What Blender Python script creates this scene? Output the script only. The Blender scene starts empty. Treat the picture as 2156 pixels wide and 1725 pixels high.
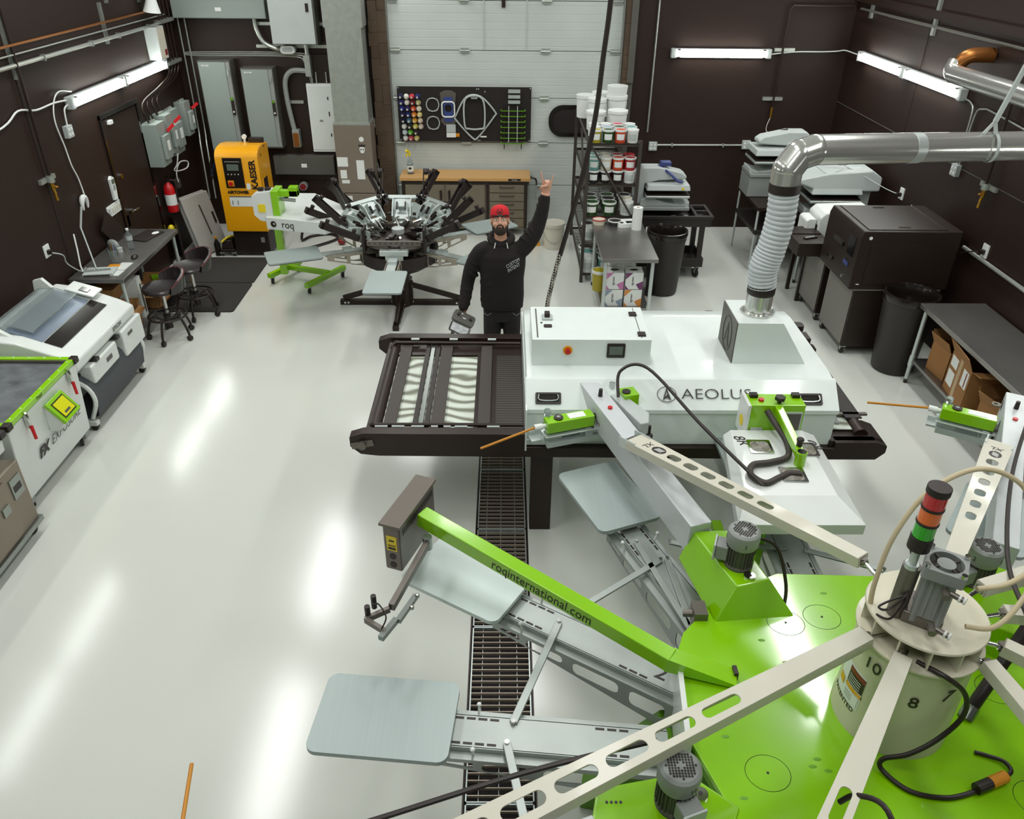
import bpy, bmesh, math, random
from mathutils import Vector, Matrix
random.seed(7)
SC = bpy.context.scene
COL = SC.collection
R = math.radians
PI = math.pi

# ---------------------------------------------------------------- camera
cam_d = bpy.data.cameras.new('camera')
cam = bpy.data.objects.new('camera', cam_d)
COL.objects.link(cam)
cam_d.sensor_width = 36
cam_d.lens = 36 * 1662 / 2156
cam_d.clip_end = 60
_p, _y, _r = R(31.7), R(.7), R(.6)
fw = Vector((math.sin(_y) * math.cos(_p), math.cos(_y) * math.cos(_p), -math.sin(_p)))
rt = Vector((math.cos(_y), -math.sin(_y), 0))
up = rt.cross(fw)
r2 = rt * math.cos(_r) + up * math.sin(_r)
u2 = -rt * math.sin(_r) + up * math.cos(_r)
m3 = Matrix((r2, u2, -fw)).transposed()
cam.matrix_world = Matrix.Translation((0, 0, 4.0)) @ m3.to_4x4()
SC.camera = cam

# ---------------------------------------------------------------- world, exposure
w = bpy.data.worlds.new('world')
SC.world = w
w.use_nodes = True
w.node_tree.nodes['Background'].inputs[0].default_value = (.8, .85, .82, 1)
w.node_tree.nodes['Background'].inputs[1].default_value = 0.05
SC.view_settings.view_transform = 'Standard'
SC.view_settings.look = 'None'
SC.view_settings.gamma = 1
SC.view_settings.use_curve_mapping = False
SC.view_settings.exposure = 0.0
LK = .53

def area(name, loc, sx, sy, power, color=(1, 1, .97), rot=(0, 0, 0)):
    d = bpy.data.lights.new(name, 'AREA')
    d.shape = 'RECTANGLE'; d.size = sx; d.size_y = sy; d.energy = power * LK; d.color = color
    o = bpy.data.objects.new(name, d); COL.objects.link(o)
    o.location = loc; o.rotation_euler = rot
    return o
# the two rows of ceiling tubes along the hall and the tubes low on the side walls
CEIL = [(-3.0, 10.2), (-3.0, 6.6), (-3.0, 2.6), (3.6, 10.2), (3.6, 6.8), (3.6, 2.6), (.3, 4.4), (.3, .4), (.3, 8.3)]
for (x, y) in CEIL:
    area('ceiling_tube_light', (x, y, 5.50), .45, 2.4, 137 if abs(x) > 1 else 118, (1, 1, .985))

# the tube light high on the back wall, above the frame
area('wall_tube_light', (-1.9, 11.72, 3.85), 1.3, .1, 55, (1, 1, .985), (R(-50), 0, 0))

# ---------------------------------------------------------------- materials
def lin(h):
    h = h.lstrip('#'); v = [int(h[i:i + 2], 16) / 255 for i in (0, 2, 4)]
    return tuple((c / 12.92 if c <= .04045 else ((c + .055) / 1.055) ** 2.4) for c in v) + (1,)
MATS = {}
def mat(name, hexc, rough=.5, metal=0, noise=None, bump=None, emit=None, alpha=None, trans=0, coat=0, brushed=None, hex2=None, spec=None):
    """procedural principled material. noise=(scale, amount) colour variation, bump=(scale, strength), brushed=axis"""
    if name in MATS: return MATS[name]
    m = bpy.data.materials.new(name); m.use_nodes = True; MATS[name] = m
    nt = m.node_tree; b = nt.nodes['Principled BSDF']; L = nt.links.new
    b.inputs['Base Color'].default_value = lin(hexc)
    b.inputs['Roughness'].default_value = rough
    b.inputs['Metallic'].default_value = metal
    if spec is not None: b.inputs['Specular IOR Level'].default_value = spec
    if coat: b.inputs['Coat Weight'].default_value = coat; b.inputs['Coat Roughness'].default_value = .08
    if trans:
        b.inputs['Transmission Weight'].default_value = trans; b.inputs['IOR'].default_value = 1.2
    if alpha is not None: b.inputs['Alpha'].default_value = alpha
    if emit: b.inputs['Emission Color'].default_value = lin(emit[0]); b.inputs['Emission Strength'].default_value = emit[1]
    tc = nt.nodes.new('ShaderNodeTexCoord')
    src = tc.outputs['Object']
    if brushed is not None:
        mp = nt.nodes.new('ShaderNodeMapping'); s = [60, 60, 60]; s[brushed] = 1.5
        mp.inputs['Scale'].default_value = s; L(src, mp.inputs['Vector']); src = mp.outputs['Vector']
    nz = nt.nodes.new('ShaderNodeTexNoise')
    sc, am = noise if noise else (6, .04)
    nz.inputs['Scale'].default_value = 1.0 if brushed is not None else sc; nz.inputs['Detail'].default_value = 4
    L(src, nz.inputs['Vector'])
    mx = nt.nodes.new('ShaderNodeMix'); mx.data_type = 'RGBA'
    c = lin(hexc)
    c2 = lin(hex2) if hex2 else tuple(max(0, v * (1 - am * 2)) for v in c[:3]) + (1,)
    c1 = c if hex2 else tuple(min(1, v * (1 + am)) for v in c[:3]) + (1,)
    mx.inputs['A'].default_value = c1; mx.inputs['B'].default_value = c2
    L(nz.outputs['Fac'], mx.inputs['Factor'])
    L(mx.outputs['Result'], b.inputs['Base Color'])
    if bump:
        n2 = nt.nodes.new('ShaderNodeTexNoise'); n2.inputs['Scale'].default_value = bump[0]; n2.inputs['Detail'].default_value = 3
        L(tc.outputs['Object'], n2.inputs['Vector'])
        bp = nt.nodes.new('ShaderNodeBump'); bp.inputs['Strength'].default_value = bump[1]; bp.inputs['Distance'].default_value = .01
        L(n2.outputs['Fac'], bp.inputs['Height']); L(bp.outputs['Normal'], b.inputs['Normal'])
    return m
def M(n): return MATS[n]
mat('wall_dark', '#26160f', .55, noise=(1.2, .06), bump=(120, .06), spec=.35)
mat('black', '#211613', .45, noise=(20, .1))
mat('black_gloss', '#1a1513', .18)
mat('black_matte', '#1d1614', .8, bump=(150, .2))
mat('black_metal', '#2c201a', .38, .3)
mat('charcoal', '#3a332e', .55)
mat('white', '#d8ddd8', .35, coat=.3)
mat('white_dry', '#dfe8e4', .3, coat=.4)
mat('offwhite', '#cfcbbb', .4)
mat('cream', '#c6c2b2', .4)
mat('paper', '#e2e6e2', .7)
mat('green', '#86c400', .22, coat=.6, noise=(3, .03))
mat('green_dark', '#5f9a05', .35)
mat('steel', '#9aa09c', .3, 1, brushed=0)
mat('stainless', '#9a9894', .3, .85, noise=(2, .18), bump=(3, .03))
mat('alu', '#c6cfcc', .36, .6, brushed=0)
mat('pallet', '#a0acaa', .42, .35, brushed=1)
mat('galv', '#b3b8b0', .35, .6, noise=(14, .12))
mat('duct', '#d3d4ce', .2, .75, noise=(3, .05), bump=(2.2, .12))
mat('chrome', '#c9cac6', .12, 1)
mat('arm_metal', '#a7aeaa', .42, .55, noise=(5, .1))
mat('dull_metal', '#77716a', .42, .7, noise=(10, .1))
mat('beige_box', '#6d655c', .4, .3)
mat('grey_panel', '#8f9a95', .45, .1, noise=(2, .05))
mat('grey_dark', '#57564f', .5, .1)
mat('grey_mid', '#8b8f8c', .45)
mat('grey_light', '#b4bbb9', .45)
mat('kaeser', '#e09c00', .35, coat=.3)
mat('orange', '#d38a12', .4)
mat('rod', '#c07f17', .4)
mat('red', '#c1121b', .35)
mat('red_dark', '#7c1418', .4)
mat('yellow', '#e7cf1b', .4)
mat('blue_dk', '#34437c', .45)
mat('skin', '#cf9c82', .5, noise=(9, .07))
mat('hoodie', '#191210', .9, bump=(60, .4), noise=(8, .12))
mat('jeans', '#1b1818', .9, bump=(200, .3))
mat('cap_red', '#c2121e', .8)
mat('hair', '#2e211b', .8, bump=(300, .6))
mat('copper', '#a56a35', .35, .8)
mat('brass', '#b98c33', .3, .9)
mat('card', '#94693a', .8, noise=(6, .06))
mat('rubber', '#34312d', .85, bump=(200, .5), noise=(300, .3))
mat('wood_top', '#c79c60', .4, hex2='#b5894f', brushed=0)
mat('wood_dark', '#3b2b1f', .8, hex2='#5b4a38', noise=(4, .1), bump=(8, .6))
mat('drawer', '#7b7362', .45, .3)
mat('furnace', '#7b6f63', .5)
mat('tube_tan', '#d3c6a4', .3, trans=.2)
mat('flexduct', '#b9c0c2', .5, .15, noise=(20, .06))
mat('clear', '#cfd8d8', .1, trans=.85)
mat('platen_blue', '#7f8b9a', .3, .3)
mat('lens_red', '#b01212', .12, emit=('#b01212', .05), coat=.5)
mat('lens_amber', '#e0680c', .12, coat=.5)
mat('lens_green', '#27a813', .12, coat=.5)
mat('tube_on', '#ffffff', .5, emit=('#fbfff8', 24))
mat('screen_grey', '#5f6a61', .2)
mat('screen_dark', '#141416', .12)
mat('screen_yel', '#c8c800', .3, emit=('#c8c800', .15))
mat('seat_black', '#2a2424', .3, noise=(5, .2))
mat('plastic_dk', '#231d1b', .5)
mat('grime', '#7e8388', .5, hex2='#1d1b1a', noise=(9, .3))

# ---------------------------------------------------------------- mesh helpers
def V(*a): return Vector(a)
class MB:
    def __init__(s, M=None):
        s.bm = bmesh.new(); s.M = M or Matrix.Identity(4); s.mi = 0; s.mats = []
    def use(s, name):
        m = MATS[name]
        if m not in s.mats: s.mats.append(m)
        s.mi = s.mats.index(m); return s
    def v(s, p): return s.bm.verts.new(s.M @ Vector(p))
    def f(s, vs):
        try: fa = s.bm.faces.new(vs); fa.material_index = s.mi; return fa
        except ValueError: return None
    def bx(s, x0, x1, y0, y1, z0, z1, tx=1, ty=1):
        """box; tx, ty scale the top about its centre"""
        cx, cy = (x0 + x1) / 2, (y0 + y1) / 2
        q = [(x0, y0), (x1, y0), (x1, y1), (x0, y1)]
        a = [s.v((x, y, z0)) for x, y in q]
        b = [s.v((cx + (x - cx) * tx, cy + (y - cy) * ty, z1)) for x, y in q]
        s.f(a[::-1]); s.f(b)
        for i in range(4): s.f([a[i], a[(i + 1) % 4], b[(i + 1) % 4], b[i]])
        return s
    def box(s, c, d, rot=None):
        old = s.M
        s.M = s.M @ Matrix.Translation(c) @ (rot.to_4x4() if rot else Matrix.Identity(4))
        s.bx(-d[0] / 2, d[0] / 2, -d[1] / 2, d[1] / 2, -d[2] / 2, d[2] / 2); s.M = old
        return s
    def beam(s, p0, p1, w, h, upv=(0, 0, 1), w1=None, h1=None):
        """square bar between two points (centre line)"""
        p0, p1 = Vector(p0), Vector(p1); d = (p1 - p0).normalized(); uv = Vector(upv)
        if abs(d.dot(uv)) > .98: uv = Vector((0, 1, 0))
        x = d.cross(uv).normalized(); u = x.cross(d)
        w1 = w1 or w; h1 = h1 or h
        a = [s.v(p0 + x * sx * w / 2 + u * su * h / 2) for sx, su in ((-1, -1), (1, -1), (1, 1), (-1, 1))]
        b = [s.v(p1 + x * sx * w1 / 2 + u * su * h1 / 2) for sx, su in ((-1, -1), (1, -1), (1, 1), (-1, 1))]
        s.f(a); s.f(b[::-1])
        for i in range(4): s.f([a[i], b[i], b[(i + 1) % 4], a[(i + 1) % 4]])
        return s
    def cyl(s, p0, p1, r, r1=None, n=16, cap=True):
        p0, p1 = Vector(p0), Vector(p1); r1 = r if r1 is None else r1
        d = (p1 - p0).normalized(); t = Vector((0, 0, 1)) if abs(d.z) < .9 else Vector((1, 0, 0))
        x = d.cross(t).normalized(); y = d.cross(x)
        a = [s.v(p0 + (x * math.cos(i * 2 * PI / n) + y * math.sin(i * 2 * PI / n)) * r) for i in range(n)]
        b = [s.v(p1 + (x * math.cos(i * 2 * PI / n) + y * math.sin(i * 2 * PI / n)) * r1) for i in range(n)]
        for i in range(n): s.f([a[i], b[i], b[(i + 1) % n], a[(i + 1) % n]])
        if cap: s.f(a); s.f(b[::-1])
        return s
    def tube(s, pts, r, n=8, closed=False, sm=0, rs=None):
        pts = [Vector(p) for p in pts]
        if sm: pts = smooth(pts, sm, closed)
        N = len(pts); rings = []; x = None
        for i, p in enumerate(pts):
            if closed: d = pts[(i + 1) % N] - pts[i - 1]
            else: d = pts[min(i + 1, N - 1)] - pts[max(i - 1, 0)]
            d.normalize()
            if x is None:
                t = Vector((0, 0, 1)) if abs(d.z) < .9 else Vector((1, 0, 0)); x = d.cross(t).normalized()
            else:
                x = (x - d * x.dot(d)).normalized()
            y = d.cross(x); rr = rs[i] if rs else r
            rings.append([s.v(p + (x * math.cos(k * 2 * PI / n) + y * math.sin(k * 2 * PI / n)) * rr) for k in range(n)])
        for i in range(N if closed else N - 1):
            a, b = rings[i], rings[(i + 1) % N]
            for k in range(n): s.f([a[k], a[(k + 1) % n], b[(k + 1) % n], b[k]])
        if not closed: s.f(rings[0][::-1]); s.f(rings[-1])
        return s
    def lathe(s, prof, c=(0, 0, 0), n=24):
        """profile [(r, z)] about the z axis"""
        c = Vector(c); rings = []
        for r, z in prof:
            if r < 1e-5: rings.append([s.v(c + Vector((0, 0, z)))])
            else: rings.append([s.v(c + Vector((r * math.cos(k * 2 * PI / n), r * math.sin(k * 2 * PI / n), z))) for k in range(n)])
        for a, b in zip(rings, rings[1:]):
            for k in range(n):
                k2 = (k + 1) % n
                if len(a) == 1 and len(b) == 1: continue
                if len(a) == 1: s.f([a[0], b[k2], b[k]])
                elif len(b) == 1: s.f([a[k], a[k2], b[0]])
                else: s.f([a[k], a[k2], b[k2], b[k]])
        return s
    def ball(s, c, r, n=12, sc=(1, 1, 1)):
        c = Vector(c); m = max(6, n // 2); rings = []
        for i in range(m + 1):
            t = PI * i / m
            rr, z = math.sin(t), math.cos(t)
            if i in (0, m): rings.append([s.v(c + Vector((0, 0, z * r * sc[2])))])
            else: rings.append([s.v(c + Vector((rr * math.cos(k * 2 * PI / n) * r * sc[0], rr * math.sin(k * 2 * PI / n) * r * sc[1], z * r * sc[2]))) for k in range(n)])
        for a, b in zip(rings, rings[1:]):
            for k in range(n):
                k2 = (k + 1) % n
                if len(a) == 1: s.f([a[0], b[k], b[k2]])
                elif len(b) == 1: s.f([a[k2], a[k], b[0]])
                else: s.f([a[k2], a[k], b[k], b[k2]])
        return s
    def prism(s, poly, z0, z1, holes=(), plane='xy'):
        """extrude a 2-D outline (with holes) from z0 to z1; plane 'xz' puts the outline in x,z and extrudes along y, 'yz' along x"""
        def P(p, z):
            return {'xy': (p[0], p[1], z), 'xz': (p[0], z, p[1]), 'yz': (z, p[0], p[1])}[plane]
        loops = [list(poly)] + [list(h) for h in holes]
        tops = []
        tmp = bmesh.new(); es = []; allv = []
        for lp in loops:
            vs = [tmp.verts.new((p[0], p[1], 0)) for p in lp]; allv.append(vs)
            for i in range(len(vs)): es.append(tmp.edges.new((vs[i], vs[(i + 1) % len(vs)])))
        bmesh.ops.triangle_fill(tmp, use_beauty=True, edges=es, normal=(0, 0, 1))
        idx = {}
        A = []; B = []
        for vs in allv:
            for q in vs:
                idx[q] = len(A); A.append(s.v(P(q.co, z0))); B.append(s.v(P(q.co, z1)))
        for fa in tmp.faces:
            k = [idx[q] for q in fa.verts]
            s.f([A[i] for i in k]); s.f([B[i] for i in k[::-1]])
        for vs in allv:
            for i in range(len(vs)):
                a, b = idx[vs[i]], idx[vs[(i + 1) % len(vs)]]
                s.f([A[a], A[b], B[b], B[a]])
        tmp.free()
        return s
    def build(s, name, m=None, parent=None, smooth_a=35, bevel=0, seg=2):
        if not s.mats: s.mats = [MATS[m]]
        elif m and MATS[m] not in s.mats: pass
        bmesh.ops.recalc_face_normals(s.bm, faces=s.bm.faces)
        me = bpy.data.meshes.new(name); s.bm.to_mesh(me); s.bm.free()
        for q in s.mats: me.materials.append(q)
        if smooth_a:
            me.polygons.foreach_set('use_smooth', [True] * len(me.polygons))
            me.set_sharp_from_angle(angle=R(smooth_a))
        o = bpy.data.objects.new(name, me); COL.objects.link(o)
        if parent: o.parent = parent
        if bevel:
            b = o.modifiers.new('bevel', 'BEVEL'); b.width = bevel; b.segments = seg; b.limit_method = 'ANGLE'; b.angle_limit = R(40)
            b.harden_normals = True
        return o
def smooth(pts, k=6, closed=False):
    out = []; N = len(pts)
    for i in range(N if closed else N - 1):
        p0 = pts[(i - 1) % N] if closed or i > 0 else pts[0]
        p1, p2 = pts[i], pts[(i + 1) % N]
        p3 = pts[(i + 2) % N] if closed or i < N - 2 else pts[-1]
        for j in range(k):
            t = j / k
            out.append(.5 * ((2 * p1) + (-p0 + p2) * t + (2 * p0 - 5 * p1 + 4 * p2 - p3) * t * t + (-p0 + 3 * p1 - 3 * p2 + p3) * t ** 3))
    if not closed: out.append(pts[-1])
    return out
def rrect(x0, x1, y0, y1, r, n=5):
    out = []
    for cx, cy, a in ((x1 - r, y0 + r, -90), (x1 - r, y1 - r, 0), (x0 + r, y1 - r, 90), (x0 + r, y0 + r, 180)):
        for i in range(n + 1):
            t = R(a + 90 * i / n); out.append((cx + r * math.cos(t), cy + r * math.sin(t)))
    return out
def circ(cx, cy, r, n=20, ry=None):
    return [(cx + r * math.cos(i * 2 * PI / n), cy + (ry or r) * math.sin(i * 2 * PI / n)) for i in range(n)]
def RZ(a): return Matrix.Rotation(a, 4, 'Z')
def RX(a): return Matrix.Rotation(a, 4, 'X')
def RY(a): return Matrix.Rotation(a, 4, 'Y')
def T(*p): return Matrix.Translation(p)
def tag(o, label=None, cat=None, group=None, kind=None):
    if label: o['label'] = label
    if cat: o['category'] = cat
    if group: o['group'] = group
    if kind: o['kind'] = kind
    return o
def thing(name, label, cat, loc=(0, 0, 0), rz=0, group=None):
    o = bpy.data.objects.new(name, None); COL.objects.link(o); o.empty_display_size = .1
    o.location = loc; o.rotation_euler = (0, 0, rz)
    return tag(o, label, cat, group)
def struct(name, mb, m, **k):
    o = mb.build(name, m, **k); o['kind'] = 'structure'; return o
def dup(root, loc=None, rz=None, label=None, group=None):
    r = root.copy(); COL.objects.link(r)
    if loc is not None: r.location = loc
    if rz is not None: r.rotation_euler = (0, 0, rz)
    if label: r['label'] = label
    if group: r['group'] = group
    for ch in [c for c in root.children]:
        c = ch.copy(); COL.objects.link(c); c.parent = r
        for g in ch.children:
            d = g.copy(); COL.objects.link(d); d.parent = c
    return r
def text(s, size, m, parent, Mx, name='lettering', ext=.002, wx=1.0, bend=None, align='CENTER', shear=0, off=0.0):
    """letters in the x,y plane of matrix Mx, as a mesh part"""
    cu = bpy.data.curves.new('t', 'FONT'); cu.body = s; cu.size = size; cu.extrude = ext; cu.align_x = align; cu.align_y = 'CENTER'
    cu.shear = shear; cu.offset = off; cu.resolution_u = 3
    to = bpy.data.objects.new('t', cu); COL.objects.link(to)
    bpy.context.view_layer.update()
    dg = bpy.context.evaluated_depsgraph_get()
    me = bpy.data.meshes.new_from_object(to.evaluated_get(dg)); bpy.data.objects.remove(to); bpy.data.curves.remove(cu)
    me.name = name
    for v in me.vertices:
        v.co.x *= wx
        p = v.co.copy()
        if bend: p = bend(p)
        v.co = Mx @ p
    me.materials.clear(); me.materials.append(MATS[m])
    o = bpy.data.objects.new(name, me); COL.objects.link(o)
    if parent: o.parent = parent
    return o
def FRONT(x, y, z): return T(x, y, z) @ RX(PI / 2)                  # faces -Y
def FACE_PX(x, y, z): return T(x, y, z) @ RZ(PI / 2) @ RX(PI / 2)   # faces +X
def FACE_NX(x, y, z): return T(x, y, z) @ RZ(-PI / 2) @ RX(PI / 2)  # faces -X
# ================================================================ the room
mat('ceiling_white', '#c9cdc8', .7)
XL, XR, YB, YF, ZC = -4.53, 4.75, 11.9, -3.0, 5.9
def floor_mat():
    m = mat('floor_epoxy', '#cfd2ca', .165, noise=(.5, .03), spec=.5)
    return m
floor_mat()
m = MB(); m.prism([(XL - .1, YF), (XR + .1, YF), (XR + .1, YB + .1), (XL - .1, YB + .1)], -.12, 0,
                 holes=[[(-.205, -2.9), (.178, -2.9), (.178, 6.3), (-.205, 6.3)]])
struct('floor', m, 'floor_epoxy')
m = MB().bx(-.3, .3, -2.95, 6.35, -.22, -.13); struct('trim_1', m, 'black_matte')
def door_mat():
    m = bpy.data.materials.new('door_white'); MATS['door_white'] = m; m.use_nodes = True
    nt = m.node_tree; b = nt.nodes['Principled BSDF']; b.inputs['Roughness'].default_value = .5
    tc = nt.nodes.new('ShaderNodeTexCoord'); wv = nt.nodes.new('ShaderNodeTexWave'); wv.bands_direction = 'Z'; wv.wave_profile = 'TRI'
    wv.inputs['Scale'].default_value = 3.1; wv.inputs['Distortion'].default_value = .25; wv.inputs['Detail Scale'].default_value = 8
    nt.links.new(tc.outputs['Object'], wv.inputs['Vector'])
    rp = nt.nodes.new('ShaderNodeValToRGB'); rp.color_ramp.elements[0].position = 0; rp.color_ramp.elements[1].position = .12
    nt.links.new(wv.outputs['Fac'], rp.inputs['Fac'])
    bp = nt.nodes.new('ShaderNodeBump'); bp.inputs['Strength'].default_value = .35; bp.inputs['Distance'].default_value = .01
    nt.links.new(rp.outputs['Color'], bp.inputs['Height']); nt.links.new(bp.outputs['Normal'], b.inputs['Normal'])
    nz = nt.nodes.new('ShaderNodeTexNoise'); nz.inputs['Scale'].default_value = 2.5
    mx = nt.nodes.new('ShaderNodeMix'); mx.data_type = 'RGBA'; mx.inputs['A'].default_value = lin('#c6ccc7'); mx.inputs['B'].default_value = lin('#b6beb9')
    nt.links.new(tc.outputs['Object'], nz.inputs['Vector']); nt.links.new(nz.outputs['Fac'], mx.inputs['Factor']); nt.links.new(mx.outputs['Result'], b.inputs['Base Color'])
door_mat()
# back wall around the big door opening
m = MB()
m.prism([(XL - .1, 0), (-1.63, 0), (-1.63, 4.1), (1.63, 4.1), (1.63, 0), (XR + .1, 0), (XR + .1, ZC), (XL - .1, ZC)], YB, YB + .2, plane='xz')
m.bx(-1.75, 1.75, YB + .2, YB + .24, 0, 4.2)
struct('wall_back', m, 'wall_dark', smooth_a=0)
m = MB().bx(XL - .2, XL, YF, YB + .1, 0, ZC); struct('wall_left', m, 'wall_dark')
m = MB().bx(XR, XR + .2, YF, YB + .1, 0, ZC); struct('wall_right', m, 'wall_dark')
m = MB().bx(XL - .1, XR + .1, YF - .2, YF, 0, ZC); struct('wall_front', m, 'grey_mid')
m = MB().bx(XL - .1, XR + .1, YF - .1, YB + .1, ZC, ZC + .1); struct('ceiling', m, 'ceiling_white')
# wall panel joints
m = MB(); m.bx(XL, XL + .006, 7.845, 7.86, 0, 3.6); struct('trim_2', m, 'black_matte')
m = MB(); m.bx(XR - .006, XR, 9.70, 9.715, 1.6, 3.6); struct('trim_3', m, 'black_matte')
m = MB(); m.bx(XR - .05, XR, YF, YB, 3.14, 3.22); struct('trim_4', m, 'wall_dark')
m = MB(); m.bx(XR - .006, XR, YF, YB, 1.855, 1.862); struct('trim_5', m, 'grey_dark')
# garage door of sections
dr = MB()
for i in range(7):
    z0 = i * .62 + .005; z1 = min(4.05, z0 + .612)
    dr.bx(-1.6, 1.6, YB + .03, YB + .07, z0, z1)
d1 = struct('door_1', dr, 'door_white', bevel=.003)
for i in range(1, 6):
    for x in (-1.52, -.56, .56, 1.52):
        z = i * .62
        h = MB(); h.bx(x - .055, x + .055, YB + .005, YB + .03, z - .035, z + .035); h.cyl((x - .07, YB + .0, z), (x + .07, YB + .0, z), .012, n=8)
        h.build('hinge', 'galv', d1)
h = MB().bx(-.30, -.285, YB + .022, YB + .03, 2.5, 3.5).bx(.285, .30, YB + .022, YB + .03, 2.5, 3.5); h.build('stile_seam', 'grey_light', d1)
h = MB().bx(-.05, .0, YB - .0, YB + .03, 3.02, 3.12); h.build('lock', 'black_metal', d1)
# jambs either side of the door
def jamb(n, x0, x1, mm):
    m = MB(); random.seed(n)
    z = 0
    while z < 4.1:
        dz = random.uniform(.12, .3); e = random.uniform(0, .03)
        m.bx(x0 - e * (x0 < 0), x1 + e * (x0 > 0), YB - .09, YB + .03, z, min(4.1, z + dz)); z += dz
    struct('trim_%d' % n, m, mm, bevel=.006)
jamb(6, -1.72, -1.62, 'wood_dark'); jamb(7, -1.84, -1.73, 'wood_dark'); jamb(8, 1.63, 1.69, 'wood_dark')
m = MB().bx(1.70, 1.79, YB - .1, YB, 2.1, 4.1).bx(1.70, 1.79, YB - .06, YB, 0, 2.1); struct('trim_9', m, 'grey_dark')
m = MB().bx(-1.625, -1.60, YB - .0, YB + .03, 0, 4.1).bx(1.60, 1.625, YB - .0, YB + .03, 0, 4.1); struct('trim_10', m, 'galv')
m = MB().bx(-1.9, 1.9, YB - .12, YB, 4.05, 4.3); struct('trim_11', m, 'wood_dark')
# man door on the left wall
dd = MB(); dd.bx(XL, XL + .012, 9.26, 10.18, 0, 2.06); d2 = struct('door_2', dd, 'wall_dark')
fr = MB(); fr.bx(XL, XL + .022, 9.2, 9.245, 0, 2.12).bx(XL, XL + .022, 10.2, 10.24, 0, 2.12).bx(XL, XL + .03, 9.2, 10.24, 2.08, 2.13); fr.build('door_frame', 'black_gloss', d2)
h = MB(); h.cyl((XL + .01, 9.38, 1.0), (XL + .05, 9.38, 1.0), .03); h.tube([(XL + .05, 9.38, 1.0), (XL + .075, 9.40, 1.0), (XL + .075, 9.50, 1.0)], .011); h.build('lever_handle', 'chrome', d2)
h = MB(); h.cyl((XL + .01, 9.36, 1.42), (XL + .035, 9.36, 1.42), .03); h.build('deadbolt', 'chrome', d2)
for z in (.3, 1.0, 1.8):
    MB().bx(XL + .005, XL + .02, 10.17, 10.2, z - .07, z + .07).build('hinge', 'chrome', d2)
MB().bx(XL + .01, XL + .05, 9.36, 9.44, 2.0, 2.04).build('door_contact', 'paper', d2)
# drain grates in the floor channel
def grate(y0, y1, label, first=None):
    t = thing('drain_grate', label, 'drain grate', (0, y0, 0), 0, 'steel grates over the floor channel')
    L = y1 - y0
    m = MB(); w0, w1 = -.2, .173
    m.bx(w0, w0 + .008, .003, L - .003, -.03, -.002).bx(w1 - .008, w1, .003, L - .003, -.03, -.002)
    m.bx(w0, w1, .003, .01, -.03, -.002).bx(w0, w1, L - .01, L - .003, -.03, -.002)
    for x in (-.13, -.02, .09): m.cyl((x, .01, -.02), (x, L - .01, -.02), .0025, n=6)
    m.build('frame', 'alu', t)
    m = MB(); n = int(L / .044)
    for i in range(1, n): m.bx(w0, w1, i * L / n - .0028, i * L / n + .0028, -.022, -.003)
    m.build('bars', 'grate', t)
    return t
mat('grate', '#b8aa9c', .45, .4)
ys = [-.6, .9, 2.05, 2.55, 3.75, 4.75, 5.75, 6.75, 7.75, 8.75, 9.75, 10.75, 11.45]
ys = [.9, 1.9, 2.48, 3.72, 4.72, 5.5, 6.3]
lab = ['steel drain grate nearest the bottom edge of the photo', 'short steel drain grate below the nearest grey pallet arm', 'long steel drain grate between the two nearest pallets',
       'steel drain grate beside the green arm and stainless control box', 'steel drain grate in front of the black conveyor rail', 'steel drain grate under the conveyor belt', ]
for i in range(len(ys) - 1): grate(ys[i], ys[i + 1], lab[i])
m = MB().bx(-.215, -.205, -2.9, 6.3, -.1, .001).bx(.178, .188, -2.9, 6.3, -.1, .001); struct('trim_12', m, 'black_metal')
# white edging strip of the mat corner (back left)
# ---------------------------------------------------------------- lamps
def wet_light(name, label, x, y, z, axis, L, group=None, n=1):
    """vapour-proof double tube fixture; axis 'y+' on left wall, 'y-' on right wall, 'x' on the back wall"""
    rz = {'L': PI / 2, 'R': -PI / 2, 'B': 0}[axis]
    t = thing(name, label, 'wall light', (x, y, z), rz, group)   # local x along the lamp, local -y out of the wall
    MB().bx(-L / 2, L / 2, -.05, 0, -.06, .06).build('housing', 'grey_light', t, bevel=.01)
    m = MB()
    m.prism([(-.055, -.05), (-.055, .05), (-.10, .035), (-.10, -.035)], -L / 2 + .05, L / 2 - .05, plane='yz')
    d = m.build('diffuser', 'tube_on', t)
    for sx in (-1, 1):
        MB().bx(sx * L / 2 - .035, sx * L / 2 + .035, -.085, 0, -.062, .062).build('end_cap', 'grey_light', t, bevel=.012)
    for sx in (-1, 1):
        for sz in (-1, 1):
            MB().bx(sx * (L / 2 - .07) - .02, sx * (L / 2 - .07) + .02, -.09, -.05, sz * .045 - .008, sz * .045 + .008).build('latch', 'black_metal', t)
    return t
for (n_, lab_, y_) in (('wall_light', 'left wall tube light, nearer half of the lit pair', 9.27), ('wall_light', 'left wall tube light, half of the lit pair near the wall boxes', 10.6)):
    wet_light(n_, lab_, XL, y_, 2.37, 'L', 1.3, 'lit tube lights on the walls')
for (n_, lab_, y_) in (('wall_light', 'right wall tube light, half of the pair nearer the back corner', 10.65), ('wall_light', 'right wall tube light, half of the pair touching the round duct', 9.25)):
    wet_light(n_, lab_, XR, y_, 2.53, 'R', 1.33, 'lit tube lights on the walls')
wet_light('wall_light', 'single lit tube light on the dark back wall', 2.985, YB, 2.48, 'B', 1.32, 'lit tube lights on the walls')
wet_light('wall_light', 'lit tube light high on the back wall outside the frame', -1.9, YB, 3.95, 'B', 1.32)
for (x_, ax) in ((XL, 'L'), (XR, 'R')):
    for y_ in (4.8, 6.1, .6):
        wet_light('wall_light', 'lit wall tube lights outside the frame', x_, y_, 2.45, ax, 1.3, 'wall tube lights outside the frame')
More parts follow.
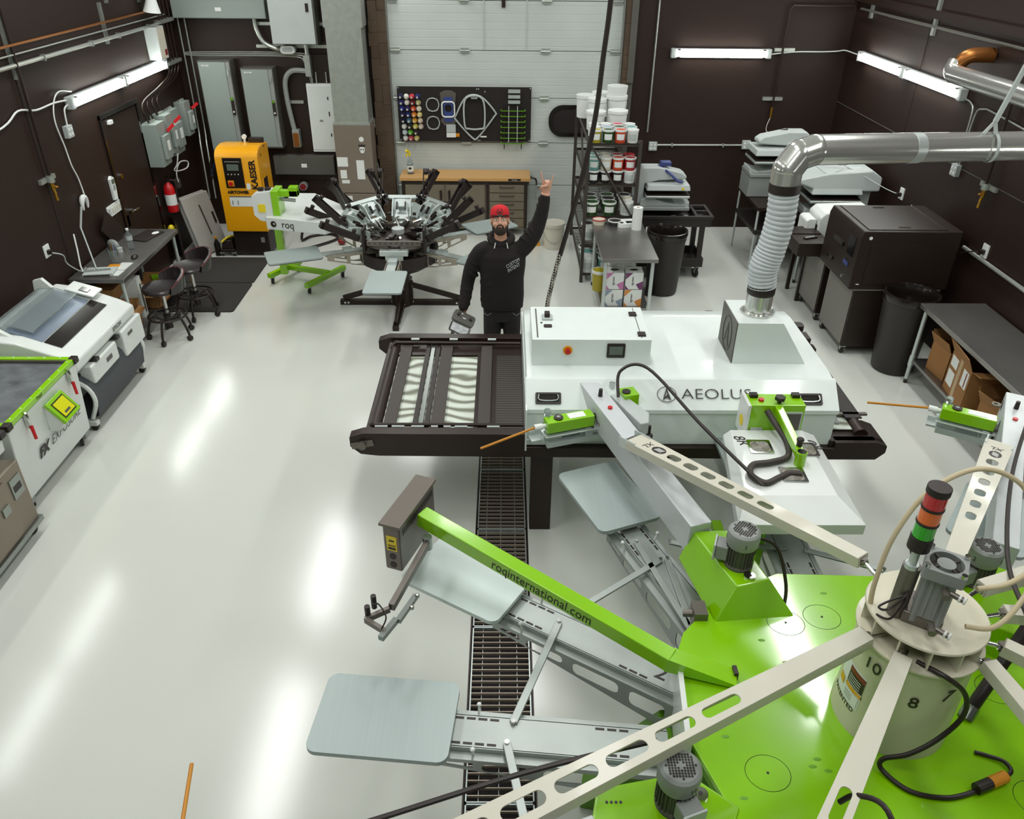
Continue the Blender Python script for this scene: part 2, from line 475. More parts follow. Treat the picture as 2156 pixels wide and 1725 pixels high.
for (x, y) in CEIL:
    t = thing('ceiling_light', 'ceiling strip light above the hall outside the frame', 'ceiling light', (x, y, 5.52), 0, 'ceiling strip lights')
    MB().bx(-.13, .13, -1.22, 1.22, 0, .08).build('housing', 'grey_light', t)
    for sy in (-1, 1): MB().cyl((0, sy, .08), (0, sy, .38), .006).build('hanger', 'galv', t)
# ================================================================ things on the walls
def pipe(name, label, cat, pts, r, m, clamps=None, sm=0, group=None, n=8):
    """a run of pipe or cable as a thing, with clamp parts where the photo shows them"""
    mb = MB().tube([Vector(p) for p in pts], r, n=n, sm=sm)
    o = mb.build(name, m); tag(o, label, cat, group)
    if clamps:
        for p, d in clamps:
            MB().box(p, d).build('clamp', 'galv', o)
    return o
xl = XL
# --- left wall pipes
pipe('copper_pipe', 'thin copper pipe running high along the left wall', 'pipe', [(xl + .06, 5, 3.01), (xl + .06, 11.2, 3.01)], .012, 'copper')
pipe('conduit', 'thin grey conduit just below the copper pipe on the left wall', 'conduit', [(xl + .05, 5, 2.93), (xl + .05, 11.6, 2.93)], .008, 'galv')
pipe('conduit', 'thick galvanised conduit, lowest of the three runs high on the left wall', 'conduit', [(xl + .04, 5, 2.84), (xl + .04, 11.4, 2.84)], .02, 'galv',
     [((xl + .04, y, 2.84), (.05, .02, .06)) for y in (8.35, 9.4, 10.1, 11.0)])
for (y, z0, z1, l) in ((10.05, 3.18, 3.7, 'strut channel on the left wall above the copper pipe'), (9.85, 2.78, 3.2, 'strut channel holding the pipes above the left tube light'), (10.95, 3.12, 3.6, 'short strut channel near the horn speaker'), (7.85, 2.72, 3.5, 'strut channel at the panel joint beside the left edge')):
    m = MB().bx(xl, xl + .008, y - .02, y + .02, z0, z1).bx(xl, xl + .03, y - .022, y - .014, z0, z1).bx(xl, xl + .03, y + .014, y + .022, z0, z1)
    tag(m.build('strut_channel', 'galv'), l, 'strut')
pipe('air_pipe', 'black air pipe coming down the left wall to a brass valve', 'pipe', [(xl + .05, 7.85, 3.7), (xl + .05, 7.85, 1.84)], .014, 'black_metal')
def wall_valve(x, y, z, side, lab):
    t = thing('air_valve', lab, 'valve', (x, y, z), 0, 'brass air valves on the walls'); s = side
    MB().bx(0 if s > 0 else -.03, .03 if s > 0 else 0, -.14, .14, -.022, .022).build('strut', 'galv', t)
    MB().cyl((s * .05, 0, .03), (s * .05, 0, -.03), .035, n=12).build('clamp', 'galv', t)
    MB().cyl((s * .05, 0, -.03), (s * .05, 0, -.10), .02, n=8).cyl((s * .05, 0, -.10), (s * .06, 0, -.15), .014, n=8).build('valve_body', 'brass', t)
    MB().beam((s * .06, 0, -.07), (s * .12, -.05, -.06), .02, .012).build('lever', 'rod', t)
    MB().cyl((s * .055, 0, -.15), (s * .06, 0, -.21), .012, .016, n=8).build('coupler', 'brass', t)
wall_valve(xl, 7.85, 1.80, 1, 'brass air valve on the left wall beside the hanging white cable')
# horn, box, lamps' boxes
t = thing('horn_speaker', 'white horn speaker at the top of the left wall', 'speaker', (xl, 10.95, 3.1))
MB().bx(0, .1, -.05, .05, .05, .2).build('bracket', 'paper', t); MB(T(.16, 0, 0) @ RY(.15)).lathe([(.02, .2), (.04, .18), (.06, .05), (.10, -.08), (.105, -.09), (.09, -.08), (.03, .05)]).build('horn', 'paper', t)
t = thing('junction_box', 'tall pale grey box on the left wall above the tube light', 'electrical box', (xl, 11.05, 2.62))
MB().bx(0, .16, -.12, .12, -.16, .22).build('body', 'grey_light', t, bevel=.004)
MB().bx(.16, .164, .02, .1, -.12, -.05).build('warning_label', 'red_dark', t); MB().bx(.16, .163, -.11, .11, -.15, .21).build('cover', 'offwhite', t)
def outlet_box(x, y, z, ang, lab, mt='grey_light', dbl=True, group='grey outlet boxes'):
    t = thing('outlet_box', lab, 'outlet', (x, y, z), ang, group)
    MB().bx(-.06, .06, -.05, 0, -.06, .06).build('box', mt, t, bevel=.005)
    for sx in ((-.026, .026) if dbl else (0,)):
        m = MB(FRONT(sx, -.05, 0))
        for sy in (-.025, .025): m.prism(circ(0, sy, .017, 10), 0, .004)
        m.build('socket', 'plastic_dk' if not dbl else 'paper', t)
    return t
outlet_box(xl, 8.47, 2.12, PI / 2, 'grey outlet box hanging below the left tube light')
outlet_box(XR, 8.33, 1.83, -PI / 2, 'grey outlet box on the right wall below the round duct')
outlet_box(3.54, YB, 1.25, 0, 'outlet box in the middle of the conduit on the back wall')
outlet_box(2.17, YB, 1.22, 0, 'outlet box on the back wall beside the ink rack')
outlet_box(-1.9, YB - .02, 1.52, 0, 'outlet box beside the left side of the garage door')
pipe('conduit', 'white conduit loop from the left tube light to its outlet box', 'conduit', [(xl + .03, 8.60, 2.36), (xl + .03, 8.50, 2.33), (xl + .03, 8.47, 2.18)], .008, 'paper', sm=4)
pipe('cable', 'white cable drooping along the left wall to the tube light', 'cable', [(xl + .02, 6.6, 2.33), (xl + .02, 7.4, 2.39), (xl + .02, 7.7, 2.47), (xl + .02, 8.0, 2.42), (xl + .02, 8.35, 2.42), (xl + .03, 8.62, 2.4)], .009, 'paper', sm=5)
pipe('cable', 'white cable curling down the left wall to a hook', 'cable', [(xl + .02, 8.75, 2.46), (xl + .02, 8.5, 2.5), (xl + .02, 8.35, 2.42), (xl + .02, 8.28, 2.25), (xl + .02, 8.33, 2.0), (xl + .02, 8.36, 1.8), (xl + .02, 8.42, 1.65), (xl + .03, 8.43, 1.47)], .007, 'paper', sm=6)
m = MB(T(xl + .035, 8.38, 1.38) @ RY(PI / 2)); m.tube([(math.cos(a) * .085, math.sin(a) * .055, 0) for a in [R(60 + i * 240 / 10) for i in range(11)]], .02, n=8, rs=[.008, .016, .022, .026, .028, .028, .028, .026, .022, .016, .008])
tag(m.build('cable_hook', 'paper'), 'white crescent shaped cable hook on the left wall', 'hook')
t = thing('thermostat', 'white keypad with a small screen on the left wall by the door', 'keypad', (xl, 9.12, 1.36), PI / 2)
MB().prism([(-.05, -.14), (.03, -.15), (.05, -.02), (.045, .1), (-.01, .13), (-.055, .1)], -.03, 0, plane='xz').build('case', 'paper', t, bevel=.005)
MB().bx(-.035, .03, -.034, -.03, .04, .09).build('display', 'screen_grey', t)
m = MB()
for i in range(3):
    for j in range(3): m.bx(-.03 + i * .02, -.018 + i * .02, -.034, -.03, -.03 + j * .02, -.018 + j * .02)
m.build('keys', 'grey_mid', t)
t = thing('light_switch', 'white wide light switch plate on the left wall', 'switch', (xl, 9.03, 1.13), PI / 2)
MB().bx(-.17, .17, -.012, 0, -.06, .065).build('plate', 'paper', t, bevel=.003)
for i in range(4): MB().bx(-.06 + i * .06, -.035 + i * .06, -.018, -.012, -.03, .03).build('rocker', 'offwhite', t)
MB().bx(-.15, -.11, -.018, -.012, -.03, .04).build('dial', 'grey_light', t)
tag(MB().bx(xl, xl + .012, 9.27, 9.33, .83, .97).build('wall_plate', 'paper'), 'small white blank plate on the left wall above the desk', 'wall plate')
t = thing('power_socket', 'white wall socket with a black plug left of the desk', 'socket', (xl, 7.5, 1.19), PI / 2)
MB().bx(-.05, .05, -.01, 0, -.06, .06).build('plate', 'paper', t); MB().bx(-.02, .02, -.05, -.01, -.03, .01).build('plug', 'black', t)
pipe('cable', 'grey power cable from the left wall socket down to the desk', 'cable', [(xl + .05, 7.5, 1.17), (xl + .08, 7.62, 1.1), (xl + .05, 7.7, .98), (xl + .1, 7.82, .85), (xl + .12, 7.9, .86)], .007, 'grey_light', sm=5)
# electrical disconnects on the left wall near the corner
def disconnect(y0, y1, z0, z1, d, lab, m='grey_panel', handle=True):
    t = thing('safety_switch', lab, 'electrical box', (xl, (y0 + y1) / 2, z0), PI / 2, 'grey switch boxes on the left wall'); w = (y1 - y0) / 2; h = z1 - z0
    MB().bx(-w, w, -d, 0, 0, h).build('body', m, t, bevel=.004)
    MB().bx(-w * .55, w * .75, -d - .05, -d, h * .15, h * .72).build('cover', m, t, bevel=.012)
    MB().bx(-w * .1, w * .45, -d - .053, -d - .05, h * .35, h * .58).build('label', 'paper', t)
    if handle: MB().beam((w * .9, -d - .02, h * .75), (w * 1.2, -d - .1, h * .9), .03, .035).build('handle', 'red', t)
    m2 = MB()
    for sx in (-.4, .1, .5): m2.cyl((sx * w, -d * .5, h), (sx * w, -d * .5, h + .03), .018, n=8)
    m2.build('conduit_nuts', 'galv', t)
    return t
disconnect(10.2, 10.48, 1.30, 1.82, .2, 'grey switch box on the left wall, nearest the door', handle=True)
disconnect(10.55, 10.76, 1.38, 1.86, .2, 'narrow grey switch box with a red handle, second from the door')
disconnect(10.85, 11.2, 1.28, 1.84, .12, 'wide flat grey box behind the two switch boxes', handle=False)
disconnect(11.4, 11.62, 1.42, 1.86, .14, 'small grey switch box nearest the back left corner')
# bundle of conduits in the back left corner
cc = [(-4.45, 'leftmost'), (-4.38, 'second'), (-4.31, 'third')]
for i, (y, l) in enumerate(((11.35, 'outermost'), (11.45, 'second'), (11.57, 'third'), (11.7, 'innermost'))):
    pipe('conduit', 'thin dark conduit rising in the back left corner, %s of four' % l, 'conduit',
         [(xl + .06, y, 3.6), (xl + .06, y, 2.5), (xl + .06, y - .05, 2.25), (xl + .06, y - .45 + i * .05, 2.15), (xl + .06, 10.28 + i * .16, 2.05), (xl + .1, 10.26 + i * .16, 1.84)], .013, 'black_metal', sm=5, group='conduits in the back left corner')
for i, (x, l) in enumerate(((-4.42, 'left one'), (-4.33, 'right one'))):
    pipe('conduit', 'galvanised conduit down the back left corner to the compressor, %s' % l, 'conduit', [(x, YB - .05, 3.6), (x, YB - .05, 1.6), (x + .04, YB - .2, 1.2), (x + .08, YB - .35, .5)], .012, 'galv', sm=5)
for z, l in ((2.36, 'lower'), (2.86, 'upper')):
    m = MB().bx(xl, xl + .09, 11.3, 11.78, z - .02, z + .02)
    tag(m.build('strut_channel', 'galv'), '%s strut channel clamping the corner conduits' % l, 'strut')
# white cord with plug, hanging below switch boxes
pipe('cord', 'white looped cord hanging below the grey switch boxes', 'cord', [(xl + .12, 10.9, 1.3), (xl + .14, 10.75, 1.2), (xl + .13, 10.65, 1.15), (xl + .13, 10.8, 1.1), (xl + .15, 11.05, 1.08), (xl + .15, 11.1, 1.15), (xl + .14, 10.85, 1.2), (xl + .13, 10.7, 1.1), (xl + .13, 10.7, .98)], .008, 'paper', sm=6)
tag(MB().bx(xl + .01, xl + .07, 10.83, 10.93, .85, .97).build('timer_box', 'beige_box', bevel=.006), 'small beige box on the left wall behind the folding table', 'electrical box')
# fire extinguisher
t = thing('fire_extinguisher', 'red fire extinguisher hanging on the left wall', 'fire extinguisher', (xl + .1, 10.42, .66))
MB().lathe([(0, 0), (.065, .005), (.07, .03), (.07, .3), (.055, .35), (.025, .38), (.02, .4), (0, .4)]).build('cylinder', 'red', t)
MB().lathe([(.0712, .1), (.0712, .24)], n=24).build('label', 'paper', t)
MB().bx(-.02, .02, -.03, .03, .4, .44).beam((0, -.02, .43), (.02, .08, .47), .02, .01).beam((0, 0, .46), (.0, .09, .5), .02, .01).build('valve', 'black_metal', t)
MB().tube([(.03, 0, .42), (.08, .02, .4), (.085, .02, .25), (.08, .02, .12)], .01, sm=4).build('hose', 'black', t)
# --- back wall, left part: electrical gear
yb = YB
m = MB().bx(-4.35, -2.46, yb - .03, yb - .004, .7, 2.42)
tag(m.build('backing_board', 'black_metal'), 'dark board behind the grey electrical cabinets', 'board')
def siemens(x0, x1, z0, z1, lab):
    t = thing('electrical_cabinet', lab, 'electrical cabinet', ((x0 + x1) / 2, yb - .03, z0), 0, 'tall grey electrical cabinets'); w = (x1 - x0) / 2; h = z1 - z0; d = .2
    MB().bx(-w, w, -d, 0, 0, h).build('body', 'grey_dark', t)
    MB().bx(-w + .01, w * .7, -d - .012, -d, .02, h - .02).build('door', 'grey_panel', t, bevel=.003)
    MB().bx(w * .72, w - .01, -d - .008, -d, .02, h - .02).build('side_strip', 'grey_mid', t)
    hd = MB().bx(w * .74, w * .9, -d - .03, -d - .008, h * .42, h * .58).build('handle', 'black', t)
    MB().cyl((w * .82, -d - .035, h * .455), (w * .82, -d - .03, h * .455), .012, n=8).build('lock', 'paper', hd)
    MB().bx(w * .74, w * .86, -d - .03, -d - .008, h * .58, h * .61).build('status_tab', 'green_dark', t)
    MB().bx(w * .76, w * .88, -d - .03, -d - .008, h * .84, h * .90).build('latch', 'galv', t)
    MB().bx(-w + .05, -w + .15, -d - .014, -d - .012, h * .94, h * .955).build('nameplate', 'paper', t)
    text('SIEMENS', .016, 'grey_dark', t, FRONT(-w + .1, -d - .015, h * .947), ext=.0005)
siemens(-4.2, -3.76, 1.15, 2.36, 'left of the two tall grey electrical cabinets above the compressor')
siemens(-3.63, -3.19, 1.2, 2.27, 'right of the two tall grey electrical cabinets, beside the bent grey conduit')
def wireway(x0, x1, z0, z1, lab, m):
    t = thing('wireway', lab, 'cable trough', ((x0 + x1) / 2, yb, z0), 0, 'long grey cable troughs'); w = (x1 - x0) / 2; h = z1 - z0
    MB().bx(-w, w, -.15, 0, 0, h).build('trough', m, t, bevel=.003); MB().bx(-w + .01, w - .01, -.156, -.15, .01, h - .01).build('cover', m, t)
    MB().bx(w * .0 - .04, .04, -.158, -.156, h * .4, h * .6).build('label', 'paper', t)
wireway(-4.44, -3.2, 2.87, 3.09, 'long grey cable trough high on the back wall', 'grey_panel')
wireway(-3.38, -2.5, .80, 1.07, 'long dark cable trough beside the compressor', 'grey_dark')
t = thing('electrical_cabinet', 'large pale grey electrical cabinet at the top of the back wall', 'electrical cabinet', (-2.84, yb, 2.57))
MB().bx(-.28, .32, -.27, 0, 0, .9).build('body', 'grey_dark', t); MB().bx(-.28, .3, -.29, -.27, .01, .9).build('door', 'grey_light', t, bevel=.004)
MB().bx(.21, .25, -.30, -.29, .4, .5).build('latch', 'black', t); MB().bx(.14, .26, -.293, -.29, .56, .63).build('label', 'paper', t)
for z in (2.52, 2.8):
    tag(MB().bx(-3.42, -2.4, yb - .03, yb, z - .02, z + .02).build('strut_channel', 'galv'), 'slotted strut channel behind the pale electrical cabinet, %s one' % ('lower' if z < 2.6 else 'upper'), 'strut')
pipe('conduit', 'thick conduit curving from the upper cable trough', 'conduit', [(-3.38, yb - .08, 2.87), (-3.37, yb - .08, 2.74), (-3.3, yb - .08, 2.58), (-3.15, yb - .08, 2.5), (-3.05, yb - .08, 2.49)], .028, 'galv', sm=6)
t = thing('conduit_fitting', 'white oval conduit fitting below the pale cabinet', 'conduit fitting', (-2.97, yb - .1, 2.49)); MB(RX(PI / 2)).prism(rrect(-.1, .1, -.05, .05, .045), -.05, .05).build('body', 'paper', t, bevel=.006); MB(RX(PI / 2)).prism(rrect(-.07, .07, -.025, .025, .024), .05, .056).build('cover', 'grey_light', t)
t = thing('conduit_fitting', 'tall galvanised conduit fitting under the pale cabinet', 'conduit fitting', (-2.72, yb - .1, 2.12)); MB().bx(-.04, .04, -.06, .06, .03, .31).build('body', 'galv', t, bevel=.008); MB().cyl((0, 0, .31), (0, 0, .45), .03).build('nipple', 'galv', t)
pipe('conduit', 'thick grey flexible conduit bending down beside the right cabinet', 'conduit', [(-2.74, yb - .12, 2.22), (-2.95, yb - .12, 2.22), (-3.06, yb - .12, 2.1), (-3.07, yb - .12, 1.85), (-3.04, yb - .12, 1.55), (-3.02, yb - .12, 1.42)], .035, 'grey_mid', sm=6)
t = thing('conduit_fitting', 'brown faced conduit fitting below the bent conduit', 'conduit fitting', (-3.0, yb - .12, 1.2)); MB().bx(-.05, .05, -.06, .06, 0, .24).build('body', 'galv', t, bevel=.006); MB().bx(-.04, .04, -.064, -.06, .01, .2).build('cover', 'copper', t)
tag(MB().bx(-3.1, -2.86, yb - .06, yb - .02, 1.78, 1.82).build('strut_channel', 'galv'), 'short strut channel holding the bent grey conduit', 'strut')
for i in range(3):
    pipe('conduit', 'thin galvanised conduit across the back wall above the cabinets, %s run' % ('top', 'middle', 'bottom')[i], 'conduit', [(-4.4, yb - .04, 2.42), (-4.25, yb - .04, 2.44 - i * .022), (-2.9 - i * .05, yb - .04, 2.44 - i * .022), (-2.78, yb - .04, 2.36 - i * .02), (-2.72 - i * .0, yb - .04, 2.05)], .009, 'galv', sm=5, group='thin conduits across the back wall')
t = thing('breaker_panel', 'white breaker panel beside the silver air duct', 'breaker panel', (-2.6, yb - .03, 1.12)); MB().bx(-.19, .19, -.06, 0, 0, .93).build('frame', 'paper', t, bevel=.003)
MB().bx(-.17, .17, -.068, -.06, .03, .9).build('door', 'white', t, bevel=.002); MB().bx(.09, .105, -.075, -.068, .5, .56).bx(.09, .105, -.075, -.068, .22, .26).bx(.09, .105, -.075, -.068, .72, .76).build('latches', 'black', t); MB().bx(-.05, -.0, -.07, -.068, .42, .45).build('label', 'grey_mid', t)
for i, x in enumerate((-2.7, -2.64, -2.5)):
    pipe('conduit', 'thin conduit into the top of the white breaker panel, number %s from the left' % ('one', 'two', 'three')[i], 'conduit', [(x, yb - .06, 2.05), (x, yb - .06, 2.2)], .01, 'galv', group='conduits into the breaker panel')
t = thing('alarm_bell', 'small grey and red gauge fitting under the dark cable trough', 'gauge', (-3.0, yb - .06, .62)); MB().cyl((0, 0, 0), (0, -.08, 0), .06).build('body', 'grey_mid', t); MB().cyl((0, -.08, .0), (0, -.09, 0), .045).build('cap', 'red_dark', t); MB().cyl((0, 0, -.1), (0, 0, -.3), .015).build('stem', 'black_metal', t)
# silver rectangular duct over furnace
t = thing('air_duct', 'silver rectangular air duct rising beside the garage door', 'duct', (-2.14, 11.68, 1.6))
m = MB().bx(-.235, .24, -.2, .2, 0, 1.2); m.bx(-.255, .26, -.2, .2, 1.2, 2.6)
m.build('duct_body', 'galv', t, smooth_a=0)

for a, b in (((-.235, 0), (0, .25)), ((.24, 0), (0, .25)), ((-.235, 1.3), (-.1, .65)), ((.24, 1.3), (.1, .65))): MB().beam((a[0], -.2, a[1]), (b[0], -.201, b[1]), .004, .004).build('crease', 'galv', t)
MB().bx(-.255, .26, -.22, .2, -.03, .0).build('flange', 'galv', t)
t = thing('furnace', 'brown furnace cabinet under the silver duct with paper labels and stickers', 'furnace', (-2.14, 11.68, 0))
MB().bx(-.26, .26, -.22, .22, .62, 1.57).build('upper_casing', 'furnace', t, bevel=.004); MB().bx(-.27, .27, -.23, .22, 0, .61).build('lower_casing', 'furnace', t, bevel=.004)
for n_, (x0, x1, z0, z1) in enumerate(((-.25, -.1, 1.0, 1.13), (.02, .13, .82, 1.09), (-.22, -.13, .83, .95), (-.21, -.1, .76, .81))): MB().bx(x0, x1, -.224, -.22, z0, z1).build('paper_label', 'paper', t)
MB().bx(-.2, -.08, -.234, -.23, .3, .58).build('paper_label', 'paper', t)
MB(FRONT(.12, -.221, 1.38)).prism(circ(0, 0, .035, 16), 0, .003).build('round_sticker', 'paper', t)
m = MB(FRONT(.12, -.221, 1.24)); m.use('paper'); m.prism([(-.04, 0), (-.03, .035), (.03, .035), (.04, 0), (.02, -.05), (-.02, -.05)], 0, .003); m.use('black'); m.prism(circ(-.017, .0, .01, 8), .003, .004).prism(circ(.017, .0, .01, 8), .003, .004).prism([(-.045, .04), (-.045, .075), (-.02, .055), (0, .08), (.02, .055), (.045, .075), (.045, .04)], 0, .003).build('skull_sticker', None, t)
pipe('conduit', 'thin conduit down to the outlet box beside the garage door', 'conduit', [(-1.93, yb - .04, 3.6), (-1.9, yb - .04, 1.58)], .008, 'galv')
pipe('cable', 'thin grey cable hanging below the outlet box by the garage door', 'cable', [(-1.91, yb - .05, 1.46), (-1.93, yb - .05, 1.2), (-1.87, yb - .05, .9), (-1.83, yb - .05, .7)], .005, 'grey_light', sm=4)
# --- back wall right part
pipe('conduit', 'white conduit dropping down the dark back wall right of the door', 'conduit', [(2.07, yb - .03, 3.6), (2.07, yb - .03, 1.42)], .013, 'galv')
pipe('conduit', 'horizontal grey conduit on the back wall between outlet boxes', 'conduit', [(2.2, yb - .03, 1.24), (3.48, yb - .03, 1.245)], .013, 'galv', [((x, yb - .03, 1.24), (.02, .04, .05)) for x in (2.45, 3.2)])
pipe('conduit', 'short grey conduit on the back wall behind the silver heat press', 'conduit', [(3.6, yb - .03, 1.245), (4.4, yb - .03, 1.245)], .013, 'galv')
pipe('air_pipe', 'black air pipe running along and down the back wall', 'pipe', [(4.7, yb - .05, 3.08), (3.88, yb - .05, 3.08), (3.84, yb - .05, 3.03), (3.82, yb - .05, 1.78)], .014, 'black_metal')
for (x, z, l) in ((3.86, 2.53, 'strut clip beside the back wall tube light'), (3.81, 1.89, 'strut clip on the back wall air pipe above the brass coupler')):
    tag(MB().bx(x - .14, x + .14, yb - .04, yb, z - .022, z + .022).build('strut_channel', 'galv'), l, 'strut')
t = thing('air_coupler', 'brass coupler and thin cord hanging on the back wall', 'air coupler', (3.82, yb - .05, 1.74)); MB().cyl((0, 0, .04), (0, 0, -.1), .018, n=8).build('valve_body', 'brass', t); MB().tube([(0, 0, -.1), (-.03, 0, -.2), (-.03, 0, -.28), (.03, 0, -.33), (.06, 0, -.38)], .006, sm=4).build('cord', 'offwhite', t)
pipe('cable', 'white cable looping between the back wall and right wall tube lights', 'cable', [(3.66, yb - .03, 2.47), (4.0, yb - .03, 2.505), (4.4, yb - .03, 2.51), (4.6, yb - .03, 2.52), (4.7, yb - .03, 2.53), (4.72, 11.6, 2.53), (4.72, 11.3, 2.53)], .008, 'paper', sm=4)
# right wall
pipe('air_pipe', 'black air pipe high along the right wall', 'pipe', [(XR - .06, 5.5, 3.06), (XR - .06, 11.6, 3.07)], .014, 'grey_dark')
for (y, z0, z1, l) in ((11.35, 2.98, 3.4, 'strut channel near the back right corner'), (9.6, 2.97, 3.35, 'strut channel above the right tube light pair')):
    tag(MB().bx(XR - .03, XR, y - .03, y + .03, z0, z1).build('strut_channel', 'galv'), l, 'strut')
pipe('air_pipe', 'black air pipe dropping down the right wall to a brass valve', 'pipe', [(XR - .05, 7.7, 3.06), (XR - .05, 7.68, 1.87)], .014, 'black_metal')
wall_valve(XR, 7.68, 1.84, -1, 'brass air valve with orange lever on the right wall')
pipe('conduit', 'grey conduit from the right tube light down to its outlet box', 'conduit', [(XR - .03, 8.56, 2.5), (XR - .03, 8.4, 2.48), (XR - .03, 8.33, 2.38), (XR - .03, 8.33, 1.9)], .008, 'galv', sm=4)
pipe('conduit', 'second grey conduit curving beside the right outlet box', 'conduit', [(XR - .03, 6.9, 2.4), (XR - .03, 7.9, 2.47), (XR - .03, 8.15, 2.47), (XR - .03, 8.27, 2.38), (XR - .03, 8.28, 1.9)], .008, 'galv', sm=4)
pipe('conduit', 'thick galvanised conduit low on the right wall above the bench', 'conduit', [(XR - .03, 7.75, 1.2), (XR - .03, 4, 1.19)], .02, 'galv')
for (y, z, l) in ((7.42, 1.28, 'white socket on the right wall above the black printer'), (9.35, 1.28, 'white socket on the right wall behind the white heat press')):
    t = thing('power_socket', l, 'socket', (XR, y, z), -PI / 2, 'white wall sockets on the right wall')
    MB().bx(-.05, .05, -.012, 0, -.065, .065).build('plate', 'paper', t); MB().bx(-.02, .02, -.06, -.012, -.03, .01).build('plug', 'black', t)
_before = set(o.name for o in COL.objects)
# --- peg board on the door
pb = thing('peg_board', 'black board on the garage door holding threads and hoops', 'board', (0, YB - .03, 0))
MB().bx(-1.72, .42, -.012, .0, 1.43, 2.27).build('panel', 'black_matte', pb)
for x, z in ((-1.7, 2.25), (-1.7, 1.45), (.4, 2.25), (.4, 1.45), (-.45, 2.24), (-.42, 2.24), (-.44, 1.45), (-.41, 1.45), (-.32, 2.2)): MB().cyl((x, -.018, z), (x, -.01, z), .008, n=8).build('screw', 'paper', pb)
cols = ['#23264f,#e8ece0,#d23a48,#1f2c6a', '#2c3270,#ece8da,#6a1c22,#b9b27a', '#2a3690,#33336a,#e4562a,#e9e4cf', '#2a2a55,#27367a,#e08a2c,#e3d68a', '#20203c,#46788a,#d9a02e,#dccbb0', '#e6e6dc,#35382c,#d4cf5c,#cfc3b6', '#c9d6e0,#62b82c,#3a3136,', '#dfe6df,#c94a5c,#c7bd6a,']
k = 0
for r_, row in enumerate(cols):
    for c_, h in enumerate(row.split(',')):
        if not h: continue
        mat('thread_' + h[1:], h, .6)
        x = -1.665 + c_ * .09 + r_ * .006; z = 2.12 - r_ * .092
        nm = {'#23264f': 'navy'}.get(h)
        t = thing('thread_cone', 'spool of thread on the black board, row %s from the top, %s from the left' % (('one', 'two', 'three', 'four', 'five', 'six', 'seven', 'eight')[r_], ('first', 'second', 'third', 'fourth')[c_]), 'thread spool', (x, YB - .042, z), 0, 'thread spools on the black board')
        MB(FRONT(0, 0, 0)).lathe([(0, 0), (.042, 0), (.042, .006), (.036, .01), (.022, .075), (.0, .075)], n=16).build('thread', 'thread_' + h[1:], t)
        MB(FRONT(0, 0, .0)).lathe([(.0, .074), (.016, .074), (.016, .08), (.008, .08), (.008, .076), (0, .076)], n=12).build('cone_tip', 'offwhite', t)
        k += 1
for z, l in ((2.0, 'upper'), (1.72, 'lower')):
    t = thing('embroidery_hoop', '%s small round grey hoop on the black board' % l, 'hoop', (-1.16, YB - .055, z), 0, 'small round hoops')
    MB(FRONT(0, 0, 0)).tube([(.1 * math.cos(a), .1 * math.sin(a), 0) for a in [i * PI / 12 for i in range(24)]], .009, n=6, closed=True).build('ring', 'grey_light', t)
    m = MB(FRONT(0, 0, 0))
    for a in (.8, 2.3, 4.0, 5.4): m.box((.105 * math.cos(a), .105 * math.sin(a), 0), (.05, .02, .02), Matrix.Rotation(a + PI / 2, 3, 'Z'))
    m.build('clips', 'grey_mid', t)
t = thing('cap_frame', 'blue and white cap frame with grey backing on the black board', 'cap frame', (-.91, YB - .05, 1.92))
MB(FRONT(0, 0, 0)).prism([(-.11, .1), (.11, .1), (.13, .26), (.05, .3), (-.05, .3), (-.13, .26)], 0, .004).build('backing', 'dull_metal', t)
MB(FRONT(0, 0, 0)).prism([(-.11, -.12), (.11, -.12), (.12, -.18), (.06, -.24), (-.07, -.24), (-.13, -.17)], 0, .004).build('backing', 'dull_metal', t)
MB(FRONT(0, 0, .0)).prism(rrect(-.075, .075, -.18, .2, .03), 0.005, .02, holes=[circ(0, .03, .06, 16)]).build('frame', 'blue_dk', t)
MB(FRONT(0, -.03, 0)).tube([(p[0], p[1], 0) for p in rrect(-.1, .1, -.1, .13, .05)], .012, n=6, closed=True).build('ring', 'paper', t)
for (pts, l) in (([(-.14, .2), (.13, .2), (.16, -.2), (.08, -.26), (-.08, -.26), (-.16, -.2)], 'rounded rectangular'), ([(-.13, .22), (.1, .23), (.33, -.0), (.31, -.08), (.05, -.4), (-.05, -.4), (-.3, -.13), (-.3, -.06)], 'large outer diamond shaped')):
    t = thing('embroidery_hoop', '%s grey hoop on the black board' % l, 'hoop', (-.49, YB - .06 - (.03 if l[0] == 'r' else 0), 1.9), 0, 'large grey hoops')
    MB(FRONT(0, 0, 0)).tube([V(p[0], p[1], 0) for p in pts], .014, n=6, closed=True, sm=5).build('ring', 'grey_light', t)
    MB(FRONT(0, 0, 0)).box((0, pts[0][1] + .015, 0), (.1, .03, .03)).build('clip', 'grey_mid', t)
t = thing('needle_case', 'small grey and white case with orange packs on the black board', 'case', (-.87, YB - .06, 1.58)); MB().bx(-.08, .07, -.01, .02, .0, .12).build('case', 'grey_light', t); MB().bx(-.08, .07, -.01, .02, -.08, -.01).build('strip_packs', 'paper', t); MB().bx(.07, .13, -.01, .02, -.07, -.02).build('orange_pack', 'orange', t)
tag(MB().bx(-.4, -.3, YB - .06, YB - .042, 1.5, 1.52).build('marker', 'paper'), 'thin white marker clipped low on the black board', 'marker')
t = thing('squeegee_rack', 'green and black rack of thin bars on the right of the black board', 'rack', (.13, YB - .045, 0))
for s in (-.14, .14): MB().bx(s - .008, s + .008, -.03, 0, 1.32, 1.98).build('rail', 'black', t)
for i in range(7):
    z = 1.92 - i * .085
    MB().bx(-.2, .2, -.045, -.03, z - .005, z + .005).bx(-.2, -.185, -.05, -.03, z, z + .025).bx(.185, .2, -.05, -.03, z, z + .025).build('bar', 'green_dark', t)
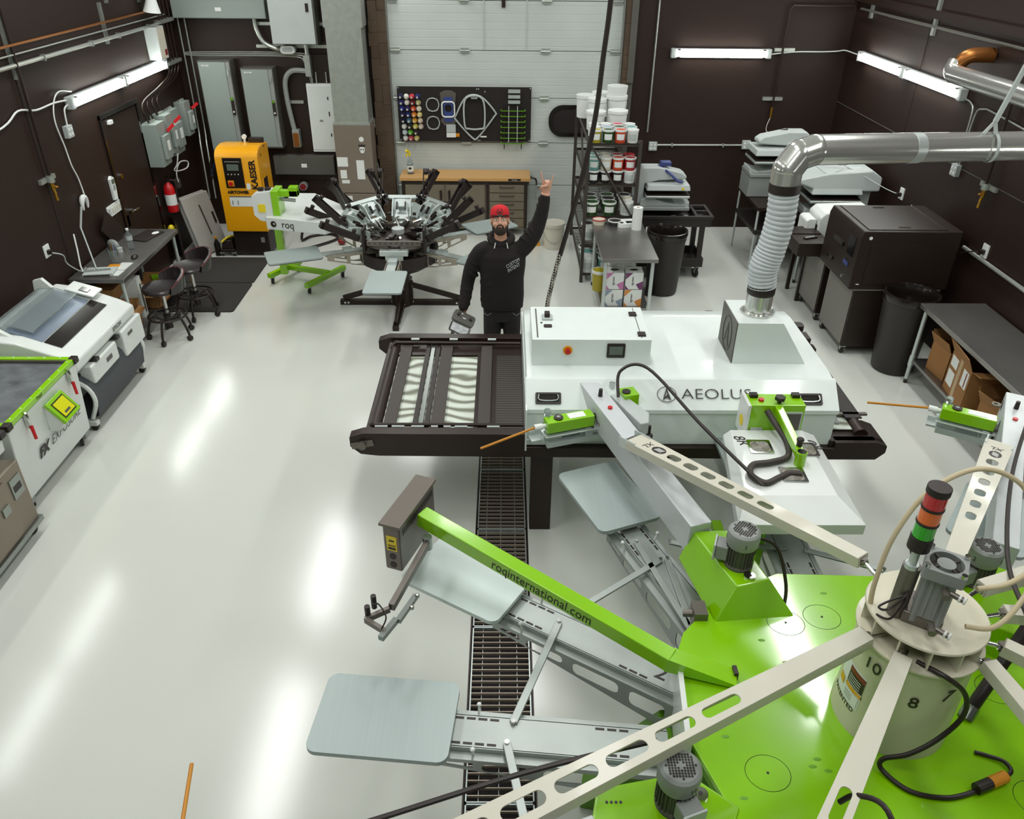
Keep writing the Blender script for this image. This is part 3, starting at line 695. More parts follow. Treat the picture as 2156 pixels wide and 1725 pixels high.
for s in (-.07, .07): MB().bx(s - .006, s + .006, -.05, -.045, 1.43, 2.0).build('upright', 'grey_light', t)
for i in range(3):
    tag(MB().bx(.05, .24, YB - .09, YB - .045, 2.03 + i * .08, 2.08 + i * .08).build('aluminium_bar', 'alu'), 'silver bar, %s of three above the green rack' % ('lowest', 'middle', 'top')[i], 'bar', 'silver bars above the green rack')
# the board and what hangs on it, brought to real size
for o in COL.objects:
    if o.name not in _before and o.parent is None:
        o.location.x *= .889; o.location.z *= .889; o.scale = (.889, 1, .889)
# dark opening beside the board (closed pet door style panel)
t = thing('wall_hatch', 'dark oval hatch panel on the door behind the ink rack', 'hatch', (0, YB + .0, 0)); MB(FRONT(.93, .03, 1.56)).prism(rrect(-.28, .45, -.2, .2, .19, 8), 0, .03).build('panel', 'black_matte', t); MB(FRONT(.93, .0, 1.56)).prism(rrect(-.3, .47, -.22, .22, .2, 8), 0, .015, holes=[rrect(-.25, .42, -.17, .17, .16, 8)]).build('rim', 'black_gloss', t)
# ================================================================ left side of the hall
def caster(mb_name, parent, x, y, h=.1, a=0, r=None, mw='rubber', mf='galv'):
    """swivel caster: fork and wheel; h = height of its top"""
    r = r or h * .42
    c, s = math.cos(a), math.sin(a)
    o = MB(T(x, y, 0) @ RZ(a)).bx(-.028, .028, -.03, .03, h - .012, h).beam((-.02, 0, h - .01), (-.02, .02, r), .005, .035).beam((.02, 0, h - .01), (.02, .02, r), .005, .035).build(mb_name, mf, parent)
    MB(T(x, y, 0) @ RZ(a)).cyl((-.014, .02, r), (.014, .02, r), r, n=16).build('wheel', mw, o)
    return o
# mats
for (y0, y1, l) in ((8.66, 9.53, 'black rubber floor mat nearer the stools'), (9.55, 10.44, 'black rubber floor mat in front of the yellow compressor')):
    o = MB().prism(rrect(-4.45, -3.24, y0, y1, .04), 0, .015).build('rubber_mat', 'rubber'); tag(o, l, 'floor mat', 'black rubber mats')
# --- compressor
t = thing('air_compressor', 'tall yellow air compressor with a black control panel', 'compressor', (-3.5, 10.47, 0))
B_ = MB(); w = .28
B_.prism([(0, .37), (0, 1.36), (.02, 1.40), (.08, 1.445), (.18, 1.47), (.32, 1.475), (.55, 1.44), (.55, .37)], -w, w, plane='yz')
B_.build('housing', 'kaeser', t, bevel=.03, seg=3)
MB().bx(-w + .05, w - .03, .06, .52, .03, .37).build('base', 'black', t, bevel=.01)
MB().bx(.14, .19, .054, .06, .2, .27).build('base_latch', 'galv', t)
for sx in (-.2, .2): MB().cyl((sx, .12, 0), (sx, .12, .05), .03).build('foot', 'black', t)
cp = MB().bx(-.18, .07, -.012, .005, .97, 1.36).build('control_panel', 'black_gloss', t, bevel=.006)
MB().bx(-.13, .02, -.018, -.012, 1.2, 1.28).build('display', 'screen_grey', cp)
m = MB().use('offwhite')
for i in range(4): m.prism(circ(-.13 + i * .045, 1.15, .008, 8), -.016, -.012, plane='xz')
m.bx(-.15, .04, -.0135, -.012, 1.31, 1.315); m.build('buttons', None, cp)
e = MB().bx(-.15, -.07, -.016, -.012, .99, 1.07).build('stop_plate', 'orange', cp); MB().cyl((-.11, -.016, 1.03), (-.11, -.045, 1.03), .024).build('stop_button', 'red', cp)
MB().bx(.085, .135, -.004, 0, .95, 1.03).build('caution_label', 'paper', t)
text('KAESER', .112, 'black', t, T(.20, -.004, 1.14) @ RX(PI / 2) @ RZ(PI / 2), ext=.001, off=.004)
text('AIRTOWER', .055, 'black', t, FRONT(-.04, -.004, .91), ext=.001, off=.003)
lb = MB().bx(-.17, .13, -.004, 0, .72, .86).build('info_label', 'paper', t); MB().bx(-.17, .13, -.005, -.004, .845, .86).bx(-.14, -.13, -.005, -.004, .74, .8).bx(-.07, -.06, -.005, -.004, .74, .8).build('label_print', 'grey_dark', lb)
g = MB().bx(w - .004, w + .004, .1, .34, .76, 1.06).build('side_recess', 'kaeser', t, bevel=.02); MB().bx(w + .004, w + .008, .13, .3, .84, 1.06).build('recess_opening', 'black', g)
text('12C', .05, 'black', t, FACE_PX(w + .001, .16, 1.36), ext=.001); text('SM 9', .04, 'black', t, FACE_PX(w + .001, .36, 1.43), ext=.001)
t = thing('filter_unit', 'black filter set with a round gauge on top of the compressor', 'air filter', (-3.36, 10.9, 1.45)); MB().cyl((-.12, 0, 0), (-.12, 0, .06), .015).cyl((-.12, -.02, .08), (-.12, .02, .08), .03).build('gauge', 'paper', t); MB().bx(-.06, .12, -.05, .05, .0, .07).build('body', 'black', t)
o = MB().cyl((-3.16, 10.5, .02), (-3.0, 10.75, .02), .02).build('x', 'black'); bpy.data.objects.remove(o)
pipe('air_hose', 'black hose looping on the floor beside the compressor', 'hose', [(-3.12, 10.75, .5), (-3.1, 10.62, .2), (-3.1, 10.5, .03), (-2.9, 10.7, .02), (-2.55, 11.05, .02), (-2.45, 11.25, .02), (-2.6, 11.4, .02), (-2.85, 11.3, .02), (-2.95, 11.1, .05), (-2.85, 11.2, .4)], .02, 'black', sm=6)
for i in range(4):
    pipe('air_hose', 'thin dark blue hose looping behind the compressor, %s loop' % ('lowest', 'second', 'third', 'highest')[i], 'hose', [(-4.28, 11.6, .75 + i * .06), (-4.1, 11.4, 1.0 + i * .07), (-3.9, 11.2, .95 + i * .06), (-3.8, 11.1, .75 + i * .05)], .01, 'blue_dk' if i == 1 else 'black', sm=5, group='thin hoses behind the compressor')
# folded table leaning
mat('fold_grey', '#a5a39d', .5)
t = thing('folding_table', 'grey folded plastic table leaning against the left wall', 'table', (-4.10, 10.7, 0), 0)
for k, dx in ((0, -.035), (1, .02)):
    MB().beam((dx, -dx * .5, .01), (dx - .2, .1 - dx * .5, .78), .048, .56, upv=(.3, .95, 0)).build('tabletop', 'fold_grey', t, bevel=.02, seg=3)
MB().beam((.02, .22, .35), (-.02, .24, .5), .03, .02).build('carry_handle', 'black', t)
MB().beam((.0, .03, .25), (-.11, .06, .65), .012, .012).build('seam', 'charcoal', t)
t = thing('black_board', 'dark board standing behind the folded table', 'board', (-4.42, 10.35, 0), R(30)); MB().bx(-.012, .012, -.2, .2, 0, .55).build('panel', 'black', t)
tag(MB().ball((-4.46, 10.3, .45), .05, sc=(1, 1, 1.4)).build('yellow_tape', 'yellow'), 'yellow roll tucked beside the folded table', 'tape roll')
t = thing('bottle', 'dark bottle with a tan cap on the floor by the folded table', 'bottle', (-3.99, 10.55, 0)); MB().lathe([(0, 0), (.042, 0), (.042, .17), (.018, .22), (.016, .24), (0, .24)]).build('body', 'black_gloss', t); MB().cyl((0, 0, .24), (0, 0, .27), .018).build('cap', 'rod', t)
t = thing('dolly', 'small black wheeled dolly with a yellow strap beside the compressor', 'dolly', (-3.84, 10.62, 0)); MB().bx(-.1, .1, -.12, .14, .06, .1).bx(-.08, .08, -.1, .12, .1, .22, .8, .8).build('frame', 'black', t, bevel=.01)
for sx in (-.08, .08): caster('caster', t, sx, -.1, .06)
MB().tube([(-.07, -.1, .2), (0, -.05, .25), (.06, .05, .24), (.08, .1, .22)], .014, sm=4).build('strap', 'yellow', t)
# --- stainless table
def steel_table(name, lab, x0, x1, y0, y1, h, shelf, m_top='stainless', legs=((0, 0), (1, 0), (0, 1), (1, 1)), shelf_x=None, foot='black'):
    t = thing(name, lab, 'table', ((x0 + x1) / 2, (y0 + y1) / 2, 0)); w, d = (x1 - x0) / 2, (y1 - y0) / 2
    MB().bx(-w, w, -d, d, h - .045, h).build('tabletop', m_top, t, bevel=.004)
    for a, b in legs:
        x, y = (-w + .05 if a == 0 else w - .05), (-d + .06 if b == 0 else d - .06)
        l = MB().cyl((x, y, .04), (x, y, h - .045), .021, n=14).build('leg', 'alu', t)
        MB().cyl((x, y, shelf - .08), (x, y, shelf + .03), .028, n=12).build('collar', 'alu', l)
        MB().cyl((x, y, 0), (x, y, .05), .017, .022, n=12).build('foot', foot, l)
    MB().bx(-w + .04, w - .04, -d + .06, d - .06, shelf - .03, shelf).build('undershelf', m_top, t, bevel=.003)
    return t
steel_table('work_table', 'stainless steel desk with the laptop against the left wall', -4.50, -3.93, 7.66, 9.24, .825, .2)
dk = .825
t = thing('laptop', 'silver laptop standing half open at the near end of the desk', 'laptop', (-4.25, 7.8, dk), R(8))
MB().bx(-.13, .17, -.08, .12, 0, .035).build('base', 'grey_light', t, bevel=.006); MB().bx(-.12, .14, -.083, -.08, .008, .022).build('slot', 'black', t)
m = MB(T(-.02, .0, .035) @ RZ(.15) @ RX(-.25)).bx(-.11, .15, -.006, .006, 0, .02).build('hinge', 'grey_mid', t)
t = thing('monitor', 'thin monitor seen edge on, bent at its stand, on the desk', 'monitor', (-4.3, 8.0, dk + .0))
MB().beam((.02, -.15, .04), (-.12, .03, .42), .012, .035).build('screen', 'grey_light', t); MB().beam((-.12, .03, .42), (-.1, .12, .62), .01, .02).build('arm', 'grey_light', t)
MB().tube([(.03, -.2, .05), (-.1, -.2, .03), (-.12, -.15, .25), (-.14, -.1, .4)], .008, sm=3).build('cable', 'paper', t)
t = thing('pen_holder', 'clear pen holder with pens on the desk', 'pen holder', (-4.22, 8.15, dk)); MB().lathe([(.03, 0), (.035, .0), (.045, .14), (.042, .14), (.03, .01)], n=14).build('cup', 'clear', t)
for i in range(5): MB().cyl((-.015 + i * .008, .005 * (i % 2), .02), (-.03 + i * .015, .02 * (i % 2), .2), .004, n=6).build('pen', ('black', 'green_dark', 'red_dark', 'grey_light', 'blue_dk')[i], t)
tag(MB().bx(-4.23, -4.12, 7.98, 8.06, dk, dk + .012).build('sticky_notes', 'orange'), 'orange sticky note pad behind the laptop', 'sticky notes')
for (x, y, z, l) in ((-4.38, 8.52, dk, 'oval grey speaker on the far side of the desk by the water bottle'), (-4.44, 7.55, .62, 'oval grey speaker on the shelf below the near end of the desk')):
    t = thing('speaker', l, 'speaker', (x, y, z), R(-35)); MB(T(0, 0, .06)).ball((0, 0, 0), .1, sc=(1.0, .45, .6)).build('body', 'grey_mid', t); MB().cyl((.11, 0, .0), (.11, 0, .05), .03).build('knob', 'grey_light', t)
t = thing('water_bottle', 'clear plastic water bottle with blue label on the desk', 'bottle', (-4.2, 8.55, dk)); MB().lathe([(0, 0), (.032, 0), (.034, .05), (.03, .08), (.034, .11), (.033, .16), (.013, .21), (.013, .22), (0, .22)], n=16).build('body', 'clear', t); MB().cyl((0, 0, .22), (0, 0, .24), .016).build('cap', 'paper', t); MB().lathe([(.035, .11), (.0355, .16)], n=16).build('label', 'grey_light', t)
t = thing('tablet', 'dark tablet with an oval sticker lying at the far end of the desk', 'tablet', (-4.2, 8.98, dk), R(-15)); MB().prism(rrect(-.12, .12, -.18, .18, .02), 0, .012).build('body', 'black', t); MB().prism(circ(.05, .1, .035, 16, .05), .012, .014).build('sticker', 'paper', t)
tag(MB().beam((-4.45, 8.9, dk + .002), (-4.47, 8.62, dk + .3), .01, .25).build('dark_panel', 'black'), 'dark thin panel leaning on the wall at the back of the desk', 'panel')
tag(MB().ball((-4.06, 8.28, dk + .012), .05, sc=(.7, 1.1, .45)).build('computer_mouse', 'black_gloss', bevel=0), 'black computer mouse on the desk', 'mouse')
for (y0, y1, l) in ((7.92, 8.13, 'longer white sheet next to the mouse on the desk'), (7.76, 7.905, 'shorter white sheet near the front edge of the desk')):
    tag(MB(T(-4.08, (y0 + y1) / 2, 0) @ RZ(-.05)).bx(-.06, .06, -(y1 - y0) / 2, (y1 - y0) / 2, dk, dk + .004).build('paper_sheet', 'white'), l, 'paper')
# under the desk
def carton(lab, x, y, z, sx, sy, sz, rz=0, m='card', flaps=True, name='cardboard_box', cat='box', open_=True, group=None, lid=.5):
    t = thing(name, lab, cat, (x, y, z), rz, group); hx, hy = sx / 2, sy / 2; th = .005
    b = MB(); 
    if open_:
        b.bx(-hx, hx, -hy, -hy + th, 0, sz).bx(-hx, hx, hy - th, hy, 0, sz).bx(-hx, -hx + th, -hy, hy, 0, sz).bx(hx - th, hx, -hy, hy, 0, sz).bx(-hx, hx, -hy, hy, 0, th)
    else: b.bx(-hx, hx, -hy, hy, 0, sz)
    b.build('box', m, t)
    if flaps and open_:
        for (p, q, wd) in (((0, -hy, sz), (0, -hy - sy * .35, sz + .03), sx), ((0, hy, sz), (0, hy + sy * .15, sz + sy * .33), sx)):
            MB().beam(p, q, wd, th).build('flap', m, t)
        for (p, q) in (((hx, 0, sz), (hx + sx * .3, 0, sz - sx * .15)), ((-hx, 0, sz), (-hx - sx * .15, 0, sz + sx * .3))):
            MB().beam(p, q, sy, th).build('flap', m, t)
    return t
t = carton('small brown box with a white tag on the shelf under the desk, nearest', -4.08, 7.85, .2, .2, .22, .2, .1); MB().bx(.1, .102, -.03, .03, .03, .1).build('tag', 'paper', t)
t = carton('tall white printed box under the desk', -4.12, 8.12, .2, .22, .12, .46, .1, m='paper', open_=False, name='white_box'); MB().bx(.111, .113, -.01, .03, .05, .38).build('print', 'grey_dark', t)
t = carton('open brown box with rolls on the shelf under the desk, farthest', -4.08, 8.5, .2, .3, .36, .16, .0)
carton('long brown carton lying high under the desk', -4.3, 8.0, .5, .25, .3, .12, 0, open_=False)
tag(MB().bx(-4.15, -3.98, 7.72, 7.9, .2, .206).build('paper_sheet', 'white'), 'white sheet on the shelf under the desk', 'paper')
for i, (x, y, z, h, c, l) in enumerate(((-4.1, 8.7, .36, .2, 'green', 'green spray bottle under the desk'), (-4.05, 8.78, .36, .22, 'red_dark', 'red topped spray bottle under the desk'))):
    t = thing('spray_bottle', l, 'spray bottle', (x, y, z - .15)); MB().lathe([(0, 0), (.04, 0), (.04, .13), (.015, .19), (0, .19)], n=12).build('bottle', c, t); MB().beam((-.02, 0, .22), (.06, 0, .23), .03, .05).build('trigger', c, t)
t = thing('roll_bundle', 'white rolls lying in the open box under the desk', 'rolls', (-4.08, 8.45, .34)); 
for i in range(4): MB().cyl((-.1, -.12 + i * .07, .03), (.1, -.1 + i * .07, .05), .028, n=12).build('roll', 'paper', t)
# --- drafting stools
def stool(lab, x, y, rz):
    t = thing('saddle_stool', lab, 'stool', (x, y, 0), rz, 'black leather stools')
    m = MB(); m.lathe([(0, .60), (.12, .605), (.19, .615), (.205, .60), (.2, .57), (.1, .545), (0, .54)], n=28); m.build('seat', 'seat_black', t)
    b = MB(); n = 14; ra, rb, z0, z1 = .205, .225, .60, .76
    for i in range(n):
        a0, a1 = R(-80 + 160 * i / n), R(-80 + 160 * (i + 1) / n)
        e0, e1 = math.cos(a0 * .55 / 1) ** .5, math.cos(a1 * .55) ** .5
        def q(a, r, z): return (r * math.cos(a), r * math.sin(a), z)
        k0 = z0 + (z1 - z0) * math.cos(a0 * 1.0) ** .6 if math.cos(a0) > 0 else z0
        k1 = z0 + (z1 - z0) * math.cos(a1 * 1.0) ** .6 if math.cos(a1) > 0 else z0
        A = [b.v(q(a0, .20, z0 - .02)), b.v(q(a1, .20, z0 - .02)), b.v(q(a1, .235, k1)), b.v(q(a0, .235, k0))]
        C = [b.v(q(a0, .235, z0 - .03)), b.v(q(a1, .235, z0 - .03)), b.v(q(a1, .265, k1)), b.v(q(a0, .265, k0))]
        b.f(A[::-1]); b.f(C); b.f([A[3], A[2], C[2], C[3]]); b.f([A[0], C[0], C[1], A[1]])
    bo = b.build('backrest', 'seat_black', t)
    MB().tube([(.262 * math.cos(R(a)), .262 * math.sin(R(a)), .603 + .155 * max(0, math.cos(R(a))) ** .6) for a in range(-80, 81, 10)], .004, n=6).build('piping', 'red_dark', bo)
    MB().cyl((0, 0, .2), (0, 0, .55), .022).build('gas_column', 'chrome', t)
    MB().cyl((0, 0, .12), (0, 0, .3), .035).build('hub', 'black', t)
    MB().tube([(.2 * math.cos(i * PI / 12), .2 * math.sin(i * PI / 12), .27) for i in range(24)], .012, closed=True, n=6).build('foot_ring', 'black', t)
    g = MB()
    for i in range(-3, 4):
        c = .18 * math.cos(i * .4); g.cyl((-c, i * .05, .265), (c, i * .05, .265), .003, n=5).cyl((i * .05, -c, .265), (i * .05, c, .265), .003, n=5)
    g.build('wire_basket', 'black', t)
    for k in range(5):
        a = k * 2 * PI / 5 + .3; c, s = math.cos(a), math.sin(a)
        l = MB().tube([(.03 * c, .03 * s, .2), (.15 * c, .15 * s, .26), (.2 * c, .2 * s, .2), (.235 * c, .235 * s, .1), (.24 * c, .24 * s, .06)], .014, sm=4).build('leg', 'black', t)
        MB().cyl((.24 * c - .018 * s, .24 * s + .018 * c, .03), (.24 * c + .018 * s, .24 * s - .018 * c, .03), .03).build('wheel', 'black', l)
    return t
stool('black leather stool nearer the camera beside the desk', -3.72, 8.0, R(35))
stool('black leather stool farther back, half hidden by the nearer stool', -3.62, 8.62, R(40))
# --- wide format printer
t = thing('plotter_printer', 'white wide format printer with a clear lid and a grey catch basket', 'printer', (-4.1, 6.62, 0))
# body along Y; local +x faces the room
W2 = .62
m = MB(); m.prism([(-.40, .62), (-.40, .86), (-.28, .96), (-.05, .93), (.30, .80), (.42, .74), (.42, .66), (.36, .60)], -W2, W2, plane='xz')
# build profile in x,z extruded along y
m.build('body', 'white', t, bevel=.02, seg=3)
MB(T(.12, 0, .868) @ RY(.345)).bx(.0, .15, -W2 + .14, W2 - .20, -.004, .007).build('output_slot', 'black_gloss', t)
MB(T(.12, 0, .868) @ RY(.345)).bx(-.32, -.01, -W2 + .14, W2 - .22, -.004, .006).build('platen_cover', 'platen_blue', t)
MB(T(-.16, 0, .99)).prism([(-.2, -.06), (-.16, .02), (.0, .035), (.2, -.03), (.2, -.04), (0, .02), (-.15, .005), (-.19, -.06)], -W2 + .16, W2 - .26, plane='xz').build('clear_lid', 'clear', t)
MB().cyl((-.25, -W2 + .16, .955), (-.25, W2 - .28, .955), .06, n=20).build('paper_roll', 'grey_light', t)
MB(T(.02, W2 - .13, .94) @ RY(.3)).bx(-.12, .15, -.09, .11, 0, .02).build('control_panel', 'white', t, bevel=.006)
MB(T(.05, W2 - .13, .955) @ RY(.3)).bx(-.03, .05, -.05, .03, 0, .006).build('display', 'screen_dark', t)
MB(T(-.25, W2 - .22, .98)).prism([(-.12, -.05), (-.1, .1), (-.02, .12), (.12, -.04)], -.02, .02, plane='xz').build('side_arch', 'white', t)
MB(T(-.25, -W2 + .12, .98)).prism([(-.12, -.05), (-.1, .03), (-.02, .05), (.12, -.04)], -.02, .02, plane='xz').build('side_arch', 'white', t)
text('EPSON', .06, 'grey_dark', t, FACE_PX(.425, .2, .70), ext=.001)
MB().bx(.2, .44, .22, W2 + .05, .36, .63).build('ink_cover', 'white', t, bevel=.02); MB().bx(.441, .444, .32, .42, .54, .57).build('ink_label', 'grey_dark', t)
MB().bx(.18, .43, -.42, .10, .42, .60).build('ink_cover', 'white', t, bevel=.02); MB().bx(.431, .434, -.15, -.04, .50, .54).build('ink_label', 'grey_dark', t)
for y in (-.3, .14): MB().bx(.1, .44, y - .03, y + .03, .6, .63).build('paper_guide', 'black_gloss', t)
for y, n in ((-W2 + .1, 0), (W2 - .05, 1)):
    l = MB().bx(-.1, .02, y - .03, y + .03, .08, .62).bx(-.35, .4, y - .03, y + .03, .05, .1).build('stand_leg', 'white', t, bevel=.01)
    MB().tube([(.2, y, .55), (.38, y, .45), (.43, y, .3), (.36, y, .12)], .02, sm=4, n=6).build('basket_arm', 'white', t)
    for x in (-.3, .36): MB().cyl((x, y - .02, .03), (x, y + .02, .03), .03).build('wheel', 'black', l)
MB().bx(-.06, -.02, -W2 + .1, W2 - .05, .14, .19).build('crossbar', 'black_metal', t)
mat('basket', '#4a4c50', .8, bump=(200, .2))
bk = MB(); pr = [(.30, .52), (.40, .44), (.44, .30), (.42, .14), (.30, .08), (.1, .12)]
bk.prism(pr + [(x - .012, z - .005) for x, z in pr[::-1]], -W2 + .12, W2 - .08, plane='xz'); bk.build('catch_basket', 'basket', t)
MB().cyl((.30, -W2 + .1, .52), (.30, W2 - .05, .52), .015).build('basket_rod', 'black', t)
# box of supplies behind the printer
t = carton('blue and white supply box standing behind the plotter', -4.38, 7.42, .55, .2, .28, .1, .1, m='paper', open_=False, name='supply_box'); MB().bx(-.08, .08, -.12, .12, .1, .104).build('print', 'blue_dk', t)
# --- exposure unit and its neighbour
def exposure(lab, y0, y1, full=True):
    t = thing('exposure_unit', lab, 'exposure unit', (-4.1, (y0 + y1) / 2, 0), 0); d = (y1 - y0) / 2
    zb = .12 if full else .67
    m = MB(); m.prism([(-.42, zb), (-.42, .78), (.46, .78), (.41 if full else .45, zb)], -d + .01, d - .01, plane='xz'); m.build('body', 'white', t, bevel=.012)
    m = MB(); m.prism([(-.42, -d), (.47, -d), (.47, d), (-.42, d)], .79, .835, holes=[[(-.37, -d + .05), (.42, -d + .05), (.42, d - .05), (-.37, d - .05)]])
    f = m.build('lid_frame', 'green', t, bevel=.006)
    mm = MB()
    for i in range(7): mm.cyl((.445, -d + .1 + i * (2 * d - .2) / 6, .835), (.445, -d + .1 + i * (2 * d - .2) / 6, .839), .006, n=6)
    for i in range(6): mm.cyl((-.3 + i * .13, d - .025, .835), (-.3 + i * .13, d - .025, .839), .006, n=6)
    mm.build('screws', 'paper', f)
    for (x, y) in ((.455, d - .02), (.455, -d + .02)): MB().bx(x - .03, x + .03, y - .035, y + .035, .785, .84).build('corner_pad', 'black', f, bevel=.008)
    MB().bx(-.37, .42, -d + .05, d - .05, .78, .80).build('blanket', 'grime', t)
    MB().bx(-.37, .42, d - .065, d - .05, .785, .825).build('inner_rail', 'dull_metal', t)
    if full:
        for y in (-d + .23, d - .18):
            l = MB().tube([(.475, y, .81), (.49, y - .01, .77), (.485, y, .7)], .012, sm=3, n=6).bx(.468, .485, y - .02, y + .02, .68, .8).build('toggle_latch', 'chrome', t)
            MB().cyl((.49, y, .69), (.50, y - .01, .58), .014, .012, n=8).build('latch_handle', 'red', l)
        p = MB(T(.50, .06, .60) @ RY(-.75)); p.bx(-.11, .11, -.1, .12, -.02, .06)
        c = MB(); c.prism([(.44, .47), (.44, .70), (.47, .70), (.58, .55), (.52, .47)], -.05, .17, plane='xz'); ct = c.build('touch_panel', 'white', t, bevel=.004)
        Q = T(.535, .06, .635) @ RY(math.atan2(.15, .11))
        MB(Q).bx(-.105, .105, -.125, .125, -.02, .012).build('panel_bezel', 'green', ct, bevel=.008); MB(Q).bx(-.075, .075, -.09, .09, .012, .016).build('screen_border', 'black', ct)
        MB(Q).bx(-.065, .065, -.08, .08, .016, .018).build('screen', 'screen_yel', ct); MB(Q).bx(.03, .05, -.05, .03, .018, .019).build('screen_mark', 'grey_dark', ct)
        text('EXPOSURE', .115, 'black_metal', t, FACE_PX(.440, .17, .385) @ RX(.086), ext=.001, wx=.9, shear=.35, off=-.0022)
        text('FX', .115, 'black', t, FACE_PX(.440, -.20, .385) @ RX(.086), ext=.001, shear=.35, off=.006)
        text('Pearl', .04, 'black', t, FACE_PX(.4735, -.08, .815), ext=.0006)
        for (x, y) in ((.36, d - .12), (.36, -d + .12), (-.3, d - .12), (-.3, -d + .12)):
            caster('caster', t, x, y, .12, .6, .045)
        for y in (-d + .06, d - .08): MB().prism([(.30, .13), (.41, .13), (.41, .08), (.36, .05)], y - .04, y + .04, plane='xz').build('corner_bracket', 'grey_mid', t)
    return t
exposure('white exposure unit with a green lid frame and a yellow touch screen', 4.86, 5.95)
t = exposure('white exposure unit with green frame at the left edge, only its corner showing', 3.75, 4.80, False)
t = thing('stainless_cabinet', 'dull stainless cabinet on casters at the left edge', 'cabinet', (-3.98, 4.22, 0))
m = MB(); m.bx(-.44, .46, -.48, .47, .14, .66); m.build('body', 'cabinet_steel', t, bevel=.005) if 'cabinet_steel' in MATS else (mat('cabinet_steel', '#8c8174', .35, .7, noise=(1.5, .15)), m.build('body', 'cabinet_steel', t, bevel=.005))
MB().bx(.46, .475, -.46, .25, .17, .62).build('door', 'cabinet_steel', t, bevel=.003); MB().bx(.475, .485, .12, .2, .40, .47).build('door_latch', 'steel', t)
MB().bx(.475, .479, -.44, -.05, .25, .45).build('black_decal', 'black', t)
pl = MB().bx(.46, .468, .30, .43, .42, .58).build('display_plate', 'steel', t); MB().bx(.468, .47, .32, .41, .47, .52).build('display', 'black', pl)
MB().bx(-.44, .48, -.5, .49, .10, .14).build('bottom_rail', 'steel', t)
for x in (.4, -.36):
    for y in (.42, -.4): caster('caster', t, x, y, .1)
# ================================================================ tunnel dryer with its conveyor
t = thing('conveyor_dryer', 'long white tunnel dryer with a black conveyor frame and a square exhaust hood', 'dryer', (0, 5.43, 0))
def d(y): return y - 5.43
m = MB()
pr = [(4.68, .82), (4.68, 1.11), (4.84, 1.255), (5.0, 1.275), (5.86, 1.275), (6.02, 1.255), (6.19, 1.11), (6.19, .82)]
prl = [(d(a), b) for a, b in pr]
m.prism(prl, .16, 2.34, plane='yz'); tun = m.build('tunnel_housing', 'white_dry', t, bevel=.006)
MB().prism([(d(4.67), 1.085), (d(4.67), 1.115), (d(4.84), 1.265), (d(4.87), 1.265)], .155, 2.345, plane='yz').build('hood_edge', 'white_dry', t)
MB().bx(.15, .162, d(4.62), d(6.24), .80, 1.14).build('end_plate', 'white_dry', t, bevel=.003)
MB().bx(.16, .40, d(4.655), d(4.67), .83, .87).build('lower_trim', 'white_dry', t)
SL = math.atan2(.145, .16)
ML = T(1.49, d(4.757) - .010, 1.187 + .011) @ RX(SL)
text('AEOLUS', .108, 'black', t, ML, ext=.001, wx=1.27, off=-.0015)
lg = MB(T(1.14, d(4.757) - .010, 1.187 + .011) @ RX(SL)); lg.tube([(.066 * math.cos(i * PI / 12), .056 * math.sin(i * PI / 12), .0) for i in range(24)], .0025, closed=True, n=5)
lg.prism([(-.03, -.045), (0, .05), (.03, -.045), (0, -.02)], -.001, .0015, holes=[[(-.014, -.02), (0, .025), (.006, .0), (0, -.005)]]); lg.build('round_logo', 'black', t)
ML2 = T(1.5, d(6.11), 1.187) @ RZ(PI) @ RX(SL)
text('AEOLUS', .13, 'black', t, T(1.38, d(6.108) + .006, 1.192) @ RZ(PI) @ RX(SL), ext=.001, wx=.9)
m = MB(T(1.72, d(6.108) + .006, 1.192) @ RZ(PI) @ RX(SL)); m.tube([(.06 * math.cos(i * PI / 12), .07 * math.sin(i * PI / 12), .0) for i in range(24)], .0025, closed=True, n=5); m.prism([(-.03, -.045), (0, .05), (.03, -.045), (0, -.02)], -.001, .0015); m.build('round_logo', 'black', t)
for x in (.31, 2.14):
    H = T(x, d(4.735) - .008, 1.174) @ RX(SL)
    h = MB(H).prism(rrect(-.09, .09, -.042, .042, .01), -.004, .004, holes=[rrect(-.075, .075, -.026, .028, .005)]).build('recessed_handle', 'black', t)
    MB(H).bx(-.075, .075, -.026, .028, -.012, -.001).build('handle_recess', 'black_matte', h)
    MB(H).tube([(-.065, .025, .008), (-.06, -.015, .008), (.06, -.015, .008), (.065, .025, .008)], .006, sm=3, n=6).build('grip', 'steel', h)
# control box
cb = MB().bx(.20, 1.05, d(5.02), d(5.58), 1.27, 1.485).build('control_box', 'white_dry', t, bevel=.004)
MB().bx(.235, .245, d(5.05), d(5.54), 1.485, 1.487).build('lid_seam', 'grey_dark', cb); MB().bx(.98, .985, d(5.05), d(5.56), 1.485, 1.487).build('lid_seam', 'grey_dark', cb)
for (x, y) in ((.985, 5.1), (.965, 5.44)): MB().bx(x - .025, x + .03, d(y) - .03, d(y) + .03, 1.485, 1.497).build('hinge', 'black', cb)
k = MB().bx(.28, .36, d(5.33), d(5.42), 1.485, 1.50).build('rotary_base', 'grey_light', cb, bevel=.005); MB().bx(.30, .34, d(5.35), d(5.40), 1.50, 1.535).build('rotary_knob', 'black', cb, bevel=.005)
MB().prism(rrect(.29, .35, d(5.21), d(5.26), .01), 1.485, 1.49).build('hour_meter', 'black', cb); MB().prism(circ(.275, d(5.29), .008, 8), 1.485, 1.49).build('keyhole', 'black', cb)
MB(FRONT(.455, d(5.02), 1.40)).prism(circ(0, 0, .034, 20), 0, .006).build('stop_ring', 'kaeser', cb); MB(FRONT(.455, d(5.02), 1.40)).cyl((0, 0, .006), (0, 0, .03), .02).build('stop_button', 'red', cb)
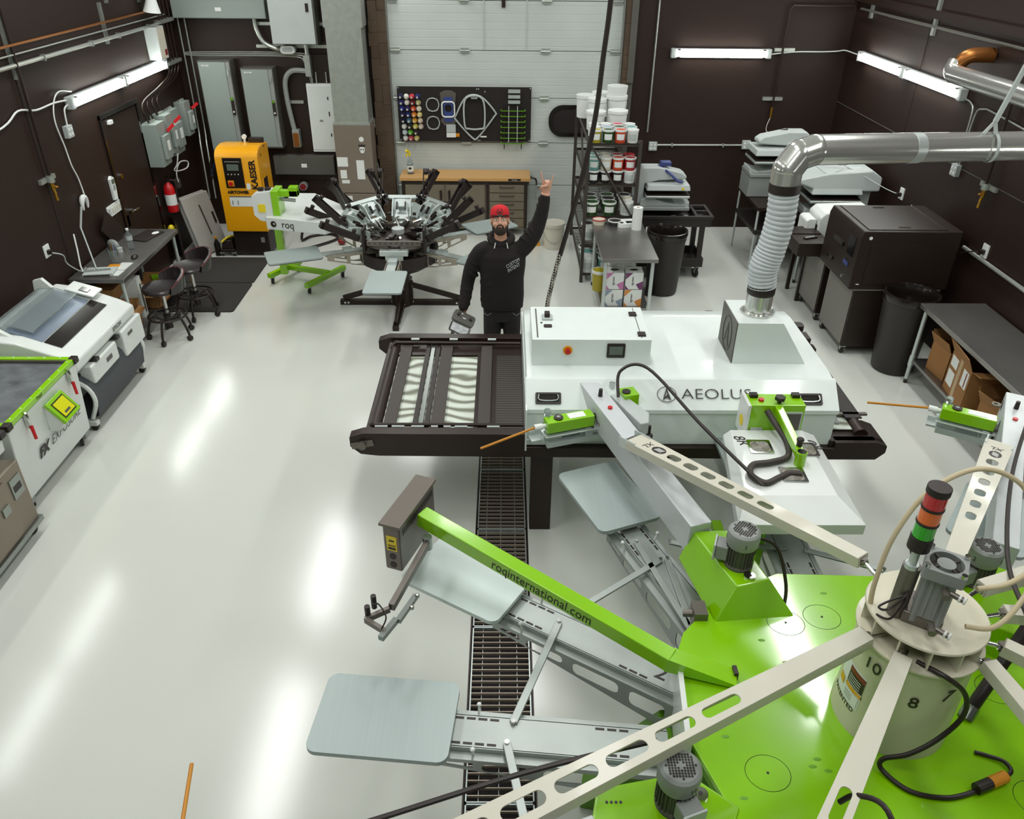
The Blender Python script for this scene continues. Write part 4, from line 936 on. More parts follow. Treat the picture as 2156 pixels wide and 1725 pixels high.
s_ = MB(FRONT(.80, d(5.02), 1.40)).prism(rrect(-.065, .065, -.055, .055, .008), 0, .01).build('touch_screen', 'black', cb); MB(FRONT(.80, d(5.02), 1.40)).bx(-.048, .048, -.03, .035, .01, .012).build('screen', 'screen_grey', cb)
# exhaust hood
m = MB(); A = [(1.66, 5.06), (2.20, 5.06), (2.20, 5.50), (1.66, 5.50)]
b = [m.v((x, d(y), 1.27)) for x, y in A]; B2 = [(1.66, 5.06, 1.60), (1.98, 5.06, 1.60), (1.98, 5.47, 1.60), (1.66, 5.47, 1.60)]
c = [m.v((x, d(y), z)) for x, y, z in B2]; m.f(b[::-1]); m.f(c)
for i in range(4): m.f([b[i], b[(i + 1) % 4], c[(i + 1) % 4], c[i]])
hd = m.build('exhaust_hood', 'white_dry', t, bevel=.004)
MB().bx(1.652, 1.66, d(5.065), d(5.465), 1.28, 1.595).build('logo_panel', 'grey_dark', hd)
m = MB(T(1.651, d(5.26), 1.43) @ RZ(-PI / 2) @ RX(PI / 2)); m.tube([(.11 * math.cos(i * PI / 12), .13 * math.sin(i * PI / 12), .0) for i in range(24)], .003, closed=True, n=5); m.prism([(-.06, -.09), (0, .09), (.06, -.09), (0, -.04)], 0, .002, holes=[[(-.04, -.06), (0, .06), (.01, -.01), (0, -.03)]]); m.build('round_logo', 'black', hd)
# frame rails, legs, belt
def rail(y, nm):
    s = 1 if y < 5.43 else -1
    m = MB(); m.prism([(-1.09, .82), (-1.02, .755), (-.9, .74), (2.35, .72), (2.68, .72), (2.74, .78), (2.74, .84), (2.66, .87) , (2.36, .87), (2.36, .82), (.16, .82), (.16, .93), (-1.0, .93), (-1.09, .90)], d(y) - .045, d(y) + .045, plane='xz')
    return m.build(nm, 'black_metal', t, bevel=.008)
r1 = rail(4.68, 'side_rail'); r2 = rail(6.19, 'side_rail')
bx_ = MB().cyl((-1.0, d(4.63), .845), (-1.0, d(4.60), .845), .03).box((-1.0, d(4.63), .845), (.16, .01, .05), Matrix.Rotation(-.2, 3, 'Y')).build('bearing', 'dull_metal', r1)
MB().prism([(2.33, .72), (2.70, .72), (2.74, .78), (2.74, .84), (2.66, .87), (2.33, .87)], d(4.66), d(4.94), plane='xz').build('motor_cover', 'black_metal', t, bevel=.006)
for x in (.28, 2.12):
    for y in (4.76, 6.1):
        MB().bx(x - .08, x + .08, d(y) - .05, d(y) + .05, .0, .75).build('leg', 'black_metal', t, bevel=.003)
    MB().bx(x - .04, x + .04, d(4.8), d(6.06), .12, .2).build('cross_member', 'black_metal', t)
MB().cyl((-.93, d(4.74), .86), (-.93, d(6.13), .86), .055, n=20).build('end_roller', 'black_metal', t)
MB().cyl((2.58, d(4.74), .86), (2.58, d(6.13), .86), .055, n=20).build('end_roller', 'black_metal', t)
mat('belt_black', '#2b2523', .6, bump=(90, .4))
def moire():
    m = mat('belt_mesh', '#b9c0b4', .5)
    nt = m.node_tree; b = nt.nodes['Principled BSDF']
    tc = nt.nodes.new('ShaderNodeTexCoord'); wv = nt.nodes.new('ShaderNodeTexWave'); wv.bands_direction = 'Y'; wv.inputs['Scale'].default_value = 2.6
    wv.inputs['Distortion'].default_value = 9; wv.inputs['Detail'].default_value = 1.5; wv.inputs['Detail Scale'].default_value = .9
    rp = nt.nodes.new('ShaderNodeValToRGB'); rp.color_ramp.elements[0].color = lin('#6d705e'); rp.color_ramp.elements[1].color = lin('#ccd4c8'); rp.color_ramp.elements[0].position = .05; rp.color_ramp.elements[1].position = .75
    nt.links.new(tc.outputs['Object'], wv.inputs['Vector']); nt.links.new(wv.outputs['Fac'], rp.inputs['Fac']); nt.links.new(rp.outputs['Color'], b.inputs['Base Color'])
moire()
def ribbed():
    m = mat('belt_rib', '#2e2824', .5)
    nt = m.node_tree; b = nt.nodes['Principled BSDF']
    tc = nt.nodes.new('ShaderNodeTexCoord'); wv = nt.nodes.new('ShaderNodeTexWave'); wv.bands_direction = 'Y'; wv.inputs['Scale'].default_value = 9
    rp = nt.nodes.new('ShaderNodeValToRGB'); rp.color_ramp.elements[0].color = lin('#1d1715'); rp.color_ramp.elements[1].color = lin('#4b443c'); rp.color_ramp.elements[0].position = .5
    nt.links.new(tc.outputs['Object'], wv.inputs['Vector']); nt.links.new(wv.outputs['Fac'], rp.inputs['Fac']); nt.links.new(rp.outputs['Color'], b.inputs['Base Color'])
ribbed()
MB().bx(-.93, 2.58, d(4.79), d(5.88), .880, .886).build('mesh_belt', 'belt_mesh', t)
MB().bx(-.07, .2, d(4.75), d(6.1), .886, .892).build('ribbed_belt', 'belt_rib', t)
MB().bx(-.99, -.90, d(4.74), d(6.12), .885, .905).build('end_plate', 'black_metal', t, bevel=.01)
MB().bx(-.22, -.06, d(4.75), d(6.1), .886, .894).build('belt_guide', 'black_metal', t)
MB().bx(-.95, .15, d(5.9), d(6.14), .87, .893).build('inner_guard', 'black_metal', t)
for x0, x1, mm in ((-.87, -.78, 'charcoal'), (-.66, -.625, 'black'), (-.615, -.585, 'steel'), (-.575, -.54, 'black'), (-.53, -.435, 'charcoal'), (-.19, -.10, 'charcoal')):
    MB().bx(x0, x1, d(4.74), d(6.06), .893, .915).build('cross_bar', mm, t)
for y in (4.76, 6.05): MB().tube([(-.96, d(y) + (.05 if y < 5 else -.05), .9), (-.93, d(y), .925), (-.8, d(y), .93), (.14, d(y), .93)], .014, sm=3).build('hand_rail', 'black_metal', t)
for x in (-.92, -.8, -.66, -.52, -.47, -.35, -.12): MB().bx(x, x + .09, d(4.73), d(4.76), .925, .932).build('rail_tab', 'grey_light', t)
for x in (-.8, -.47, -.14): MB().bx(x, x + .07, d(6.1), d(6.13), .93, .937).build('rail_tab', 'grey_light', t)
# right end frame of the conveyor
MB().bx(2.36, 2.70, d(4.95), d(4.98), .90, .915).build('hand_rail', 'dull_metal', t)
MB().bx(2.40, 2.66, d(6.12), d(6.26), .84, .95).build('end_bracket', 'black_metal', t); MB().prism(rrect(2.5, 2.66, d(6.3), d(6.4), .03), .93, .98).build('end_box', 'black', t)
MB().bx(2.52, 2.64, d(4.9), d(6.2), .905, .915).build('belt_end', 'belt_black', t); MB().bx(2.43, 2.46, d(4.85), d(5.9), .89, .9).build('rod', 'steel', t)
# --- round exhaust duct
t = thing('exhaust_duct', 'silver round exhaust duct bending from the dryer hood across to the right', 'duct', (1.84, 5.25, 1.6))
o_ = (1.84, 5.25, 1.6)
def L(x, y, z): return (x - o_[0], y - o_[1], z - o_[2])
m = MB(); m.lathe([(.12, -.0), (.12, .015), (.093, .02), (.093, .18), (.096, .18), (.096, .19), (.093, .19)], n=28); m.build('collar', 'duct', t)
mm = MB()
for i in range(7): mm.ball((.115 * math.cos(i), .115 * math.sin(i), .02), .012, n=6)
mm.build('collar_clips', 'grey_light', t)
MB().lathe([(.096, .15), (.099, .16), (.099, .21), (.096, .22)], n=28).build('clamp_band', 'black', t)
pts = [V(*L(1.84, 5.25, 1.80)), V(*L(1.83, 5.25, 1.95)), V(*L(1.86, 5.25, 2.1)), V(*L(1.88, 5.25, 2.3)), V(*L(1.87, 5.25, 2.5))]
pp = smooth(pts, 60); n = len(pp); rs = [.094 + .0065 * abs(math.sin(i * PI / 10)) for i in range(n)]
rs = [r * (1.04 if 50 < i < 110 else 1) for i, r in enumerate(rs)]
MB().tube(pp, .09, n=24, rs=rs).build('flexible_hose', 'flexduct', t, smooth_a=60)
MB().tube([L(1.87, 5.25, 2.48), L(1.868, 5.25, 2.54)], .104, n=28).build('clamp_band', 'black', t)
# gored elbow
E1, E2, E3, E4 = L(1.866, 5.25, 2.52), L(1.87, 5.25, 2.66), L(1.92, 5.265, 2.75), L(2.04, 5.29, 2.79)
MB().tube([E1, L(1.866, 5.25, 2.635)], .099, n=28).build('elbow_segment', 'duct', t)
MB().tube([L(1.866, 5.25, 2.63), L(1.93, 5.27, 2.72)], .1, n=28).build('elbow_segment', 'duct', t)
MB().tube([L(1.93, 5.27, 2.715), L(2.03, 5.29, 2.745)], .1, n=28).build('elbow_segment', 'duct', t)
st = MB().tube([L(2.02, 5.29, 2.745), L(2.75, 5.45, 2.725)], .098, n=32).build('straight_pipe', 'duct', t)
st = MB().tube([L(2.75, 5.45, 2.725), L(4.72, 5.88, 2.67)], .097, n=32).build('straight_pipe', 'duct', t)
MB().tube([L(2.73, 5.445, 2.7255), L(2.80, 5.46, 2.7235)], .1, n=32).build('foil_tape', 'alu', t)
for p in (L(1.866, 5.25, 2.63), L(1.93, 5.27, 2.717), L(2.03, 5.29, 2.745)):
    MB().ball(p, .1005, n=28, sc=(1, 1, 1)).build('elbow_ball', 'duct', t)
t = thing('duct_strap', 'white metal strap hanging from above and forking around the round duct', 'strap', (3.3, 5.55, 2.71))
MB().beam((.02, .0, .17), (.22, 0, 1.0), .02, .028).build('strut', 'grey_light', t)
m = MB(); m.beam((.02, 0, .17), (-.05, -.02, .09), .006, .025).beam((.02, 0, .17), (.04, -.02, .09), .006, .025); m.build('fork', 'grey_light', t)
MB(T(.04, 0, 0) @ RY(PI / 2)).lathe([(.1, -.012), (.1, .012)], n=28).build('band', 'grey_light', t)
t = thing('wall_duct', 'second silver round duct elbowing out of the right wall beside the tube light', 'duct', (4.4, 7.6, 2.77))
MB().tube([(0, .68, .0), (0, -1.25, .02)], .085, n=28).build('straight_pipe', 'duct', t)
MB().tube([(0, .68, 0), (.02, .76, .03), (.05, .78, .1)], .085, n=28, sm=5).build('elbow', 'duct', t)
MB().tube([(.05, .76, .06), (.12, .72, .16), (.34, .7, .17)], .07, n=20, sm=5).build('copper_flue', 'copper', t)
# --- overhead cable dropping behind the dryer
o = pipe('overhead_cable', 'thick black cable hanging from above down behind the dryer', 'cable', [(.84, 6.9, 4.3), (.82, 6.9, 3.49), (.79, 6.9, 3.08), (.75, 6.9, 2.57), (.64, 6.9, 1.96), (.51, 6.9, 1.40)], .022, 'black', sm=8, n=10)
MB().tube([V(.51, 6.9, 1.42), V(.42, 6.88, 1.0), V(.40, 6.85, .8)], .02, sm=5, n=8).build('cable_grip', 'grip', o) if 'grip' in MATS else None
def grip():
    m = mat('grip', '#57544c', .5); nt = m.node_tree; b = nt.nodes['Principled BSDF']
    tc = nt.nodes.new('ShaderNodeTexCoord'); ck = nt.nodes.new('ShaderNodeTexChecker'); ck.inputs['Scale'].default_value = 55; ck.inputs['Color1'].default_value = lin('#1c1614'); ck.inputs['Color2'].default_value = lin('#b8b4a6')
    mp = nt.nodes.new('ShaderNodeMapping'); mp.inputs['Rotation'].default_value = (.7, .5, .8); nt.links.new(tc.outputs['Object'], mp.inputs['Vector']); nt.links.new(mp.outputs['Vector'], ck.inputs['Vector']); nt.links.new(ck.outputs['Color'], b.inputs['Base Color'])
grip()
MB().tube([V(.51, 6.9, 1.42), V(.42, 6.88, 1.0), V(.40, 6.85, .8)], .021, sm=5, n=8).build('cable_grip', 'grip', o)
# ================================================================ back: workbench, bucket, ink rack, table
t = thing('workbench', 'steel workbench with a wooden top below the black board', 'workbench', (-.57, 11.62, 0))
MB().bx(-.94, .94, -.23, .23, .82, .87).build('wood_top', 'wood_top', t, bevel=.006)
MB().bx(-.92, .92, -.21, .22, .78, .82).build('top_frame', 'black_metal', t)
for x in (-.9, .32, .88):
    for y in (-.19, .19): MB().bx(x - .02, x + .02, y - .02, y + .02, 0, .78).build('leg', 'black_metal', t)
MB().bx(-.88, .30, -.18, .2, .1, .78).build('cabinet', 'drawer', t)
for i, x in enumerate((-.87, -.28)):
    dd = MB().bx(x, x + .56, -.2, -.18, .12, .76).build('door', 'drawer', t, bevel=.004); MB().bx(x + (.5 if i == 0 else .03), x + (.53 if i == 0 else .06), -.23, -.2, .55, .68).build('door_handle', 'black_metal', dd)
MB().bx(.34, .86, -.18, .2, .1, .78).build('drawer_case', 'drawer', t)
for i in range(5):
    z1 = .765 - i * .125; dr_ = MB().bx(.35, .85, -.205, -.18, z1 - .115, z1).build('drawer', 'drawer', t, bevel=.003)
    MB().tube([(.5, -.205, z1 - .03), (.5, -.235, z1 - .035), (.7, -.235, z1 - .035), (.7, -.205, z1 - .03)], .007, n=6).build('drawer_handle', 'black', dr_)
MB().tube([(.94, -.15, .85), (1.02, -.15, .84), (1.03, -.15, .76), (1.03, .1, .76), (.95, .1, .8)], .012, sm=3, n=6).build('side_handle', 'black', t)
MB().bx(.62, .8, -.235, -.23, .83, .86).build('badge', 'black', t); text('Husky', .03, 'grey_light', t, FRONT(.71, -.236, .845), ext=.0005)
t = thing('spray_bottle', 'clear spray bottle with a yellow trigger on the workbench', 'spray bottle', (-1.37, 11.6, .87)); MB().lathe([(0, 0), (.045, 0), (.045, .13), (.03, .19), (.014, .23), (.014, .25), (0, .25)], n=18).build('bottle', 'clear', t); MB().lathe([(.0455, .04), (.0455, .12)], n=18).build('label', 'paper', t); MB().cyl((0, 0, .25), (0, 0, .29), .016).beam((-.01, .01, .3), (-.04, -.04, .34), .03, .03).beam((-.03, -.03, .3), (-.045, -.045, .25), .012, .02).build('trigger', 'yellow', t); MB().bx(-.02, .02, -.047, -.045, .07, .1).build('print', 'black', t)
def bucket(lab, x, y, z, r, h, m='paper', lid=None, group=None, label_c=None, handle=False, taper=.9, ang=None, name='bucket', cat='bucket'):
    t = thing(name, lab, cat, (x, y, z), 0 if ang is None else ang, group)
    MB().lathe([(0, 0), (r * taper, 0), (r, h), (r, h), (0, h)] if lid else [(0, 0), (r * taper, 0), (r, h), (r * .95, h), (r * .88, .01), (0, .01)], n=20).build('pail', m, t)
    if lid: MB().lathe([(r * 1.0, h - h * .12), (r * 1.06, h - h * .12), (r * 1.07, h + .004), (r * .98, h + .006), (r * .95, h - .002), (0, h - .002)], n=20).build('lid', lid, t)
    if label_c:
        mm = MB(); n = 8; a0, a1 = -PI * .75, -PI * .3; k = r * (taper + (1 - taper) * .5) + .003
        for i in range(n):
            p, q = a0 + (a1 - a0) * i / n, a0 + (a1 - a0) * (i + 1) / n
            mm.f([mm.v((k * math.cos(p), k * math.sin(p), h * .25)), mm.v((k * math.cos(q), k * math.sin(q), h * .25)), mm.v(((k + r * .04) * math.cos(q), (k + r * .04) * math.sin(q), h * .72)), mm.v(((k + r * .04) * math.cos(p), (k + r * .04) * math.sin(p), h * .72))])
        mm.build('label', label_c, t)
    if handle: MB().tube([(r * math.cos(a), r * math.sin(a), h * .8 - .5 * h * max(0, -math.sin(a)) ** 1) for a in [R(-180 + i * 18) for i in range(11)]], .004, n=5).build('bail', 'galv', t)
    return t
bucket('large white bucket standing on the floor beside the workbench', .70, 10.95, 0, .15, .37, 'offwhite', 'offwhite', handle=True)
o = MB().prism([(.38, .0), (.52, .0), (.45, .32)], 11.0, 11.3, plane='xz').build('wet_floor_sign', 'kaeser'); tag(o, 'yellow floor sign standing between the workbench and the white bucket', 'sign')
# ink rack
RX0, RX1, RY0, RY1 = 1.0, 1.62, 9.66, 11.5
t = thing('ink_rack', 'black steel rack full of ink tubs behind the stainless table', 'rack', ((RX0 + RX1) / 2, (RY0 + RY1) / 2, 0)); hw, hd = .31, .92
for sx in (-1, 1):
    for sy in (-1, 1): MB().bx(sx * hw - .02, sx * hw + .02, sy * hd - .02, sy * hd + .02, 0, 1.8 + (.0)).build('post', 'charcoal', t)
LV = [.12, .5, .88, 1.28, 1.76]
for z in LV:
    MB().bx(-hw, hw, -hd, -hd + .02, z - .03, z).bx(-hw, hw, hd - .02, hd, z - .03, z).bx(-hw, -hw + .02, -hd, hd, z - .03, z).bx(hw - .02, hw, -hd, hd, z - .03, z).build('shelf_frame', 'charcoal', t)
    w_ = MB()
    for i in range(38): w_.bx(-hw, hw, -hd + i * .049, -hd + i * .049 + .006, z - .008, z - .002)
    for i in range(5): w_.bx(-hw + i * .15, -hw + i * .15 + .006, -hd, hd, z - .012, z - .006)
    w_.build('wire_shelf', 'black_metal', t)
MB().beam((-hw - .01, -hd, 1.0), (-hw - .01, -hd + .9, 1.75), .025, .01).build('brace', 'charcoal', t)
MB().beam((-hw + .02, -hd - .01, 1.76), (hw - .05, -hd - .01, .9), .01, .025).build('brace', 'charcoal', t)
MB().beam((-hw - .01, -hd, 1.28), (-hw - .01, hd, .5), .02, .01).build('brace', 'charcoal', t)
CL = {'w': 'tub_white', 'r': 'tub_red', 'o': 'tub_orange', 't': 'tub_teal', 'g': 'tub_green', 'k': 'tub_black', 'b': 'tub_blue', 'y': 'tub_yellow', 'p': 'tub_pink', 'm': 'tub_mustard', 'c': 'tub_cream'}
for k_, h_ in (('white', '#dfe3df'), ('red', '#a8262c'), ('orange', '#cf4a26'), ('teal', '#6fa8a0'), ('green', '#274a1c'), ('black', '#2a2525'), ('blue', '#9fb0c8'), ('yellow', '#dcd60f'), ('pink', '#c43a58'), ('mustard', '#a89a24'), ('cream', '#d9d2bd')): mat('tub_' + k_, h_, .35)
CN = {'w': 'white', 'r': 'red', 'o': 'orange', 't': 'teal', 'g': 'dark green', 'k': 'black', 'b': 'pale blue', 'y': 'yellow', 'p': 'pink', 'm': 'mustard', 'c': 'cream'}
lvn = ['bottom rack shelf', 'second rack shelf', 'middle rack shelf', 'fourth rack shelf', 'top rack shelf']
def tubs(level, rows, r=.07, h=.15, y0=9.76, dy=.16, stack=0, pos='front'):
    for j, row in enumerate(rows):
        n = len(row)
        for i, c in enumerate(row):
            if c == ' ': continue
            body, lid = (c, 'w') if c.islower() else (c.lower(), c.lower())
            x = RX0 + .09 + i * (RX1 - RX0 - .18) / max(1, n - 1); y = y0 + j * dy; z = LV[level] + stack * h
            bucket('%s ink tub, %s%s, row %s, %s from left' % (CN[body], lvn[level], ' upper layer' if stack else '', ('one', 'two', 'three')[j], ('first', 'second', 'third', 'fourth')[i]), x, y, z, r, h * .97, CL[body], CL[lid], 'ink tubs on the rack', 'paper' if body not in 'w' else 'grey_light', name='ink_tub', cat='ink tub')
tubs(4, ['mgow', 'wbgt', 'wwpw'], .068, .15)
tubs(3, ['kkkw', 'tkRR'], .068, .15); 
tubs(3, ['tcor', 'tcrR'], .068, .15, stack=1, y0=9.78)
tubs(2, ['ggw', 'gkc', 'kgk'], .085, .16)
tubs(1, [' kwr', 'wkto', 'ktwk'], .08, .16)
tubs(0, ['wtk', 'tkw', 'kwt'], .09, .2, dy=.2)
for (x, y, z, r, h, l) in ((1.46, 10.9, 1.76, .13, .33, 'upright white bucket standing tallest at the back right of the rack top'), (1.46, 10.9, 2.09, .135, .12, 'white bucket nested on top of the tallest bucket on the rack'), (1.08, 11.2, 1.76, .12, .28, 'white bucket at the back left of the rack top'), (1.2, 10.85, 1.76, .12, .3, 'white bucket in the middle of the rack top behind the black cable'), (1.15, 10.45, 1.76, .12, .22, 'white bucket on the rack top, nearest the left edge'), (1.42, 10.4, 1.76, .12, .24, 'white bucket on the rack top in front of the tallest one'), (1.3, 11.3, 1.76, .12, .3, 'white bucket at the very back of the rack top')):
    bucket(l, x, y, z, r, h, 'paper', 'paper' if h > .2 else None, 'white buckets on the rack top', handle=h > .3)
# stainless centre table
CT = steel_table('work_table', 'stainless table in front of the ink rack with a paper towel roll', 1.09, 1.72, 8.34, 9.62, .82, .2)
ct = .82
t = thing('paper_towel', 'white paper towel roll standing on the stainless table', 'paper towel', (1.61, 9.36, ct)); MB().lathe([(.015, .27), (.06, .27), (.06, 0), (.015, 0), (.015, .27)], n=24).build('roll', 'paper', t); MB().lathe([(.016, .0), (.018, .272), (.014, .272)], n=16).build('core', 'card', t)
t = thing('digital_scale', 'white digital scale with a small screen on the stainless table', 'scale', (1.50, 9.5, ct), R(8)); MB().prism(rrect(-.12, .12, -.1, .1, .05), 0, .05).build('body', 'paper', t, bevel=.012); MB().prism(rrect(-.01, .09, -.07, -.0, .008), .05, .054).build('display', 'screen_dark', t); MB().prism(circ(-.07, -.05, .025, 12), .05, .054).build('dial', 'black', t)
for i, (x, y, c, lc, l) in enumerate(((1.17, 9.55, 'c', 'r', 'cream tub with a red lid on the stainless table'), (1.36, 9.5, 'k', 'w', 'dark tub with a white ringed lid on the stainless table'), (1.2, 9.78, 'c', 'm', 'cream tub with a tan lid at the rack end of the table'), (1.33, 9.86, 'k', 'k', 'black lidded tub behind the scale'), (1.48, 9.84, 'b', 'b', 'pale grey lidded tub behind the scale'), (1.44, 10.06, 'y', None, 'yellow open tub behind the other tubs'), (1.1, 10.0, 'w', 'w', 'tall white tub at the rack end of the table'), (1.26, 10.1, 'w', 'w', 'white lidded tub second from the left behind the table'))):
    z = ct if y < 9.6 else .88
    bucket(l, x, y, z if y < 9.6 else .89, .078, .06 if y < 9.6 else .1, CL[c], CL[lc] if lc else None, 'lidded tubs by the scale', name='ink_tub', cat='ink tub') if y < 9.62 else None
def glove_box(x, y, z, m1, m2, l):
    t = thing('glove_box', l, 'box', (x, y, z), 0, 'printed cartons under the stainless table')
    MB().bx(-.1, .1, -.1, .1, 0, .2).build('carton', 'paper', t, bevel=.002)
    m = MB().use(m1); m.prism([(-.1, .2), (-.02, .2), (-.1, .12)], -.1015, -.1, plane='xz'); m.prism([(.1, 0), (.1, .1), (.02, .06), (.06, 0)], -.1015, -.1, plane='xz').prism([(-.1, 0), (-.06, 0), (-.1, .05)], -.1015, -.1, plane='xz').build('print', None, t)
    MB().prism(circ(0, 0, .05, 14, .03), .2, .201).build('opening', 'black', t)
    text('sgreen', .04, 'black', t, T(-.02, -.102, .1) @ RX(PI / 2) @ RZ(PI / 2), ext=.0005)
mat('print_pink', '#c178a8', .6); mat('print_orange', '#d0873a', .6); mat('print_grey', '#8b99a8', .6); mat('print_purple', '#6f3a66', .6)
glove_box(1.27, 8.56, .41, 'print_pink', 'black', 'white carton with pink triangles under the table, upper left')
glove_box(1.49, 8.56, .41, 'print_purple', 'black', 'white carton with purple corners under the table, upper right')
glove_box(1.27, 8.56, .2, 'print_grey', 'black', 'white carton with grey print under the table, lower left')
glove_box(1.49, 8.56, .2, 'print_orange', 'black', 'white carton with orange corners under the table, lower right')
o = MB().prism([(-.15, 0), (-.05, .1), (.02, .06), (.1, .09), (.16, 0)], 8.66, 8.9, plane='xz'); ob = o.build('rags', 'paper'); ob.location = (1.36, 0, .615); tag(ob, 'crumpled white rags on top of the cartons under the table', 'rags')
bucket('mustard yellow bucket on the floor beside the stainless table', 1.15, 8.95, .2, .09, .25, 'tub_mustard', 'tub_white')
# black bin between table and cart
def bin_(lab, x, y, r, h, bag=True):
    t = thing('trash_bin', lab, 'bin', (x, y, 0), 0)
    MB().lathe([(0, .01), (r * .78, .01), (r * .8, .02), (r * .97, h * .86), (r, h * .88), (r, h), (r * .94, h), (r * .92, h * .88), (r * .76, .04), (0, .04)], n=32).build('barrel', 'plastic_dk', t)
    MB().lathe([(r * 1.02, h * .93), (r * 1.05, h * .97), (r * 1.03, h + .012), (r * .97, h + .014), (r * .9, h - .03), (r * .85, h * .8), (r * .5, h * .72), (0, h * .7)], n=32).build('liner_bag', 'black_gloss', t)
    return t
b1 = bin_('black wheeled trash bin between the stainless table and the black cart', 2.0, 9.37, .24, .80)
MB().cyl((-.2, -.12, .06), (-.14, -.16, .06), .06).build('wheel', 'black', b1)
m = MB(); random.seed(5)
for i in range(9): m.ball((random.uniform(-.12, .12), random.uniform(-.12, .12), .60 + random.uniform(0, .04)), .035, n=6)
tag(m.build('crumpled_trash', 'clear'), 'clear crumpled plastic inside the black bin', 'trash').location = (2.0, 9.37, 0); 
bpy.data.objects['crumpled_trash']['kind'] = 'stuff'
bin_('black trash bin beside the right wall bench', 4.12, 7.36, .26, .85)
# utility cart
t = thing('utility_cart', 'black plastic utility cart with a deep tray and a silver heat press on it', 'cart', (2.18, 10.05, 0))
m = MB(); m.prism([(-.48, -.26), (.48, -.26), (.48, .26), (-.48, .26)], .80, .84, holes=[[(-.46, -.22), (.25, -.22), (.25, .22), (-.46, .22)], [(.29, -.2), (.44, -.2), (.44, -.02), (.29, -.02)], [(.29, .02), (.44, .02), (.44, .2), (.29, .2)]])
m.bx(-.45, .45, -.24, .24, .70, .76); m.bx(-.46, -.44, -.24, .24, .74, .82).bx(.25, .27, -.24, .24, .74, .82).bx(-.46, .46, -.25, -.23, .70, .81).bx(-.46, .46, .23, .25, .70, .81); m.build('top_tray', 'plastic_dk', t, bevel=.004)
MB().bx(-.45, .42, -.24, .24, .16, .19).bx(-.45, .42, -.25, -.23, .16, .28).bx(-.45, .42, .23, .25, .16, .28).bx(.4, .42, -.24, .24, .16, .28).build('bottom_tray', 'plastic_dk', t, bevel=.004)
for sx in (-.4, .36):
    for sy in (-.21, .21): MB().bx(sx - .03, sx + .03, sy - .03, sy + .03, .16, .72).build('upright', 'plastic_dk', t)
for sx in (-.38, .36):
    for sy in (-.2, .2): caster('caster', t, sx, sy, .16, .4, .06, 'rubber', 'galv')
for x in (.02, .18): tag(MB(T(2.18 + x, 9.98, .765) @ RZ(.1)).bx(-.03, .03, -.07, .07, 0, .008).build('paper_tag', 'paper'), 'small white card in the cart tray, %s' % ('left one' if x < .1 else 'right one'), 'card')
# --- heat presses
def heat_press(lab, loc, rz, s=1, body='grey_light', blue=True, label_txt=None):
    t = thing('heat_press', lab, 'heat press', loc, rz); t.scale = (s, s, s)
    MB().bx(-.32, .30, -.2, .2, .0, .05).build('base', 'grey_mid', t, bevel=.015)
    MB().prism([(-.3, .04), (-.3, .12), (-.2, .16), (.0, .09), (.2, .06), (.3, .1), (.3, .04)], -.14, .14, plane='xz').build('lower_frame', 'grey_light', t, bevel=.01)
    MB().bx(-.25, .28, -.22, .22, .16, .19).build('lower_platen', 'alu', t, bevel=.01); MB().bx(-.24, .27, -.21, .21, .19, .205).build('pad', 'black', t)
    MB().bx(-.25, .28, -.22, .22, .25, .32, .95, .9).build('upper_platen', 'grey_light', t, bevel=.012)
    MB().bx(.17, .2, -.222, -.218, .265, .29).build('warning_sticker', 'yellow', t)
    MB().prism([(-.38, .05), (-.38, .42), (-.3, .50), (-.1, .50), (.18, .44), (.24, .40), (.24, .36), (-.1, .34), (-.26, .30), (-.26, .05)], -.1, .1, plane='xz').build('arm_housing', body, t, bevel=.03, seg=3)
    MB().tube([(-.1, 0, .5), (.02, -.13, .44), (.12, -.18, .36), (.18, -.18, .35)], .016, sm=4).build('handle', 'blue_dk' if blue else 'charcoal', t)
    if blue: MB().bx(-.08, .05, -.05, .06, .5, .55).build('control_head', 'blue_dk', t, bevel=.01)
    return t
heat_press('silver heat press with blue handle on the black cart', (2.05, 10.12, .87), 0, 1.05)
# ================================================================ right side
t = thing('printer_cabinet', 'large black film printer with two handles on its lid on a rolling cabinet', 'printer', (4.1, 8.05, 0))
def OB(): return MB(T(-4.1, -8.05, 0))
mat('blk_satin', '#241914', .42, noise=(8, .08), bump=(80, .05))
mat('cab_grey', '#7d7a74', .45, .35)
up = OB(); up.prism([(3.575, .78), (3.575, 1.33), (3.60, 1.40), (4.6, 1.40), (4.6, .78)], 7.62, 8.50, plane='xz'); upo = up.build('printer_body', 'blk_satin', t, bevel=.01)
OB().bx(3.66, 4.45, 7.66, 8.46, 1.40, 1.408).build('lid', 'blk_satin', t, bevel=.003)
for y in (7.72, 8.38): OB().bx(3.98, 4.10, y - .02, y + .02, 1.408, 1.41).build('lid_handle', 'chrome', t)
OB().bx(4.44, 4.446, 7.64, 8.48, 1.405, 1.412).build('lid_hinge', 'chrome', t)
OB().bx(3.569, 3.576, 7.70, 7.86, 1.10, 1.30).build('display', 'screen_dark', t)
OB().bx(3.55, 3.576, 7.95, 8.2, 1.13, 1.17).build('front_handle', 'black_gloss', t); OB().bx(3.56, 3.576, 8.15, 8.3, .9, .94).build('front_handle', 'black_gloss', t)
OB().bx(3.566, 3.576, 7.76, 7.88, .98, 1.02).build('blue_label', 'blue_dk', t); OB().cyl((3.575, 7.80, .86), (3.55, 7.80, .86), .016, n=10).build('key_lock', 'chrome', t)
OB().bx(3.70, 4.45, 7.612, 7.62, .84, 1.27).build('side_panel', 'blk_satin', t); m = OB(); m.prism(circ(3.68, 1.33, .018, 8), 7.616, 7.62, plane='xz'); m.build('small_logo', 'paper', t)
